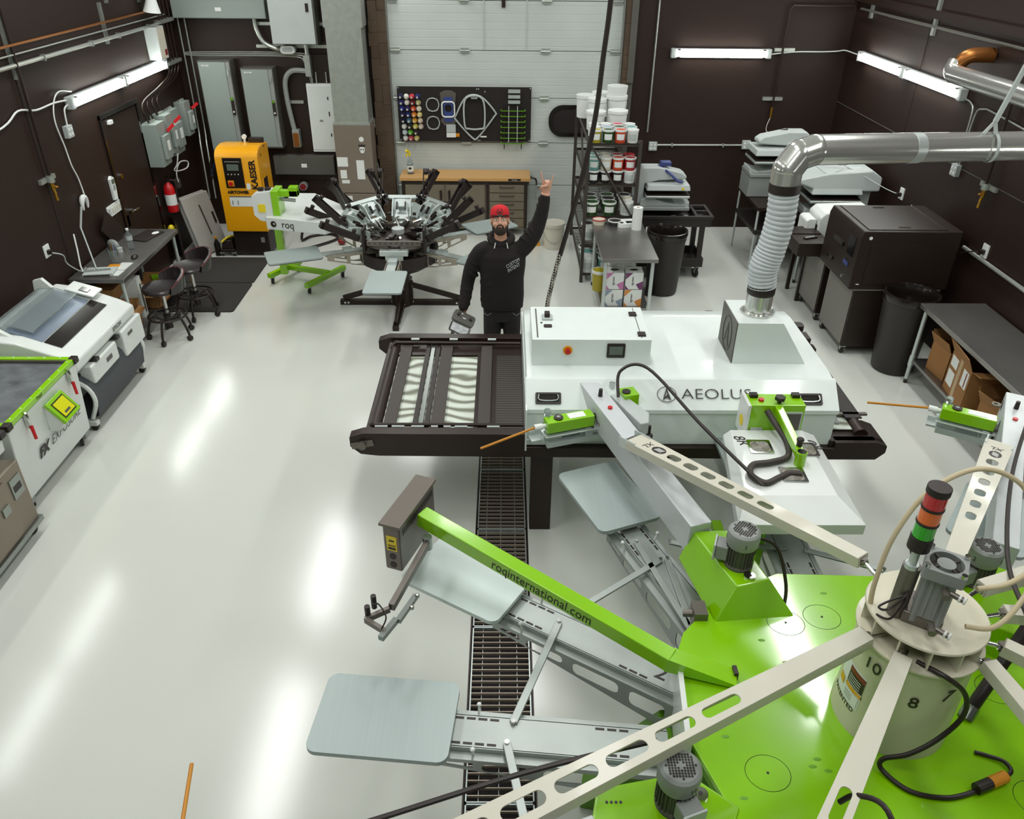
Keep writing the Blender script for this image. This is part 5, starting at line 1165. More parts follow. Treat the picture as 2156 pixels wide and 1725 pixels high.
for (x0, x1, z) in ((3.64, 3.67, .835),): OB().bx(x0, x1, 7.61, 7.62, z, z + .006).build('label', 'paper', t)
lc = OB().bx(3.66, 4.5, 7.65, 8.35, .10, .76).build('cabinet', 'blk_satin', t, bevel=.006); OB().bx(3.652, 3.66, 7.67, 8.33, .12, .74).build('cabinet_door', 'cab_grey', lc, bevel=.003)
OB().bx(3.60, 4.55, 7.63, 8.42, .76, .785).build('cabinet_top', 'cab_grey', lc)
for (x, y) in ((3.70, 7.69), (4.45, 7.7), (3.70, 8.3), (4.45, 8.3)): caster('caster', t, x - 4.1, y - 8.05, .10)
t = thing('side_cabinet', 'grey faced rolling cabinet behind the large black printer', 'cabinet', (4.1, 8.8, 0))
MB().bx(-.44, .4, -.3, .3, .10, .74).build('body', 'blk_satin', t, bevel=.006); MB().bx(-.448, -.44, -.28, .28, .12, .72).build('door', 'cab_grey', t, bevel=.003)
for (x, y) in ((-.4, -.27), (-.4, .27), (.36, -.27), (.36, .27)): caster('caster', t, x, y, .10)
t = thing('output_tray', 'black printer tray with a remote control on it left of the black printer', 'tray', (3.55, 8.98, .60)); MB().bx(-.18, .2, -.32, .28, .141, .30).build('tray_box', 'blk_satin', t, bevel=.01); MB().bx(-.17, .18, .0, .26, .30, .31).build('rear_flap', 'blk_satin', t)
t = thing('remote_control', 'small black remote with pale keys on the black tray', 'remote control', (3.56, 8.84, .90), R(20)); MB().bx(-.09, .09, -.025, .025, 0, .018).build('body', 'black', t, bevel=.008)
m = MB()
for i in range(6): m.bx(-.07 + i * .022, -.058 + i * .022, -.012, .012, .018, .02)
m.build('keys', 'grey_light', t)
t = thing('desktop_printer', 'white desktop printer between the heat press and the black printer', 'printer', (4.05, 9.28, .76))
MB().prism([(-.32, 0), (-.32, .3), (-.26, .36), (.3, .38), (.36, .3), (.36, 0)], -.2, .2, plane='xz').build('body', 'paper', t, bevel=.02)
MB().prism([(-.45, 0), (-.45, .24), (-.42, .26), (-.33, .26), (-.33, 0)], -.12, .15, plane='xz').build('front_unit', 'paper', t, bevel=.015); MB().bx(-.325, -.32, -.15, .1, .05, .2).build('paper_slot', 'black', t)
MB().bx(-.5, .4, -.22, .25, -.03, .0).build('stand_top', 'blk_satin', t); 
for (x, y) in ((-.4, -.18), (-.4, .2), (.36, -.18), (.36, .2)): MB().bx(x - .02, x + .02, y - .02, y + .02, -.76, -.03).build('stand_leg', 'blk_satin', t)
steel_table('press_table', 'long dark table in the back right corner carrying the heat presses', 3.75, 4.65, 9.62, 11.6, .86, .45, m_top='black_metal')
t = thing('utility_cart', 'small black cart with raised steel legs in front of the corner table', 'cart', (3.5, 10.6, 0))
MB().bx(-.2, .2, -.5, .5, .50, .56).build('tray', 'plastic_dk', t, bevel=.01); MB().bx(-.2, .2, -.5, .5, .82, .86).build('top', 'black_metal', t)
for (x, y) in ((-.18, -.47), (-.18, .47), (.18, -.47), (.18, .47)): MB().cyl((x, y, 0), (x, y, .84), .015).build('leg', 'grey_light', t)
heat_press('silver heat press in the back corner, seen above the duct elbow', (3.55, 10.75, .87), R(180), 1.15, 'grey_light', False)
bpy.data.objects['heat_press.001'].location = (3.62, 10.8, 1.12)
MB().bx(-.3, .3, -.18, .18, -.22, .0).build('riser', 'grey_mid', bpy.data.objects['heat_press.001'])
heat_press('big white heat press with a rounded hood on the corner table beside the right wall', (4.12, 9.9, .87), R(180), 1.2, 'grey_light', False)
hp = bpy.data.objects['heat_press.002']
MB().prism([(-.42, .28), (-.42, .42), (-.30, .50), (.10, .47), (.42, .40), (.42, .36), (.2, .28)], -.2, .2, plane='xz').build('hood', 'grey_light', hp, bevel=.03, seg=3)
for i in range(4): MB().bx(.40 + i * .0, .56, -.2, .2, .02 + i * .09, .05 + i * .09).build('platen_rack', 'beige_box', hp, bevel=.01)
tag(MB().tube([V(3.95, 9.5, .92), V(4.05, 9.5, .92)], .05, n=14).build('tape_roll', 'yellow'), 'yellow tape roll on the corner table below the white heat press', 'tape')
pipe('cable', 'thin white cable coiled above the white heat press', 'cable', [(3.8, 9.75, 1.5), (3.95, 9.7, 1.42), (4.15, 9.7, 1.5), (4.1, 9.9, 1.56), (3.9, 9.9, 1.54), (4.2, 9.8, 1.48), (4.6, 9.5, 1.3), (4.72, 9.36, 1.27)], .005, 'grey_light', sm=6)
pipe('cable', 'black power cable from the right wall socket to the black printer', 'cable', [(XR - .05, 7.42, 1.27), (4.66, 7.6, 1.2), (4.63, 7.7, 1.1), (4.64, 7.75, .9)], .006, 'black', sm=5)
# bench with boxes
steel_table('work_table', 'long stainless table along the right wall with boxes underneath', 4.08, 4.72, 5.30, 7.10, .86, .28)
steel_table('work_table', 'stainless table joining the first one, cut by the right edge of the photo', 4.08, 4.72, 3.45, 5.27, .86, .28)
t = carton('large brown box with a raised flap and paper labels under the right table', 4.33, 6.22, .28, .40, .46, .40, R(-8))
for (y0, y1, z0, z1) in ((.06, .2, .26, .36), (.06, .2, .08, .22)): MB().bx(-.2035, -.2, y0, y1, z0, z1).build('paper_label', 'paper', t)
MB().bx(-.2035, -.2, -.2, -.08, .2, .36).build('paper_label', 'paper', t); MB().bx(-.2045, -.2035, -.17, -.15, .21, .35).build('red_print', 'red_dark', t); MB().bx(-.202, -.2, -.03, .03, .0, .4).build('packing_tape', 'tape', t) if 'tape' in MATS else (mat('tape', '#b59a72', .25), MB().bx(-.202, -.2, -.03, .03, .0, .4).build('packing_tape', 'tape', t))
carton('small brown box behind the large box under the right table', 4.36, 6.72, .28, .34, .3, .3, R(5))
carton('brown box lying open at the front under the right table', 4.35, 5.72, .28, .36, .34, .22, R(12))
# ================================================================ automatic screen printing press (near right)
PX, PY = 1.75, 2.28
mat('arm_cream', '#cbc8b8', .38, coat=.2)
mat('drum_cream', '#cfcbb4', .42, coat=.2, noise=(2.5, .05))
mat('beam_grey', '#c6cbcc', .38, .15)
mat('plate_green', '#83c000', .2, coat=.8, noise=(2, .04))
press = thing('screen_printing_press', 'large carousel screen printing press with a green deck and cream centre drum', 'printing press', (PX, PY, 0))
M0 = T(-PX, -PY, 0)
def PB(x=None): return MB(M0 @ x if x else M0)
# base
PB().cyl((1.75, 2.28, 0), (1.75, 2.28, .78), .38, .34, n=24).build('pedestal', 'green_dark', press)
for a in (168, 60, 280):
    c, s = math.cos(R(a)), math.sin(R(a))
    PB(T(1.75, 2.28, 0) @ RZ(R(a))).prism([(.3, 0), (1.35, 0), (1.35, .12), (1.0, .62), (.3, .75)], -.11, .11, plane='xz').build('base_leg', 'green_dark', press, bevel=.01)
PB().cyl((1.75, 2.28, .70), (1.75, 2.28, .80), .80, n=36).build('indexer_ring', 'arm_metal', press)
# deck
va = [(1.0, a) for a in (-22, 8, 38, 72, 104, 126, 147)] + [(.985, 156), (.95, 180), (.92, 207), (.98, 233), (1.0, 262), (1.0, 300)]
deck = [(1.75 + r * math.cos(R(a)), 2.25 + r * math.sin(R(a))) for r, a in va]
dk_ = PB().prism(deck, .925, .955).build('deck_plate', 'plate_green', press, bevel=.004)
PB().prism([(x * .985 + 1.75 * .015, y * .985 + 2.25 * .015) for x, y in deck], .86, .925).build('deck_skirt', 'green_dark', press)
mat('line_dark', '#3c5c06', .5)
for i, (x, y) in enumerate(((1.45, 2.86), (1.65, 2.90), (1.12, 2.02), (2.32, 2.45), (2.2, 1.9))):
    PB().tube([(x + .095 * math.cos(k * PI / 12), y + .085 * math.sin(k * PI / 12), .955) for k in range(24)], .0016, n=4, closed=True).build('access_cover', 'line_dark', dk_)
    PB().cyl((x, y, .955), (x, y, .957), .006, n=8).build('cover_screw', 'black', dk_)
random.seed(3)
for i in range(16):
    a, r_ = random.uniform(90, 270), random.uniform(.4, .9)
    x, y = 1.75 + r_ * math.cos(R(a)), 2.25 + r_ * math.sin(R(a))
    PB().ball((x, y, .955), .012, n=8, sc=(1.6, .8, .15)).build('rivet', 'green_dark', dk_)
# pallets on arms
mat('pallet_sheen', '#c3d0cc', .45, .25)  # lighter copy of the pallet metal, reflected light put into its colour
def pallet(cx, cy, a, num=None, pm='pallet', full=True):
    Q = T(cx, cy, 0) @ RZ(R(a))                      # local +x outward
    ax = MB(M0 @ Q)
    L0, L1 = -1.30, .1
    ax.bx(L0, -.30, -.085, .085, .815, .821)
    for s in (-1, 1):
        ax.bx(L0, -.26, s * .085 - .004, s * .085 + .004, .785, .821); ax.bx(L0, -.26, min(s * .09, s * .13), max(s * .09, s * .13), .786, .792)
    arm = ax.build('pallet_arm', 'arm_metal', press)
    for s in (-1, 1):
        MB(M0 @ Q).prism([(L0, .60), (L0, .79), (-.25, .79), (-.25, .74)], s * .128 - .003, s * .128 + .003, holes=[rrect(L0 + .05, L0 + .24, .66, .76, .03, 4), rrect(L0 + .3, L0 + .56, .685, .765, .03, 4), rrect(L0 + .62, L0 + .84, .71, .768, .025, 4), [(L0 + .88, .735), (L0 + 1.0, .75), (L0 + 1.0, .77), (L0 + .88, .77)]], plane='xz').build('side_plate', 'dull_metal' if s < 0 else 'arm_metal', arm)
    for x0 in (-.52, -1.12):
        for s in (-1, 1):
            for k in range(3 + (x0 > -1)): MB(M0 @ Q).bx(x0 + k * .055, x0 + k * .055 + .042, s * .066 - .006, s * .066 + .006, .8212, .8222).build('slot', 'black', arm)
    for s in (-1, 1): MB(M0 @ Q).cyl((-.42, s * .10, .79), (-.42, s * .12, .85), .006, n=6).ball((-.42, s * .12, .855), .012, n=8).build('clamp_knob', 'paper', arm)
    MB(M0 @ Q).bx(-.3, .2, -.05, .05, .80, .845).build('pallet_support', 'dull_metal', arm)
    MB(M0 @ Q).prism(rrect(-.32, .32, -.215, .215, .05, 8), .855, .88).build('pallet', pm, press, bevel=.003)
    if num: text(num, .13, 'black', arm, M0 @ Q @ T(-1.17, 0, .8225) @ RZ(R(180)), ext=.0005)
    return arm
pallet(-.54, 2.36, 174.5)
pallet(-.20, 3.27, 148, '2', 'pallet_sheen')
pallet(.67, 4.02, 111.5)
pallet(1.72, 4.42, 90.5)
pallet(3.05, 3.80, 52)
pallet(3.7, 2.75, 14)
# flat link bars between neighbouring arms
for (a, b) in (((.05, 2.36), (.30, 2.98)), ((.38, 3.05), (.92, 3.46)), ((.02, 2.25), (.10, 1.85)), ((.96, 3.47), (1.0, 2.95)), ((1.16, 3.62), (1.69, 3.57)), ((1.8, 3.55), (2.2, 3.38)), ((.80, 3.62), (1.0, 2.90)), ((1.0, 3.62), (1.2, 3.55))):
    d_ = (Vector((b[0], b[1], 0)) - Vector((a[0], a[1], 0))).normalized(); 
    lb_ = PB().beam((a[0], a[1], .83), (b[0], b[1], .83), .038, .014).build('link_bar', 'arm_metal', press, bevel=.003)
    for p in (a, b): PB().cyl((p[0] , p[1], .83), (p[0], p[1], .845), .012, n=8).build('bolt', 'chrome', lb_)
# drum
CX, CY = 1.75, 2.325
drum = PB().lathe([(.243, .955), (.243, 1.0), (.238, 1.05), (.232, 1.47), (.25, 1.475), (.25, 1.485), (.21, 1.49), (0, 1.49)], (CX, CY, 0), n=64).build('centre_drum', 'drum_cream', press)
PB().lathe([(.0, 1.60), (.235, 1.60), (.238, 1.592), (.0, 1.588)], (CX, CY, 0), n=64).build('top_disc', 'drum_cream', press)
PB().cyl((CX, CY, 1.485), (CX, CY, 1.59), .12, n=24).build('disc_core', 'dull_metal', press)
for k in range(12):
    a = k * PI / 6 + .2; PB(T(CX, CY, 0) @ RZ(a)).bx(.11, .232, -.004, .004, 1.487, 1.59).build('fin', 'drum_cream', press)
def on_drum(a0, z, r=.237, tilt=0):
    def f(p): return Vector(((r + p.z) * math.sin(p.x / r), -(r + p.z) * math.cos(p.x / r) + 0, p.y))
    return T(-PX + CX, -PY + CY, z) @ RZ(a0), f
def drum_text(s, size, m_, a, z, **k):
    MM, f = on_drum(R(a), z, .238); text(s, size, m_, drum, MM, bend=f, ext=.001, **k)
drum_text('10', .085, 'black', -64, 1.38); drum_text('8', .085, 'black', -18, 1.30); drum_text('7', .085, 'black', 11, 1.35, shear=.3); 
def drum_patch(a0, a1, z0, z1, m_, nm, off=.001):
    mb = MB(T(-PX + CX, -PY + CY, 0)); n = 8; cols_ = []
    for i in range(n + 1):
        a = R(a0 + (a1 - a0) * i / n); r0, r1 = .238 + off - (z0 - 1.05) * .0143 , .238 + off - (z1 - 1.05) * .0143
        cols_.append([mb.v((r0 * math.sin(a), -r0 * math.cos(a), z0)), mb.v((r1 * math.sin(a), -r1 * math.cos(a), z1))])
    for i in range(n): mb.f([cols_[i][0], cols_[i + 1][0], cols_[i + 1][1], cols_[i][1]])
    mb.build(nm, m_, drum)
drum_patch(-104, -64, 1.09, 1.29, 'paper', 'label_sheet'); drum_patch(-88, -64, 1.19, 1.28, 'black', 'label_print', .002); drum_patch(-88, -64, 1.255, 1.28, 'red_dark', 'label_band', .003)
drum_patch(-88, -64, 1.165, 1.185, 'kaeser', 'caution_band', .003); drum_patch(-103, -92, 1.14, 1.18, 'kaeser', 'warning_mark', .003); drum_patch(-87, -66, 1.10, 1.16, 'paper', 'caution_text_sheet', .003)
for k in range(4): drum_patch(-86, -68, 1.20 + k * .013, 1.204 + k * .013, 'paper', 'text_line', .004)
for k in range(3): drum_patch(-86, -74, 1.115 + k * .014, 1.119 + k * .014, 'grey_mid', 'text_line', .004)
drum_text('CAUTION', .024, 'black', -76, 1.175, off=.0); drum_text('PATENTED', .035, 'black', -88, 1.075); 
# indexing cylinder with fan
PB(T(1.71, 2.29, 0) @ RZ(-.55)).bx(-.075, .075, -.075, .075, 1.60, 1.66).build('cylinder_foot', 'dull_metal', press, bevel=.01)
cy = PB(T(1.71, 2.27, 0) @ RZ(-.55)); cy.bx(-.055, .055, -.055, .055, 1.64, 1.88)
for s in (-1, 1):
    for u in (-1, 1): cy.cyl((s * .045, u * .045, 1.62), (s * .045, u * .045, 1.9), .016, n=10)
    cy.bx(s * .02 - .006, s * .02 + .006, -.062, .062, 1.66, 1.87)
cyl_ = cy.build('air_cylinder', 'grey_mid', press, bevel=.003)
F = M0 @ T(1.695, 2.245, 0) @ RZ(-.55)
MB(F).prism(rrect(-.075, .075, -.075, .075, .012), 1.885, 1.935, holes=[circ(0, 0, .062, 28)]).build('fan_frame', 'grey_mid', cyl_)
MB(F).cyl((0, 0, 1.90), (0, 0, 1.93), .034, n=24).build('fan_hub', 'grey_mid', cyl_)
m = MB(F)
for k in range(4): m.box((.05 * math.cos(k * PI / 2 + .8), .05 * math.sin(k * PI / 2 + .8), 1.925), (.05, .006, .006), Matrix.Rotation(k * PI / 2 + .8, 3, 'Z'))
m.cyl((0, 0, 1.886), (0, 0, 1.888), .062, n=24); m.build('fan_strut', 'charcoal', cyl_)
for s in (-1, 1):
    for u in (-1, 1): MB(F).cyl((s * .063, u * .063, 1.93), (s * .063, u * .063, 1.95), .011, n=10).build('corner_bolt', 'chrome', cyl_)
for (z, ) in ((1.86,), (1.67,)):
    MB(F).cyl((.02, -.07, z), (.03, -.115, z), .015, n=10).cyl((.04, -.08, z), (.085, -.095, z), .012, n=10).build('air_fitting', 'dull_metal', cyl_)
    MB(F).cyl((.07, -.09, z), (.078, -.092, z), .0155, n=10).cyl((.086, -.094, z), (.094, -.096, z), .0155, n=10).build('hose_clip', 'paper', cyl_)
# translucent hoses: two large loops
def W(*p): return Vector(p) - Vector((PX, PY, 0))
MB().tube([W(1.80, 2.18, 1.86), W(1.93, 2.20, 1.87), W(2.06, 2.28, 1.9), W(2.10, 2.40, 2.02), W(2.03, 2.48, 2.14), W(1.86, 2.50, 2.19), W(1.68, 2.47, 2.10), W(1.57, 2.42, 1.92), W(1.53, 2.38, 1.7), W(1.535, 2.36, 1.56)], .0105, sm=8, n=10).build('air_hose', 'tube_tan', press)
MB().tube([W(1.81, 2.17, 1.67), W(1.92, 2.16, 1.68), W(2.06, 2.25, 1.76), W(2.2, 2.4, 1.95)], .0105, sm=8, n=10).build('air_hose', 'tube_tan', press)
MB().tube([W(1.60, 2.35, 1.93), W(1.62, 2.31, 1.83), W(1.60, 2.27, 1.74), W(1.52, 2.23, 1.70), W(1.51, 2.27, 1.68), W(1.6, 2.27, 1.73), W(1.56, 2.25, 1.63), W(1.53, 2.3, 1.6)], .005, sm=6, n=6).build('wire', 'black', press)
# stack light
PB().cyl((1.61, 2.31, 1.60), (1.61, 2.31, 1.86), .035, n=16).build('post_sleeve', 'dull_metal', press)
sl = PB().cyl((1.60, 2.30, 1.84), (1.60, 2.30, 1.99), .016, n=14).cyl((1.60, 2.30, 1.86), (1.60, 2.30, 1.88), .026, n=14).build('signal_tower', 'alu', press)
def seg(z0, z1, r, m_, n_): PB().lathe([(0, z0), (r, z0), (r, z1), (0, z1)], (1.60, 2.30, 0), n=32).build(n_, m_, sl, bevel=.002)
seg(1.96, 2.02, .042, 'black', 'lamp_base'); seg(2.022, 2.085, .039, 'lens_green', 'green_lens'); seg(2.085, 2.095, .042, 'black', 'lamp_ring'); seg(2.095, 2.155, .039, 'lens_amber', 'amber_lens'); seg(2.155, 2.165, .042, 'black', 'lamp_ring'); seg(2.165, 2.225, .039, 'lens_red', 'red_lens'); seg(2.225, 2.255, .043, 'black', 'lamp_cap')
# radial head arms
def slots(L, w0, w1, n, x0, x1, ln):
    out = []
    for i in range(n):
        x = x0 + (x1 - x0) * i / max(1, n - 1); wd = (w0 + (w1 - w0) * x / L) * .44
        out.append(rrect(x - ln / 2, x + ln / 2, -wd / 2, wd / 2, wd * .48, 5))
    return out
def head_arm(p0, p1, w0=.06, w1=.105, h=.055, n=6, decal=False, x0=.5, x1=.92, ln=.13):
    p0, p1 = Vector(p0), Vector(p1); L = (p1 - p0).length; d_ = (p1 - p0).normalized()
    x = d_; y = Vector((0, 0, 1)).cross(x).normalized(); z = x.cross(y)
    Q = M0 @ T(*p0) @ Matrix((x, y, z)).transposed().to_4x4()
    m_ = MB(Q); sl_ = slots(L, w0, w1, n, L * x0, L * x1, ln) if n else []
    out = [(0, -w0 / 2), (L, -w1 / 2), (L, w1 / 2), (0, w0 / 2)]
    m_.prism(out, h / 2 - .006, h / 2, holes=sl_)
    for s in (-1, 1): m_.prism([(0, s * w0 / 2), (L, s * w1 / 2), (L, s * (w1 / 2 - .006)), (0, s * (w0 / 2 - .006))], -h / 2, h / 2 - .006)
    if L * (x0 - .1) > .05: m_.bx(0, .006, -w0 / 2, w0 / 2, -h / 2, h / 2)
    arm = m_.build('head_arm', 'arm_cream', press, bevel=.0025)
    rin = Vector((CX, CY, p0.z)) - p0; rd = rin.normalized()
    MB(M0).cyl(p0 - rd * .01, p0 + rd * min(.14, rin.length - .17), .0095, n=12).cyl(p0 + rd * .0, p0 + rd * .02, .018, n=6).build('tie_rod', 'chrome', arm)
    MB(M0).box(p0 - rd * .0, (.03, .03, .035)).build('rod_clevis', 'dull_metal', arm)
    if decal:
        MB(Q).prism(circ(L - .22, 0, .05, 20, .035), h / 2, h / 2 + .001).build('oval_logo', 'black', arm)
        for k in range(4): MB(Q @ T(L - .245 + k * .014, 0, 0) @ RZ(-.4)).bx(-.003, .003, -.018, .018, h / 2 + .001, h / 2 + .002).build('logo_stripe', 'paper', arm)
        text('XL', .06, 'black', arm, Q @ T(L - .13, 0, h / 2 + .001) @ RZ(PI / 2), ext=.0005, shear=.2)
        for s in (-1, 1): MB(Q).bx(L - .08, L + .06, s * w1 * .45 - .004, s * w1 * .45 + .004, -.03, .035).build('hinge_plate', 'alu', arm)
        MB(Q).cyl((L + .04, -w1 * .45, 0), (L + .04, w1 * .45, 0), .01, n=10).cyl((L - .02, -w1 * .45, .01), (L - .02, w1 * .45, .01), .006, n=8).build('hinge_pin', 'chrome', arm)
    return arm
head_arm((1.665, 2.73, 1.5), (.80, 4.02, 1.29), .075, .14, decal=True, n=6, x0=.36, x1=.78, ln=.095)
a10 = head_arm((1.50, 2.27, 1.5), (-.40, 1.38, 1.33), .075, .15, .06, n=7, x0=.35, x1=.95, ln=.17)
a9 = head_arm((1.60, 2.155, 1.5), (.70, .98, 1.36), .07, .12, .06, n=4, x0=.5, x1=.9, ln=.15)
head_arm((1.93, 2.13, 1.5), (2.2, .9, 1.42), .06, .1, n=4)
head_arm((2.04, 2.22, 1.5), (2.9, 1.55, 1.42), .06, .1, n=4)
head_arm((2.14, 2.40, 1.5), (3.3, 2.35, 1.42), .06, .1, n=4)
head_arm((2.12, 2.55, 1.5), (3.3, 3.0, 1.42), .06, .1, n=4)
head_arm((2.0, 2.62, 1.5), (3.05, 4.0, 1.28), .08, .16, decal=True, n=6, x0=.36, x1=.80, ln=.085)
# print heads: green motor base, big square beam, squeegee blocks
def motor(x, y, z, rz, lab, num):
    Q = M0 @ T(x, y, z) @ RZ(rz)
    b = MB(Q); b.lathe([(0, 0), (.075, 0), (.075, .012), (.066, .02), (.066, .14), (.0, .14)], n=32)
    for k in range(26):
        a = k * 2 * PI / 26; b.box((.07 * math.cos(a), .07 * math.sin(a), .08), (.014, .003, .12), Matrix.Rotation(a, 3, 'Z'))
    mo = b.build('motor', 'grey_dark', press)
    MB(Q).lathe([(.076, .135), (.082, .15), (.084, .2), (.080, .222), (.068, .232), (0, .234)], n=36).build('fan_cowl', 'grey_mid', mo)
    g = MB(Q)
    for i in range(-5, 6):
        for j in range(-5, 6):
            if 1 < i * i + j * j < 26: g.bx(i * .0112 - .0038, i * .0112 + .0038, j * .0112 - .0038, j * .0112 + .0038, .234, .2352)
    g.build('cowl_grille', 'black', mo)
    MB(Q @ RZ(R(200))).bx(.06, .125, -.045, .045, .03, .12).build('terminal_box', 'grey_mid', mo, bevel=.008); MB(Q @ RZ(R(200))).bx(.125, .135, -.05, .05, .025, .125).build('terminal_cover', 'grey_light', mo, bevel=.003)
    MB(Q @ RZ(R(20))).bx(.07, .075, -.03, .03, .04, .1).build('rating_plate', 'green', mo)
    text(num, .035, 'black', mo, Q @ RZ(R(-60)) @ T(0, -.0845, .18) @ RX(PI / 2), ext=.0005); text(num, .035, 'black', mo, Q @ RZ(R(35)) @ T(0, -.0845, .18) @ RX(PI / 2), ext=.0005)
    return mo
def flange(x, y, z):
    f = PB().cyl((x, y, z), (x, y, z + .01), .03, n=20).build('bearing_flange', 'chrome', press)
    PB().cyl((x, y, z + .01), (x, y, z + .011), .01, n=12).build('bore', 'black', f)
# station 1 base: wedge between deck and beam
g = PB()
lo_ = [(.99, 3.36), (1.30, 3.38), (1.52, 2.90), (1.08, 2.86)]; hi_ = [(1.05, 3.36), (1.27, 3.37), (1.37, 2.98), (1.19, 2.93)]
_a = [g.v((x, y, .94)) for x, y in lo_]; _b = [g.v((x, y, 1.14)) for x, y in hi_]; g.f(_a[::-1]); g.f(_b)
for i in range(4): g.f([_a[i], _a[(i + 1) % 4], _b[(i + 1) % 4], _b[i]])
g.build('head_base', 'plate_green', press, bevel=.01)
motor(1.235, 3.10, 1.14, R(-40), 'a', '1'); flange(1.27, 3.0, 1.14)
PB().tube([(1.30, 3.12, 1.30), (1.42, 3.1, 1.25), (1.47, 3.0, 1.08), (1.45, 2.92, .96)], .009, sm=6, n=8).build('power_cord', 'black', press)
PB(T(1.03, 2.92, .9)).bx(-.05, .02, -.05, .05, .0, .1).cyl((-.09, .02, .04), (-.02, 0, .06), .02, n=10).build('locating_block', 'dull_metal', press)
def beam_head(p_in, p_out, hw=.066, hh=.10, knobs=True, sides=(-1, 1)):
    p0, p1 = Vector(p_in), Vector(p_out); d_ = (p1 - p0).normalized(); L = (p1 - p0).length
    x = d_; y = Vector((0, 0, 1)).cross(x).normalized(); z = x.cross(y)
    Q = M0 @ T(*p0) @ Matrix((x, y, z)).transposed().to_4x4()
    bm_ = MB(Q).bx(0, L, -hw, hw, -hh, hh).build('print_head_beam', 'beam_grey', press, bevel=.006)
    if knobs:
        MB(Q).cyl((L - .22, 0, hh), (L - .22, 0, hh + .055), .016, .013, n=16).build('knob', 'black', bm_)
        MB(Q).cyl((L - .38, 0, hh), (L - .38, 0, hh + .012), .016, n=16).build('red_button', 'red', bm_)
        m_ = MB(Q)
        for k in range(4): m_.box((L - .09 + k * .012, hw + .001, .02 + (k % 2) * .01), (.005, .002, .05), Matrix.Rotation(.4, 3, 'Y'))
        m_.build('dragonfly_mark', 'black', bm_)
        MB(Q @ T(L - .30, hw + .001, -.0) @ RX(-PI / 2)).prism(circ(0, 0, .022, 14), 0, .001).build('round_mark', 'black', bm_)
        text('roq', .04, 'grey_dark', bm_, Q @ T(L - .35, hw + .001, -.02) @ RZ(PI) @ RX(PI / 2), ext=.0005)
        MB(Q @ T(L - .03, hw + .0, .0)).prism(rrect(-.03, .03, 0, .06, .025), -.004, .004, holes=[circ(0, .035, .014, 10)]).build('lifting_eye', 'dull_metal', bm_)
    for s in sides:
        S = Q @ T(L - .30, s * hw, -.02) @ (RZ(R(90)) if s > 0 else RZ(R(-90)))   # local x points out of the beam side
        gb = MB(S).bx(.02, .36, -.045, .045, -.03, .055).build('squeegee_lock_box', 'green', bm_, bevel=.006)
        MB(S).cyl((.27, 0, .055), (.27, 0, .065), .032, n=20).build('pressure_dial', 'black', bm_); MB(S).cyl((.27, 0, .065), (.27, 0, .069), .014, n=16).build('dial_centre', 'steel', bm_)
        MB(S).bx(.08, .20, -.03, .03, .055, .057).build('info_label', 'paper', bm_)
        MB(S).cyl((.36, 0, .01), (.44, 0, .01), .016, n=14).cyl((.385, 0, .01), (.44, 0, .01), .022, n=14).build('rod_tip', 'paper', bm_)
        MB(S).cyl((.44, 0, .01), (.83, (.05 if s > 0 else -.05), -.04), .0085, n=10).build('wooden_rod', 'rod', bm_)
        MB(S).cyl((.33, -.05, .06), (.33, -.05, .10), .024, n=14).build('clear_knob', 'clear', bm_)
        m_ = MB(S); m_.bx(.0, .38, -.06, .06, -.055, -.045); m_.bx(.30, .36, -.09, -.02, -.16, -.05); m_.bx(.10, .24, -.10, .0, -.13, -.06); m_.bx(.02, .08, -.10, .04, -.16, -.04)
        m_.build('clamp_body', 'alu', bm_, bevel=.004)
        MB(S).bx(-.02, .42, -.17, -.09, -.185, -.17).bx(-.02, .42, -.175, -.165, -.185, -.14).bx(-.02, .30, -.11, -.09, -.17, -.12).build('channel_rail', 'alu', bm_)
        MB(S).bx(-.02, .36, .02, .055, -.14, -.10).build('channel_rail', 'alu', bm_)
        MB(S).cyl((.2, -.08, -.10), (.2, -.08, -.04), .008, n=8).ball((.2, -.08, -.035), .024, n=10, sc=(1, 1, .6)).build('wing_knob', 'black', bm_)
        MB(S).bx(.0, .05, -.08, -.0, -.12, -.03).cyl((.03, -.1, -.06), (.03, .05, -.04), .009, n=8).build('pivot_block', 'dull_metal', bm_)
    return bm_
b1_ = beam_head((1.09, 3.36, 1.09), (.59, 4.86, 1.15), sides=(1,))
PB().prism([(.74, 4.74), (.82, 4.78), (.98, 4.50), (.96, 4.38), (.90, 4.36)], 1.10, 1.20).build('lock_casting', 'grey_light', b1_, bevel=.012)
PB(T(.86, 4.76, 1.20) @ RZ(R(15))).bx(-.05, .06, -.085, .03, -.09, .03).build('squeegee_lock_box', 'green', b1_, bevel=.006)
PB().cyl((.85, 4.72, 1.23), (.85, 4.72, 1.24), .03, n=18).build('pressure_dial', 'black', b1_)
PB().cyl((.92, 4.79, 1.18), (1.36, 4.76, 1.17), .0085, n=10).build('wooden_rod', 'rod', b1_)
PB().cyl((.97, 4.40, 1.08), (.97, 4.40, 1.16), .012, n=8).ball((.97, 4.40, 1.08), .03, n=10, sc=(1, 1, .7)).build('wing_knob', 'black', b1_)
PB().cyl((.76, 4.80, 1.2), (.76, 4.80, 1.26), .02, n=12).build('clear_knob', 'clear', b1_)
PB().tube([(.78, 4.62, 1.25), (.80, 4.75, 1.38), (.98, 4.72, 1.42), (1.25, 4.2, 1.30), (1.52, 3.7, 1.2)], .011, sm=8, n=8).build('air_line', 'black', press)
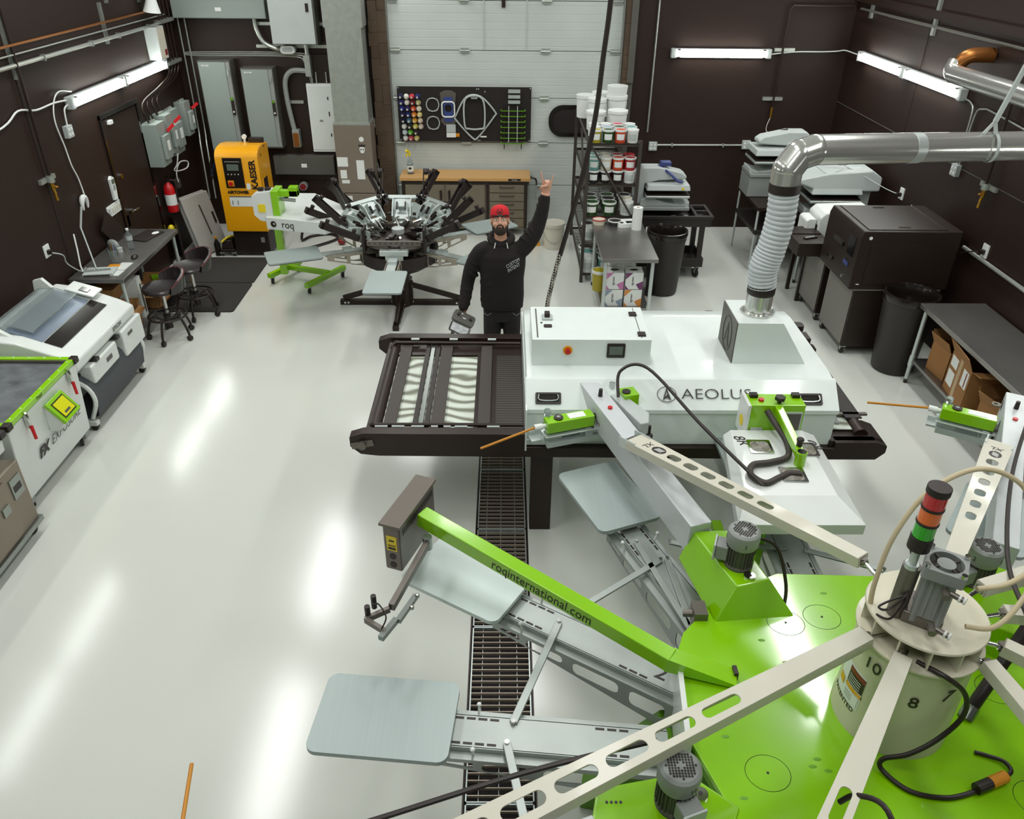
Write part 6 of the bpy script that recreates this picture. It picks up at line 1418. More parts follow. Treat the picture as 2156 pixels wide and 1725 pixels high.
# station 2 (right)
g = PB(); g.prism([(2.55, 3.12), (2.75, 2.98), (2.45, 2.6), (2.2, 2.8)], .94, 1.14); g.build('head_base', 'plate_green', press, bevel=.01)
motor(2.42, 2.98, 1.14, 0, 'b', '2'); beam_head((2.68, 3.18, 1.10), (3.58, 4.72, 1.13))
PB().tube([(2.15, 2.3, 1.6), (2.35, 2.75, 1.5), (2.85, 3.55, 1.38), (3.4, 4.3, 1.30)], .011, sm=8, n=8).build('air_line', 'black', press)
# station 10 (lower left)
g = PB(); g.prism([(.37, 1.86), (.30, 1.55), (.70, 1.35), (.92, 1.78), (.74, 1.93)], .90, 1.10); g.build('head_base', 'plate_green', press, bevel=.01)
motor(.665, 1.80, 1.10, R(90), 'c', '10'); flange(.775, 1.83, 1.10)
beam_head((.36, 1.66, 1.05), (-1.3, 1.05, 1.10), knobs=False)
m = PB()
for k in range(4): m.prism(circ(.405 + k * .018, 1.80, .006, 8), 1.10, 1.102)
m.build('vent_holes', 'black', press)
PB().tube([(.60, 1.93, 1.30), (.1, 1.83, 1.25), (-.5, 1.66, 1.20), (-1.0, 1.5, 1.2)], .011, sm=8, n=8).build('air_line', 'black', press)
# station 9 base
g = PB(); g.prism([(1.0, 1.4), (1.3, 1.25), (1.15, .9), (.85, 1.05)], .9, 1.1); g.build('head_base', 'plate_green', press, bevel=.01)
# white shield panel at the front left of the deck
PB().prism([(.79, 2.12), (.815, 2.12), (.86, 2.62), (.84, 2.66)], .70, 1.0).build('shield_panel', 'white', press)
# long green arm with control box
ga = PB(); A0, A1 = Vector((-.45, 3.39, 1.215)), Vector((.80, 2.56, 1.02))
arm = ga.beam(A0, A1, .085, .085).build('green_boom', 'green', press, bevel=.006)
q = PB(); q.beam(A1 + Vector((-.02, .01, -.0)), (1.10, 2.49, .975), .085, .085, w1=.10, h1=.02); q.build('boom_foot', 'green', arm)
PB().box((1.10, 2.52, .98), (.02, .05, .05)).build('boom_tab', 'black_metal', arm)
dA = (A1 - A0).normalized(); yA = Vector((0, 0, 1)).cross(dA).normalized(); zA = dA.cross(yA)
QA = M0 @ T(*(A0 + dA * .80 - yA * .0435)) @ Matrix((dA, zA, -yA)).transposed().to_4x4()
text('roqinternational.com', .084, 'black', arm, QA, ext=.0005, wx=.84)
bq = M0 @ T(-.52, 3.42, 1.0) @ RZ(R(-20))
cbx = MB(bq).bx(-.05, .05, -.22, .22, -.02, .29).build('control_box', 'dull_metal', press, bevel=.01)
MB(bq).bx(-.065, .06, -.23, .23, .285, .30).build('box_lid', 'beige_box', cbx)
m = MB(bq)
for k in range(20): m.bx(.0501, .052, -.18 + k * .019, -.173 + k * .019, .21, .25)
m.build('vents', 'black', cbx)
MB(bq).bx(-.03, .03, -.222, -.2202, .12, .22).build('yellow_label', 'yellow', cbx)
MB(bq).bx(-.022, .022, -.2235, -.222, .13, .145).bx(-.022, .022, -.2235, -.222, .155, .16).bx(-.015, .015, -.2235, -.222, .185, .195).build('label_print', 'black', cbx)
for z in (.08, .02): MB(bq).cyl((.0, -.22, z), (.0, -.2225, z), .02, n=14).build('port', 'black', cbx)
MB(bq).cyl((-.05, -.12, .22), (-.08, -.12, .22), .02, n=14).build('red_button', 'red', cbx)
lk = PB().beam((-.41, 3.25, 1.14), (-.55, 2.80, 1.12), .032, .045).build('swing_arm', 'dull_metal', press, bevel=.005)
PB().cyl((-.41, 3.26, 1.10), (-.41, 3.26, 1.18), .026, n=14).build('pivot', 'steel', lk)
PB().beam((-.51, 2.73, 1.10), (-.44, 2.90, 1.10), .026, .026).build('laser_tube', 'steel', lk); PB().beam((-.58, 2.62, 1.1), (-.52, 2.74, 1.1), .028, .028).build('laser_tube', 'steel', lk)
PB().beam((-.67, 2.74, 1.10), (-.56, 2.66, 1.10), .02, .03).beam((-.67, 2.74, 1.1), (-.56, 2.80, 1.11), .02, .03).build('bracket', 'dull_metal', lk)
for (x, y) in ((-.66, 2.76), (-.64, 2.83)): PB().cyl((x, y, 1.09), (x, y, 1.17), .014, n=10).build('rubber_grip', 'black', lk)
for (x, y) in ((-.43, 2.88), (-.45, 2.80)): PB().ball((x, y, 1.12), .014, n=8).build('ball_knob', 'chrome', lk)
PB().tube([(-.64, 2.8, 1.15), (-.6, 2.76, 1.18), (-.56, 2.7, 1.16), (-.58, 2.66, 1.12)], .004, sm=5, n=5).build('wire', 'black', lk)
# cable with yellow coupling on the deck, and black post
PB().tube([(1.66, 2.15, 1.49), (1.74, 2.06, 1.50), (1.84, 2.06, 1.40), (1.86, 2.05, 1.28), (1.78, 2.03, 1.16), (1.68, 2.02, 1.08), (1.60, 2.04, 1.02), (1.60, 2.02, .975), (1.68, 1.93, .967), (1.82, 1.90, .967), (1.96, 1.93, .968)], .0105, sm=8, n=10).build('power_cable', 'black', press)
cpg = PB().cyl((1.95, 1.93, .982), (2.02, 1.955, .982), .024, n=18).build('plug_connector', 'black', press); PB().cyl((2.02, 1.955, .982), (2.10, 1.985, .982), .025, n=18).build('yellow_body', 'orange', cpg)
PB().tube([(2.09, 1.98, .982), (2.14, 2.01, .98), (2.14, 2.06, .972), (2.09, 2.09, .968), (2.04, 2.11, .966)], .009, sm=6, n=8).build('power_cable', 'black', press)
po = PB().cyl((2.10, 2.30, .955), (2.52, 2.62, 1.45), .028, n=18).build('hose_post', 'black', press); PB().cyl((2.09, 2.29, .95), (2.13, 2.325, .99), .034, n=14).build('hose_clamp', 'steel', po)
PB().tube([(1.18, 1.62, 1.39), (1.22, 1.60, 1.46), (1.28, 1.52, 1.5), (1.3, 1.35, 1.4)], .01, sm=6, n=8).build('power_cable', 'black', press)
# ---------------------------------------------------------------- flash dryer on its stand
mat('press_tan2', '#8f897c', .5)
fl = thing('flash_dryer', 'white flash dryer panel with three fan vents on a green wheeled stand', 'flash dryer', (1.76, 3.95, 0))
MF = T(-1.76, -3.95, 0)
def FB(x=None): return MB(MF @ x if x else MF)
m = FB()
low = [(1.33, 3.46), (2.06, 3.46), (2.06, 3.66), (2.03, 4.36), (1.44, 4.36)]
lo = [(1.34, 3.50, 1.10), (2.05, 3.50, 1.10), (2.05, 3.50, 1.10)]
A = [(1.34, 3.47), (2.07, 3.47), (2.08, 4.40), (1.47, 4.40)]; Bq = [(1.42, 3.66), (1.96, 3.66), (1.97, 4.36), (1.50, 4.36)]
a = [m.v((x, y, 1.02)) for x, y in A]; a2 = [m.v((x, y, 1.09)) for x, y in A]; b = [m.v((x, y, 1.155)) for x, y in Bq]
m.f(a[::-1]); m.f(b)
for i in range(4): j = (i + 1) % 4; m.f([a[i], a[j], a2[j], a2[i]]); m.f([a2[i], a2[j], b[j], b[i]])
m.build('heater_panel', 'white', fl, bevel=.003, smooth_a=0)
for (x, y) in ((1.64, 4.16), (1.92, 4.13), (1.76, 3.86)):
    fr_ = FB(T(x, y, 1.156) @ RZ(-.03)).prism(rrect(-.075, .075, -.075, .075, .01), 0, .006, holes=[rrect(-.06, .06, -.06, .06, .03)]).build('fan_guard', 'chrome', fl)
    FB(T(x, y, 1.156)).prism(rrect(-.06, .06, -.06, .06, .03), -.0, .002).build('fan_opening', 'press_tan2', fr_)
    g_ = FB(T(x, y, 1.16))
    for r in (.02, .032, .044, .055): g_.tube([(r * math.cos(k * PI / 10), r * math.sin(k * PI / 10), 0) for k in range(20)], .0015, n=4, closed=True)
    g_.build('guard_rings', 'steel', fr_)
text('8R', .10, 'black', fl, MF @ T(1.535, 4.24, 1.157) @ RZ(R(-75)), ext=.0005, shear=.3); text('QR', .09, 'black', fl, MF @ T(1.99, 4.2, 1.15) @ RZ(R(-68)) @ RY(0), ext=.002, shear=.3)
_k = len(COL.objects)
_old = set(o.name for o in COL.objects)
hb = FB(); hb.bx(1.58, 1.94, 4.37, 4.52, 1.10, 1.36); hbo = hb.build('control_head', 'green', fl, bevel=.006)
FB().bx(1.56, 1.58, 4.36, 4.55, 1.1, 1.36).build('side_cover', 'white', hbo); FB(FACE_NX(1.559, 4.45, 1.2)).prism(circ(0, 0, .04, 12), 0, .001).build('yellow_label', 'yellow', hbo)
FB().bx(1.80, 1.925, 4.36, 4.37, 1.12, 1.31).build('vent_frame', 'grey_light', hbo); FB().bx(1.81, 1.915, 4.357, 4.361, 1.13, 1.30).build('vent_panel', 'grey_dark', hbo)
FB().bx(1.60, 1.68, 4.362, 4.37, 1.14, 1.19).build('connector_plate', 'grey_light', hbo, bevel=.003); FB().bx(1.61, 1.67, 4.358, 4.362, 1.145, 1.155).build('sockets', 'black', hbo)
for x in (1.62, 1.90): FB().bx(x - .025, x + .025, 4.46, 4.5, 1.36, 1.385).build('foot_pad', 'black', hbo)
FB().cyl((1.66, 4.43, 1.36), (1.66, 4.43, 1.375), .018, n=14).build('red_button', 'red', hbo)
FB().cyl((1.77, 4.40, 1.36), (1.77, 4.40, 1.39), .014, n=10).prism(circ(1.77, 4.40, .036, 6), 1.385, 1.41).build('star_knob', 'black', hbo, bevel=.004)
fa = FB().beam((1.76, 4.40, 1.335), (1.80, 3.99, 1.24), .05, .055).build('green_arm', 'green', fl, bevel=.006)
FB().cyl((1.80, 3.97, 1.16), (1.80, 3.97, 1.27), .034, n=20).build('arm_socket', 'green', fa); FB().cyl((1.80, 3.97, 1.27), (1.80, 3.97, 1.275), .028, n=16).build('socket_cap', 'chrome', fa); FB().cyl((1.80, 4.03, 1.26), (1.80, 4.03, 1.31), .018, n=12).ball((1.80, 4.03, 1.32), .024, n=10, sc=(1, 1, .7)).build('lock_knob', 'black', fa)
FB().tube([(1.69, 4.37, 1.32), (1.72, 4.30, 1.28), (1.77, 4.15, 1.22), (1.74, 4.02, 1.2), (1.62, 3.96, 1.2), (1.50, 3.93, 1.2), (1.46, 3.83, 1.2), (1.53, 3.76, 1.19), (1.63, 3.82, 1.185), (1.71, 3.87, 1.18), (1.78, 3.86, 1.185)], .020, sm=8, n=12).build('heat_hose', 'charcoal', fl)
for o in list(COL.objects):
    if o.name not in _old and o.parent is fl: o.location.x += .03; o.location.z -= .02
FB().bx(1.50, 1.57, 3.60, 3.67, .10, 1.02).bx(1.50, 1.57, 3.67, 4.42, .28, .34).bx(1.57, 2.0, 3.60, 3.67, .40, .46).build('stand_frame', 'green', fl, bevel=.005)
FB().bx(1.74, 1.82, 4.42, 4.50, .06, 1.12).build('stand_post', 'green', fl, bevel=.005); FB().bx(1.42, 2.1, 4.42, 4.50, .09, .15).build('stand_base', 'green', fl, bevel=.004)
for x in (1.46, 2.06): FB().bx(x - .03, x + .03, 3.62, 4.7, .09, .15).build('stand_base', 'green', fl, bevel=.004)
for x in (1.46, 2.06):
    for y in (3.65, 4.67): caster('caster', fl, x - 1.76, y - 3.95, .09, 0, .04)
# ================================================================ manual press at the back
mat('press_tan', '#a39b8c', .4, .35)
FX, FY = -1.24, 8.93
mp = thing('manual_press', 'black and silver manual printing press with raised heads and grey pallets', 'printing press', (FX, FY, 0))
def HB(Q=None): return MB(Q) if Q else MB()
for k, a in enumerate((270, 0, 90, 180)):
    Q = RZ(R(a))
    b = HB(Q).bx(.10, .76, -.035, .035, .0, .06).build('floor_leg', 'black_metal', mp, bevel=.004)
    HB(Q).beam((.72, 0, .08), (.11, 0, .26), .03, .06).build('leg_brace', 'black_metal', b); HB(Q).bx(.09, .13, -.04, .04, 0, .30).build('leg_plate', 'black_metal', b)
    for (x, z) in ((.66, .03), (.70, .03), (.125, .05), (.125, .25)):
        for s in (-1, 1): HB(Q).cyl((x, s * .034, z), (x, s * .039, z), .012, n=8).build('bolt', 'paper', b)
HB().cyl((0, 0, 0), (0, 0, .66), .11, n=24).build('column', 'black_metal', mp)
# six pallet arms
for k in range(6):
    a = 270 + 60 * k - (8 if k == 5 else 0)
    Q = RZ(R(a)); z = .78
    h = HB(Q); 
    for s in (-1, 1): h.prism([(.26, z - .24), (.26, z - .02), (.86, z - .02), (.86, z - .08)], s * .07 - .004, s * .07 + .004, holes=[rrect(.30, .42, z - .20, z - .06, .015, 3), rrect(.46, .60, z - .16, z - .055, .015, 3), [(.64, z - .125), (.78, z - .085), (.78, z - .05), (.64, z - .05)]], plane='xz')
    arm = h.build('pallet_arm', 'press_tan', mp)
    HB(Q).bx(.30, .95, -.05, .05, z - .025, z - .01).bx(.55, .66, -.05, .05, z - .01, z + .02).build('arm_rail', 'alu', arm); HB(Q).bx(.33, .40, -.045, .045, z - .01, z + .05).build('rest_block', 'alu', arm)
    HB(Q).prism(rrect(.92, 1.52, -.2, .2, .03, 4), z, z + .02).build('pallet', 'pallet', arm, bevel=.003); HB(Q).prism(rrect(.925, 1.515, -.195, .195, .03, 4), z - .008, z).build('pallet_edge', 'black', arm)
# lower star plate
for k in range(12):
    Q = RZ(R(k * 30)); HB(Q).prism([(.08, .58), (.30, .64), (.42, .70), (.42, .74), (.08, .68)], -.012, .012, plane='xz').build('star_rib', 'black', mp)
HB().tube([(.42 * math.cos(k * PI / 18), .42 * math.sin(k * PI / 18), .72) for k in range(36)], .015, closed=True, n=8).build('star_ring', 'black', mp)
# hub with springs and chains
HB().lathe([(0, .80), (.40, .80), (.42, .84), (.42, .88), (.36, .90), (.1, .90), (0, .90)], n=40).build('print_hub', 'black_metal', mp)
HB().lathe([(0, .90), (.07, .90), (.075, .96), (.05, .97), (0, .97)], n=20).build('hub_cap', 'grey_light', mp)
for k in range(6):
    Q = RZ(R(k * 60)); HB(Q).bx(.36, .43, -.16, .16, .84, .90).build('hub_plate', 'dull_metal', mp, bevel=.003)
    sp = HB(Q @ RZ(.3))
    for j in range(7): sp.cyl((.16 + j * .026, -.03, .93), (.16 + j * .026, .03, .93), .018, n=8)
    sp.build('lift_spring', 'black_gloss', mp)
    for s in (-1, 1): HB(Q).cyl((.2, s * .1, .9), (.34, s * .12, .97), .014, n=8).build('gas_strut', 'chrome', mp)
def head(a, up_, full=True):
    """print head hinged at r=.36; up_ = tilt angle"""
    Q = RZ(R(a)) @ T(.38, 0, .90) @ RY(-R(up_))
    h = HB(Q); h.prism([(-.02, -.10), (.14, -.09), (.22, -.13), (.30, -.10), (.30, .10), (.22, .13), (.14, .09), (-.02, .10)], .0, .02, holes=[rrect(.03, .12, -.05, .05, .01, 3)])
    h.prism([(0, 0), (.04, .09), (.2, .10), (.3, .05), (.3, 0)], -.115, -.10, plane='xz').prism([(0, 0), (.04, .09), (.2, .10), (.3, .05), (.3, 0)], .10, .115, plane='xz')
    h.bx(.16, .26, -.05, .05, .02, .10).bx(.02, .08, -.08, .08, .02, .06)
    hd = h.build('head_carriage', 'alu', mp, bevel=.004)
    for s in (-1, 1):
        HB(Q).bx(.12, .21, s * .05 - .008, s * .05 + .008, .1, .13).build('adjust_slot', 'black', hd)
        HB(Q).cyl((.10, s * .13, .03), (.10, s * .17, .03), .02, n=10).build('micro_knob', 'black', hd)
        HB(Q).beam((.05, s * .03, .06), (-.03, s * .09, .10), .02, .02).build('release_lever', 'chrome', hd)
    HB(Q).bx(.30, .34, -.30, .30, .0, .035).build('cross_bar', 'alu', hd)
    for s in (-1, 1):
        c = HB(Q); y = s * .28
        c.bx(.22, .68, y - .036, y - .026, -.02, .05).bx(.22, .68, y + .026, y + .036, -.02, .05).bx(.22, .26, y - .036, y + .036, -.02, .05).bx(.64, .68, y - .036, y + .036, -.02, .05)
        c.build('side_clamp', 'black', hd, bevel=.003)
        for x in (.30, .62): HB(Q).cyl((x, y, .04), (x, y, .08), .022, n=10).ball((x, y, .085), .026, n=8, sc=(1, 1, .6)).build('clamp_knob', 'black', hd)
        HB(Q).cyl((.28, y, .02), (.56, y, .02), .008, n=6).build('clamp_rod', 'chrome', hd)
    return hd
for a, u in ((90, 48), (138, 50), (176, 44), (42, 50), (4, 44), (208, 28), (334, 28)): head(a, u)
HB().bx(-.30, .30, -.44, -.41, .90, .955).build('front_bar', 'dull_metal', mp, bevel=.003)
for s in (-1, 1): HB(RZ(s * .0)).bx(s * .34 - .015, s * .34 + .015, -.42, -.22, .80, 1.08).build('cheek_plate', 'black', mp, bevel=.01)
for k in range(10): HB().cyl((-.27 + k * .06, -.445, .93), (-.27 + k * .06, -.44, .93), .008, n=8).build('bar_hole', 'black', mp)
HB().lathe([(.30, .50), (.46, .60), (.46, .74), (.43, .74), (.43, .62), (.30, .54)], n=36).build('drum_guard', 'black', mp)
Q = RZ(R(270)) @ T(.36, 0, .86)
h = HB(Q).bx(0, .14, -.16, .16, -.06, .0).bx(.05, .12, -.10, .10, -.12, -.06).build('front_head_block', 'alu', mp, bevel=.006)
# red rags and small things on the floor beneath
tag(MB().ball((-2.35, 11.0, .05), .06, n=8, sc=(1, .8, .8)).build('red_rag', 'red_dark'), 'dark red crumpled rag on the floor below the far press', 'rag')
# ---------------------------------------------------------------- flash cure unit on green stand
fu = thing('flash_dryer', 'white flash cure unit on a green post stand with casters left of the far press', 'flash dryer', (-2.6, 9.3, 0))
def UB(): return MB(T(2.6, -9.3, 0))
UB().prism([(-2.72, 8.80), (-2.02, 8.62), (-1.72, 9.05), (-2.35, 9.75), (-2.62, 9.75)], .98, 1.12).build('heater_panel', 'white', fu, bevel=.006)
text('roq', .12, 'black', fu, T(2.6, -9.3, 0) @ T(-2.46, 8.731, 1.05) @ RZ(math.atan2(-.18, .70)) @ RX(PI / 2), ext=.001, wx=.9)
m = UB(); Mq = T(2.6, -9.3, 0) @ T(-2.63, 8.772, 1.05) @ RZ(math.atan2(-.18, .70)) @ RX(PI / 2); MB(Mq).prism(circ(0, 0, .035, 16), 0, .003, holes=[circ(.008, .004, .014, 10)]).build('round_logo', 'black', fu)
UB().prism([(-2.80, 1.06), (-2.86, 1.12), (-2.86, 1.34), (-2.80, 1.38), (-2.64, 1.40), (-2.64, 1.02)], 8.86, 9.02, plane='xz').build('control_box', 'white', fu, bevel=.006)
UB().bx(-2.80, -2.72, 8.852, 8.86, 1.16, 1.25).build('yellow_label', 'yellow', fu)
for k in (0, 1): UB().beam((-2.74 + k * .03, 8.858, 1.05), (-2.68 + k * .03, 8.858, 1.12), .004, .006).build('stripe', 'grey_dark', fu)
UB().bx(-2.64, -2.56, 8.85, 9.1, 1.02, 1.40).build('head_frame', 'green', fu, bevel=.006); UB().bx(-2.62, -2.36, 8.95, 9.03, 1.31, 1.38).bx(-2.46, -2.36, 8.95, 9.05, 1.31, 1.42).build('head_arm', 'green', fu, bevel=.006)
UB().beam((-2.6, 9.05, 1.05), (-2.82, 9.6, 1.02), .06, .06).build('post_arm', 'green', fu); UB().cyl((-2.6, 8.98, 1.28), (-2.4, 8.98, 1.26), .02).build('pivot_tube', 'grey_mid', fu)
for x in (-2.76, -2.68): UB().bx(x - .03, x + .03, 8.9, 8.96, 1.39, 1.42).build('bumper', 'black', fu)
UB().bx(-2.87, -2.78, 9.56, 9.65, .12, 1.05).build('post', 'green', fu, bevel=.005)
UB().beam((-3.0, 9.48, .13), (-2.72, 10.0, .13), .06, .06).build('base_rail', 'green', fu, bevel=.004)
UB().beam((-2.46, 9.16, .13), (-2.1, 9.80, .13), .06, .06).build('base_rail', 'green', fu, bevel=.004)
UB().beam((-2.90, 9.78, .15), (-2.25, 9.55, .15), .06, .06).build('base_cross', 'green', fu, bevel=.004)
for (x, y) in ((-2.98, 9.54), (-2.44, 9.22), (-2.12, 9.76), (-2.74, 9.95)): caster('caster', fu, x + 2.6, y - 9.3, .10, .5, .045)
# ================================================================ the person
per = thing('person', 'man in red cap and black hoodie raising one arm beside the white dryer', 'person', (-.02, 6.84, 0))
PQ = T(0, 0, 0)
def loft(mb, rings, n=20):
    """rings: (centre, rx, ry, normal-rotation matrix or None)"""
    rr = []
    for c, rx, ry, Rm in rings:
        c = Vector(c); v_ = []
        for k in range(n):
            a = 2 * PI * k / n; p = Vector((rx * math.cos(a), ry * math.sin(a), 0))
            if Rm: p = Rm @ p
            v_.append(mb.v(c + p))
        rr.append(v_)
    for a, b in zip(rr, rr[1:]):
        for k in range(n): mb.f([a[k], a[(k + 1) % n], b[(k + 1) % n], b[k]])
    mb.f(rr[0][::-1]); mb.f(rr[-1])
    return mb
def remesh(o, vox, sm=3, it=.5):
    r = o.modifiers.new('remesh', 'REMESH'); r.mode = 'VOXEL'; r.voxel_size = vox; r.use_smooth_shade = True
    s_ = o.modifiers.new('smooth', 'SMOOTH'); s_.iterations = sm; s_.factor = it
    return o
# joints (metres, local to the person; the face looks towards -y)
SH_L, EL_L, WR_L = V(.19, .0, 1.50), V(.325, -.02, 1.745), V(.375, -.05, 2.01)     # raised arm (his left)
SH_R, EL_R, WR_R = V(-.21, .0, 1.46), V(-.315, .03, 1.17), V(-.365, -.06, .90)       # hanging arm
HR = T(-.02, -.02, 1.745) @ RX(R(-20)) @ RY(R(-2))                                     # head frame, tilted back to look up
# -- body: head, neck, trunk, arms and hands as one surface
b = MB()
def HP(x, y, z): return HR @ V(x, y, z)
bh = MB(HR)
b.M = HR
b.ball((0, .012, .035), .092, n=24, sc=(.83, 1.05, 1.05))
b.ball((0, -.012, -.03), .078, n=20, sc=(.86, .95, 1.15))
b.ball((0, -.045, -.085), .04, n=14, sc=(1.0, .85, .8))
b.ball((0, -.096, -.018), .014, n=10, sc=(.85, 1.0, 1.1)); b.beam((0, -.088, .022), (0, -.1, -.015), .014, .014)
b.ball((0, -.075, .035), .035, n=12, sc=(1.55, .55, .35))
b.ball((0, -.088, -.05), .014, n=10, sc=(1.7, .6, .55))
for s in (-1, 1):
    b.ball((s * .078, .015, -.0), .028, n=12, sc=(.35, .7, 1.15)); b.ball((s * .045, -.06, -.025), .03, n=10, sc=(.8, .7, .8))
b.M = Matrix.Identity(4)
loft(b, [((0, .01, 1.42), .07, .065, None), ((-.005, .005, 1.52), .06, .06, None), ((-.015, -.0, 1.60), .056, .06, None), ((-.02, -.005, 1.69), .056, .06, None)], 16)
loft(b, [((0, 0, .92), .15, .10, None), ((0, 0, 1.1), .15, .10, None), ((0, 0, 1.35), .17, .10, None), ((0, 0, 1.48), .15, .08, None)], 16)
b.tube([SH_L - V(.06, 0, .02), SH_L, EL_L, WR_L], .04, n=12, sm=4, rs=None)
b.tube([SH_R + V(.06, 0, .02), SH_R, EL_R, WR_R], .04, n=12, sm=4)
# raised hand, palm to the camera
def finger(mb, pts, r0, r1):
    pts = [V(*p) for p in pts]; sp = smooth(pts, 3); n = len(sp); mb.tube(sp, r0, n=8, rs=[r0 + (r1 - r0) * i / (n - 1) for i in range(n)]); mb.ball(sp[-1], r1, n=8)
HL = T(*WR_L) @ RY(R(4)) @ RX(R(6))
b.M = HL
loft(b, [((0, 0, -.06), .030, .024, None), ((0, 0, -.01), .028, .020, None), ((0, 0, .03), .040, .016, None), ((0.002, 0, .075), .044, .014, None), ((.002, 0, .098), .040, .012, None)], 14)
finger(b, [(-.034, 0, .085), (-.043, -.004, .125), (-.052, -.006, .155), (-.058, -.006, .182)], .0098, .0075)
finger(b, [(.036, 0, .085), (.042, -.003, .115), (.045, -.005, .14), (.047, -.006, .162)], .0088, .0068)
for x in (-.012, .014): finger(b, [(x, 0, .09), (x, -.016, .118), (x * .9, -.04, .108), (x * .9, -.04, .075)], .0100, .0085)
finger(b, [(-.034, 0, .02), (-.05, -.02, .045), (-.036, -.042, .07), (-.008, -.052, .082)], .0115, .009)
b.M = Matrix.Identity(4)
# hanging hand, curled round the controller
HD = T(*WR_R) @ RX(R(200)) @ RZ(R(20))
b.M = HD
loft(b, [((0, 0, -.06), .028, .024, None), ((0, 0, 0), .027, .019, None), ((0, 0, .035), .036, .018, None), ((0, 0, .085), .040, .015, None)], 14)
for i, x in enumerate((-.03, -.010, .010, .029)): finger(b, [(x, 0, .078), (x, .012, .115 - .003 * abs(i - 1)), (x, .036, .128 - .004 * abs(i - 1)), (x, .05, .108)], .0095, .008)
finger(b, [(-.03, .0, .02), (-.042, .022, .05), (-.03, .048, .075), (-.012, .056, .09)], .0115, .009)
b.M = Matrix.Identity(4)
bo = b.build('body', 'skin', per); remesh(bo, .0055, 4, .45)
# -- face pieces
def face(name, mt, f):
    m_ = MB(HR); f(m_); return m_.build(name, mt, per)
for s in (-1, 1):
    e = MB(HR).ball((s * .031, -.0795, .010), .0125, n=14, sc=(1.2, .58, .66)).build('eye', 'eye_white' if 'eye_white' in MATS else mat('eye_white', '#d8d2c8', .3).name, per)
    MB(HR).ball((s * .031, -.0868, .012), .0052, n=10, sc=(1, .4, 1)).build('iris', 'black_gloss', e)
    MB(HR).tube([(s * .012, -.091, .032), (s * .03, -.094, .037), (s * .05, -.084, .031)], .0045, sm=4, n=6).build('eyebrow', 'hair', per)
mat('lip', '#9a5c4e', .5)
face('mouth', 'lip', lambda m_: m_.ball((0, -.0965, -.051), .011, n=12, sc=(1.7, .35, .30)))
bd = MB(HR)
bd.ball((0, -.045, -.085), .052, n=20, sc=(1.05, .95, .78)); bd.ball((0, -.083, -.078), .026, n=14, sc=(1.25, .6, .75))
for s in (-1, 1):
    bd.ball((s * .052, -.022, -.058), .034, n=14, sc=(.62, 1.25, 1.15)); bd.ball((s * .066, .0, -.02), .02, n=12, sc=(.42, .9, 1.9))
    bd.tube([(s * .002, -.1, -.036), (s * .018, -.097, -.038), (s * .03, -.085, -.055), (s * .03, -.08, -.07)], .0065, sm=4, n=6)
beard = bd.build('beard', 'hair', per); remesh(beard, .004, 3, .4)
ha = MB(HR).ball((0, .03, .03), .092, n=20, sc=(.87, .9, .8)).build('hair', 'hair', per)
# -- cap
c = MB(HR @ T(0, .005, .045) @ RX(R(4)))
c.lathe([(.084, -.012), (.086, .01), (.084, .04), (.076, .066), (.058, .086), (.03, .097), (0, .1)], n=32)
for v_ in c.bm.verts: pass
cap = c.build('cap', 'cap_red', per); cap.scale = (1.0, 1.0, 1.0)
so = cap.modifiers.new('solid', 'SOLIDIFY'); so.thickness = .004
CQ = HR @ T(0, .005, .045)
bm_ = MB(CQ @ T(0, -.002, .014) @ RX(R(2)))
o1 = [(.08 * math.cos(a), .075 * math.sin(a) - .03) for a in [R(180 + i * 12) for i in range(16)]]
o2 = [(.08 * math.cos(a) * .98, -.02 - .02 * math.sin(-a)) for a in [R(360 - i * 12) for i in range(16)]]
bm_.prism([(x, y) for x, y in o1] + [(.078, -.03), (.06, -.055), (0, -.078), (-.06, -.055), (-.078, -.03)], -.016, -.006)
bm_.build('cap_brim', 'black_matte', cap)
MB(CQ @ T(0, -.082, .035) @ RX(PI / 2 - .25)).prism(circ(0, 0, .026, 18, .028), -.002, .004, holes=[circ(0, 0, .020, 14, .022)]).prism([(-.009, .012), (.009, .012), (.011, -.004), (.006, -.014), (-.006, -.014), (-.011, -.004)], -.002, .004).build('cap_emblem', 'black_matte', cap)
MB(CQ).cyl((0, 0, .098), (0, 0, .106), .008, n=10).build('cap_button', 'cap_red', cap)
# -- hoodie
h = MB()
loft(h, [((0, .0, .925), .185, .125, None), ((0, .0, .96), .20, .135, None), ((.0, 0, 1.05), .205, .135, None), ((0, 0, 1.2), .20, .13, None), ((0, .0, 1.34), .215, .135, None), ((-.0, .0, 1.44), .215, .125, None), ((-.0, .01, 1.51), .16, .10, None), ((-.01, .02, 1.555), .10, .085, None), ((-.015, .025, 1.585), .082, .08, None)], 28)
def sleeve(pts, rs):
    sp = smooth(pts, 6); n = len(sp); k = len(pts) - 1; rr = []
    for i in range(n):
        t = i / (n - 1) * k; j = min(int(t), k - 1); rr.append(rs[j] + (rs[j + 1] - rs[j]) * (t - j))
    h.tube(sp, .05, n=16, rs=rr)
sleeve([SH_L - V(.10, 0, .06), SH_L - V(.01, 0, .01), (SH_L + EL_L) / 2 + V(.012, 0, -.012), EL_L, (EL_L + WR_L) / 2 + V(.006, 0, 0), WR_L - V(.006, 0, .04), WR_L + V(-.002, 0, -.015)], [.085, .082, .078, .066, .056, .047, .042])
sleeve([SH_R + V(.09, 0, .03), SH_R + V(.01, 0, -.01), (SH_R + EL_R) / 2 + V(-.012, 0, 0), EL_R, (EL_R + WR_R) / 2, WR_R + V(.006, 0, .05), WR_R + V(.002, 0, .02)], [.075, .074, .069, .063, .057, .050, .043])
random.seed(11)
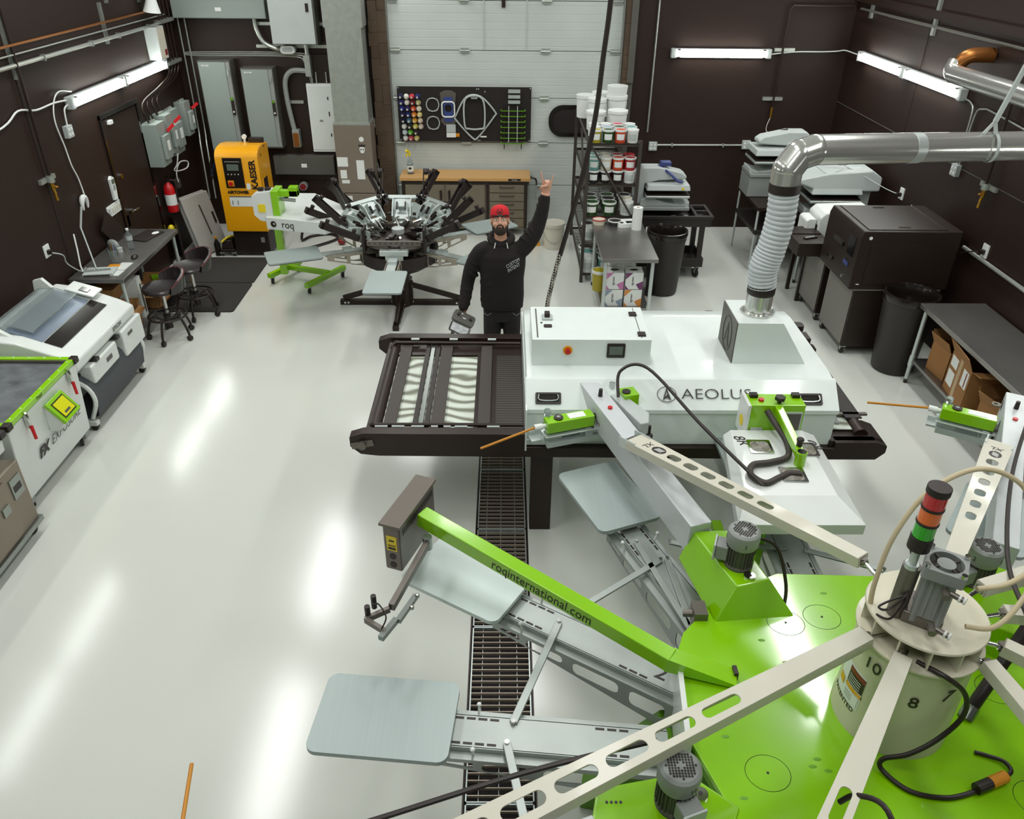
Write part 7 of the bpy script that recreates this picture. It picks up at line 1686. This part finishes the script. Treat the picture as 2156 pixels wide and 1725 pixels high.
for i in range(12):   # soft folds
    a = random.uniform(0, 2 * PI); z = random.uniform(.98, 1.3)
    h.tube([(.19 * math.cos(a - .35), .12 * math.sin(a - .35), z - .03), (.2 * math.cos(a), .128 * math.sin(a), z), (.19 * math.cos(a + .35), .12 * math.sin(a + .35), z + .04)], .012, n=6, sm=3)
for p, q, r in ((SH_L, EL_L, .076), (EL_L, WR_L, .054), (SH_R, EL_R, .076), (EL_R, WR_R, .058)):
    for i in range(3):
        t = .25 + i * .22; cc = p.lerp(q, t); d_ = (q - p).normalized(); x_ = d_.cross(V(0, 1, 0)).normalized(); y_ = d_.cross(x_)
        h.tube([cc + (x_ * math.cos(a) + y_ * math.sin(a)) * (r * .97) + d_ * .025 * math.sin(a + i) for a in [k * PI / 6 for k in range(12)]], .009, n=6, closed=True)
ho = h.build('hoodie', 'hoodie', per); remesh(ho, .010, 5, .5)
hd = MB().tube([(.085 * math.cos(a) * 1.15 - .01, .085 * math.sin(a) + .03, 1.572 + .035 * math.sin(a)) for a in [k * PI / 12 for k in range(24)]], .030, n=10, closed=True)
hoo = hd.build('hood', 'hoodie', ho)
MB().lathe([(.19, .925), (.192, .93), (.192, .975), (.188, .98)], n=36).build('hem_band', 'hoodie', ho).scale = (1.03, .70, 1)
for s in (-1, 1):
    MB().tube([(s * .05 - .01, -.095, 1.575), (s * .06 - .01, -.115, 1.53)], .004, n=6).build('drawstring', 'paper', ho)
# chest print: slanted block letters
CH = T(.095, -.139, 1.385) @ RZ(R(12)) @ RX(PI / 2 - .08)
text('CUSTOM', .045, 'grey_light', ho, CH @ T(0, .014, 0) @ Matrix.Rotation(R(28), 4, 'Z'), ext=.001, wx=.75, shear=.2, name='chest_print')
text('INTENT', .045, 'grey_light', ho, CH @ T(.008, -.028, 0) @ Matrix.Rotation(R(28), 4, 'Z'), ext=.001, wx=.8, shear=.2, name='chest_print')
# -- jeans
j = MB()
loft(j, [((0, 0, .80), .17, .115, None), ((0, 0, .88), .178, .12, None), ((0, 0, .96), .172, .112, None)], 24)
for s in (-1, 1):
    loft(j, [((s * .10, .01, .06), .065, .065, None), ((s * .10, .01, .25), .064, .068, None), ((s * .098, .0, .48), .072, .078, None), ((s * .092, .0, .7), .086, .095, None), ((s * .085, 0, .84), .092, .108, None)], 18)
jo = j.build('jeans', 'jeans', per); remesh(jo, .011, 4, .5)
MB().bx(-.018, .018, -.128, -.116, .945, .965).build('belt_buckle', 'steel', jo)
for s in (-1, 1):
    MB().tube([(s * .10, -.112, .90), (s * .135, -.098, .87), (s * .165, -.06, .875)], .0022, n=5, sm=4).build('pocket_seam', 'grey_mid', jo)
    sh = MB(T(s * .10, -.04, 0)); loft(sh, [((0, 0, .0), .045, .13, None), ((0, 0, .03), .048, .135, None), ((0, .02, .065), .042, .10, None), ((0, .05, .10), .04, .055, None)], 18)
    sh.build('shoe', 'black', per)
    MB(T(s * .10, -.04, 0)).prism(circ(0, 0, .05, 18, .137), 0, .02).build('shoe_sole', 'paper', per)
# controller with phone held in the lowered hand
ct = thing('drone_controller', 'grey remote controller with a phone clamped on it, held in his lowered hand', 'controller', (-.38, 6.72, .84)); ct.scale = (1.25, 1.25, 1.25)
CT = RY(R(28)) @ RX(R(38))
MB(CT).prism(rrect(-.085, .085, -.045, .045, .02), -.015, .02).build('controller_body', 'grey_dark', ct, bevel=.006)
for s in (-1, 1): MB(CT).cyl((s * .05, .01, .02), (s * .05, .01, .035), .012, n=12).build('stick', 'black', ct)
MB(CT).bx(-.012, .012, -.008, .0, .02, .024).bx(-.03, -.02, .02, .03, .02, .023).build('buttons', 'paper', ct)
ph = MB(CT).prism(rrect(-.08, .08, -.135, -.055, .012), .0, .012).build('phone', 'black_gloss', ct, bevel=.002)
MB(CT).bx(-.07, .062, -.128, -.062, .012, .013).build('phone_screen', 'phone_pic' if 'phone_pic' in MATS else mat('phone_pic', '#d8dcdc', .2, hex2='#20242a', noise=(28, .3), emit=('#8f9698', .25)).name, ph)
MB(CT).bx(-.05, -.03, -.15, -.13, -.02, .02).bx(.02, .05, -.15, -.13, -.02, .02).build('phone_clamp', 'black', ct)
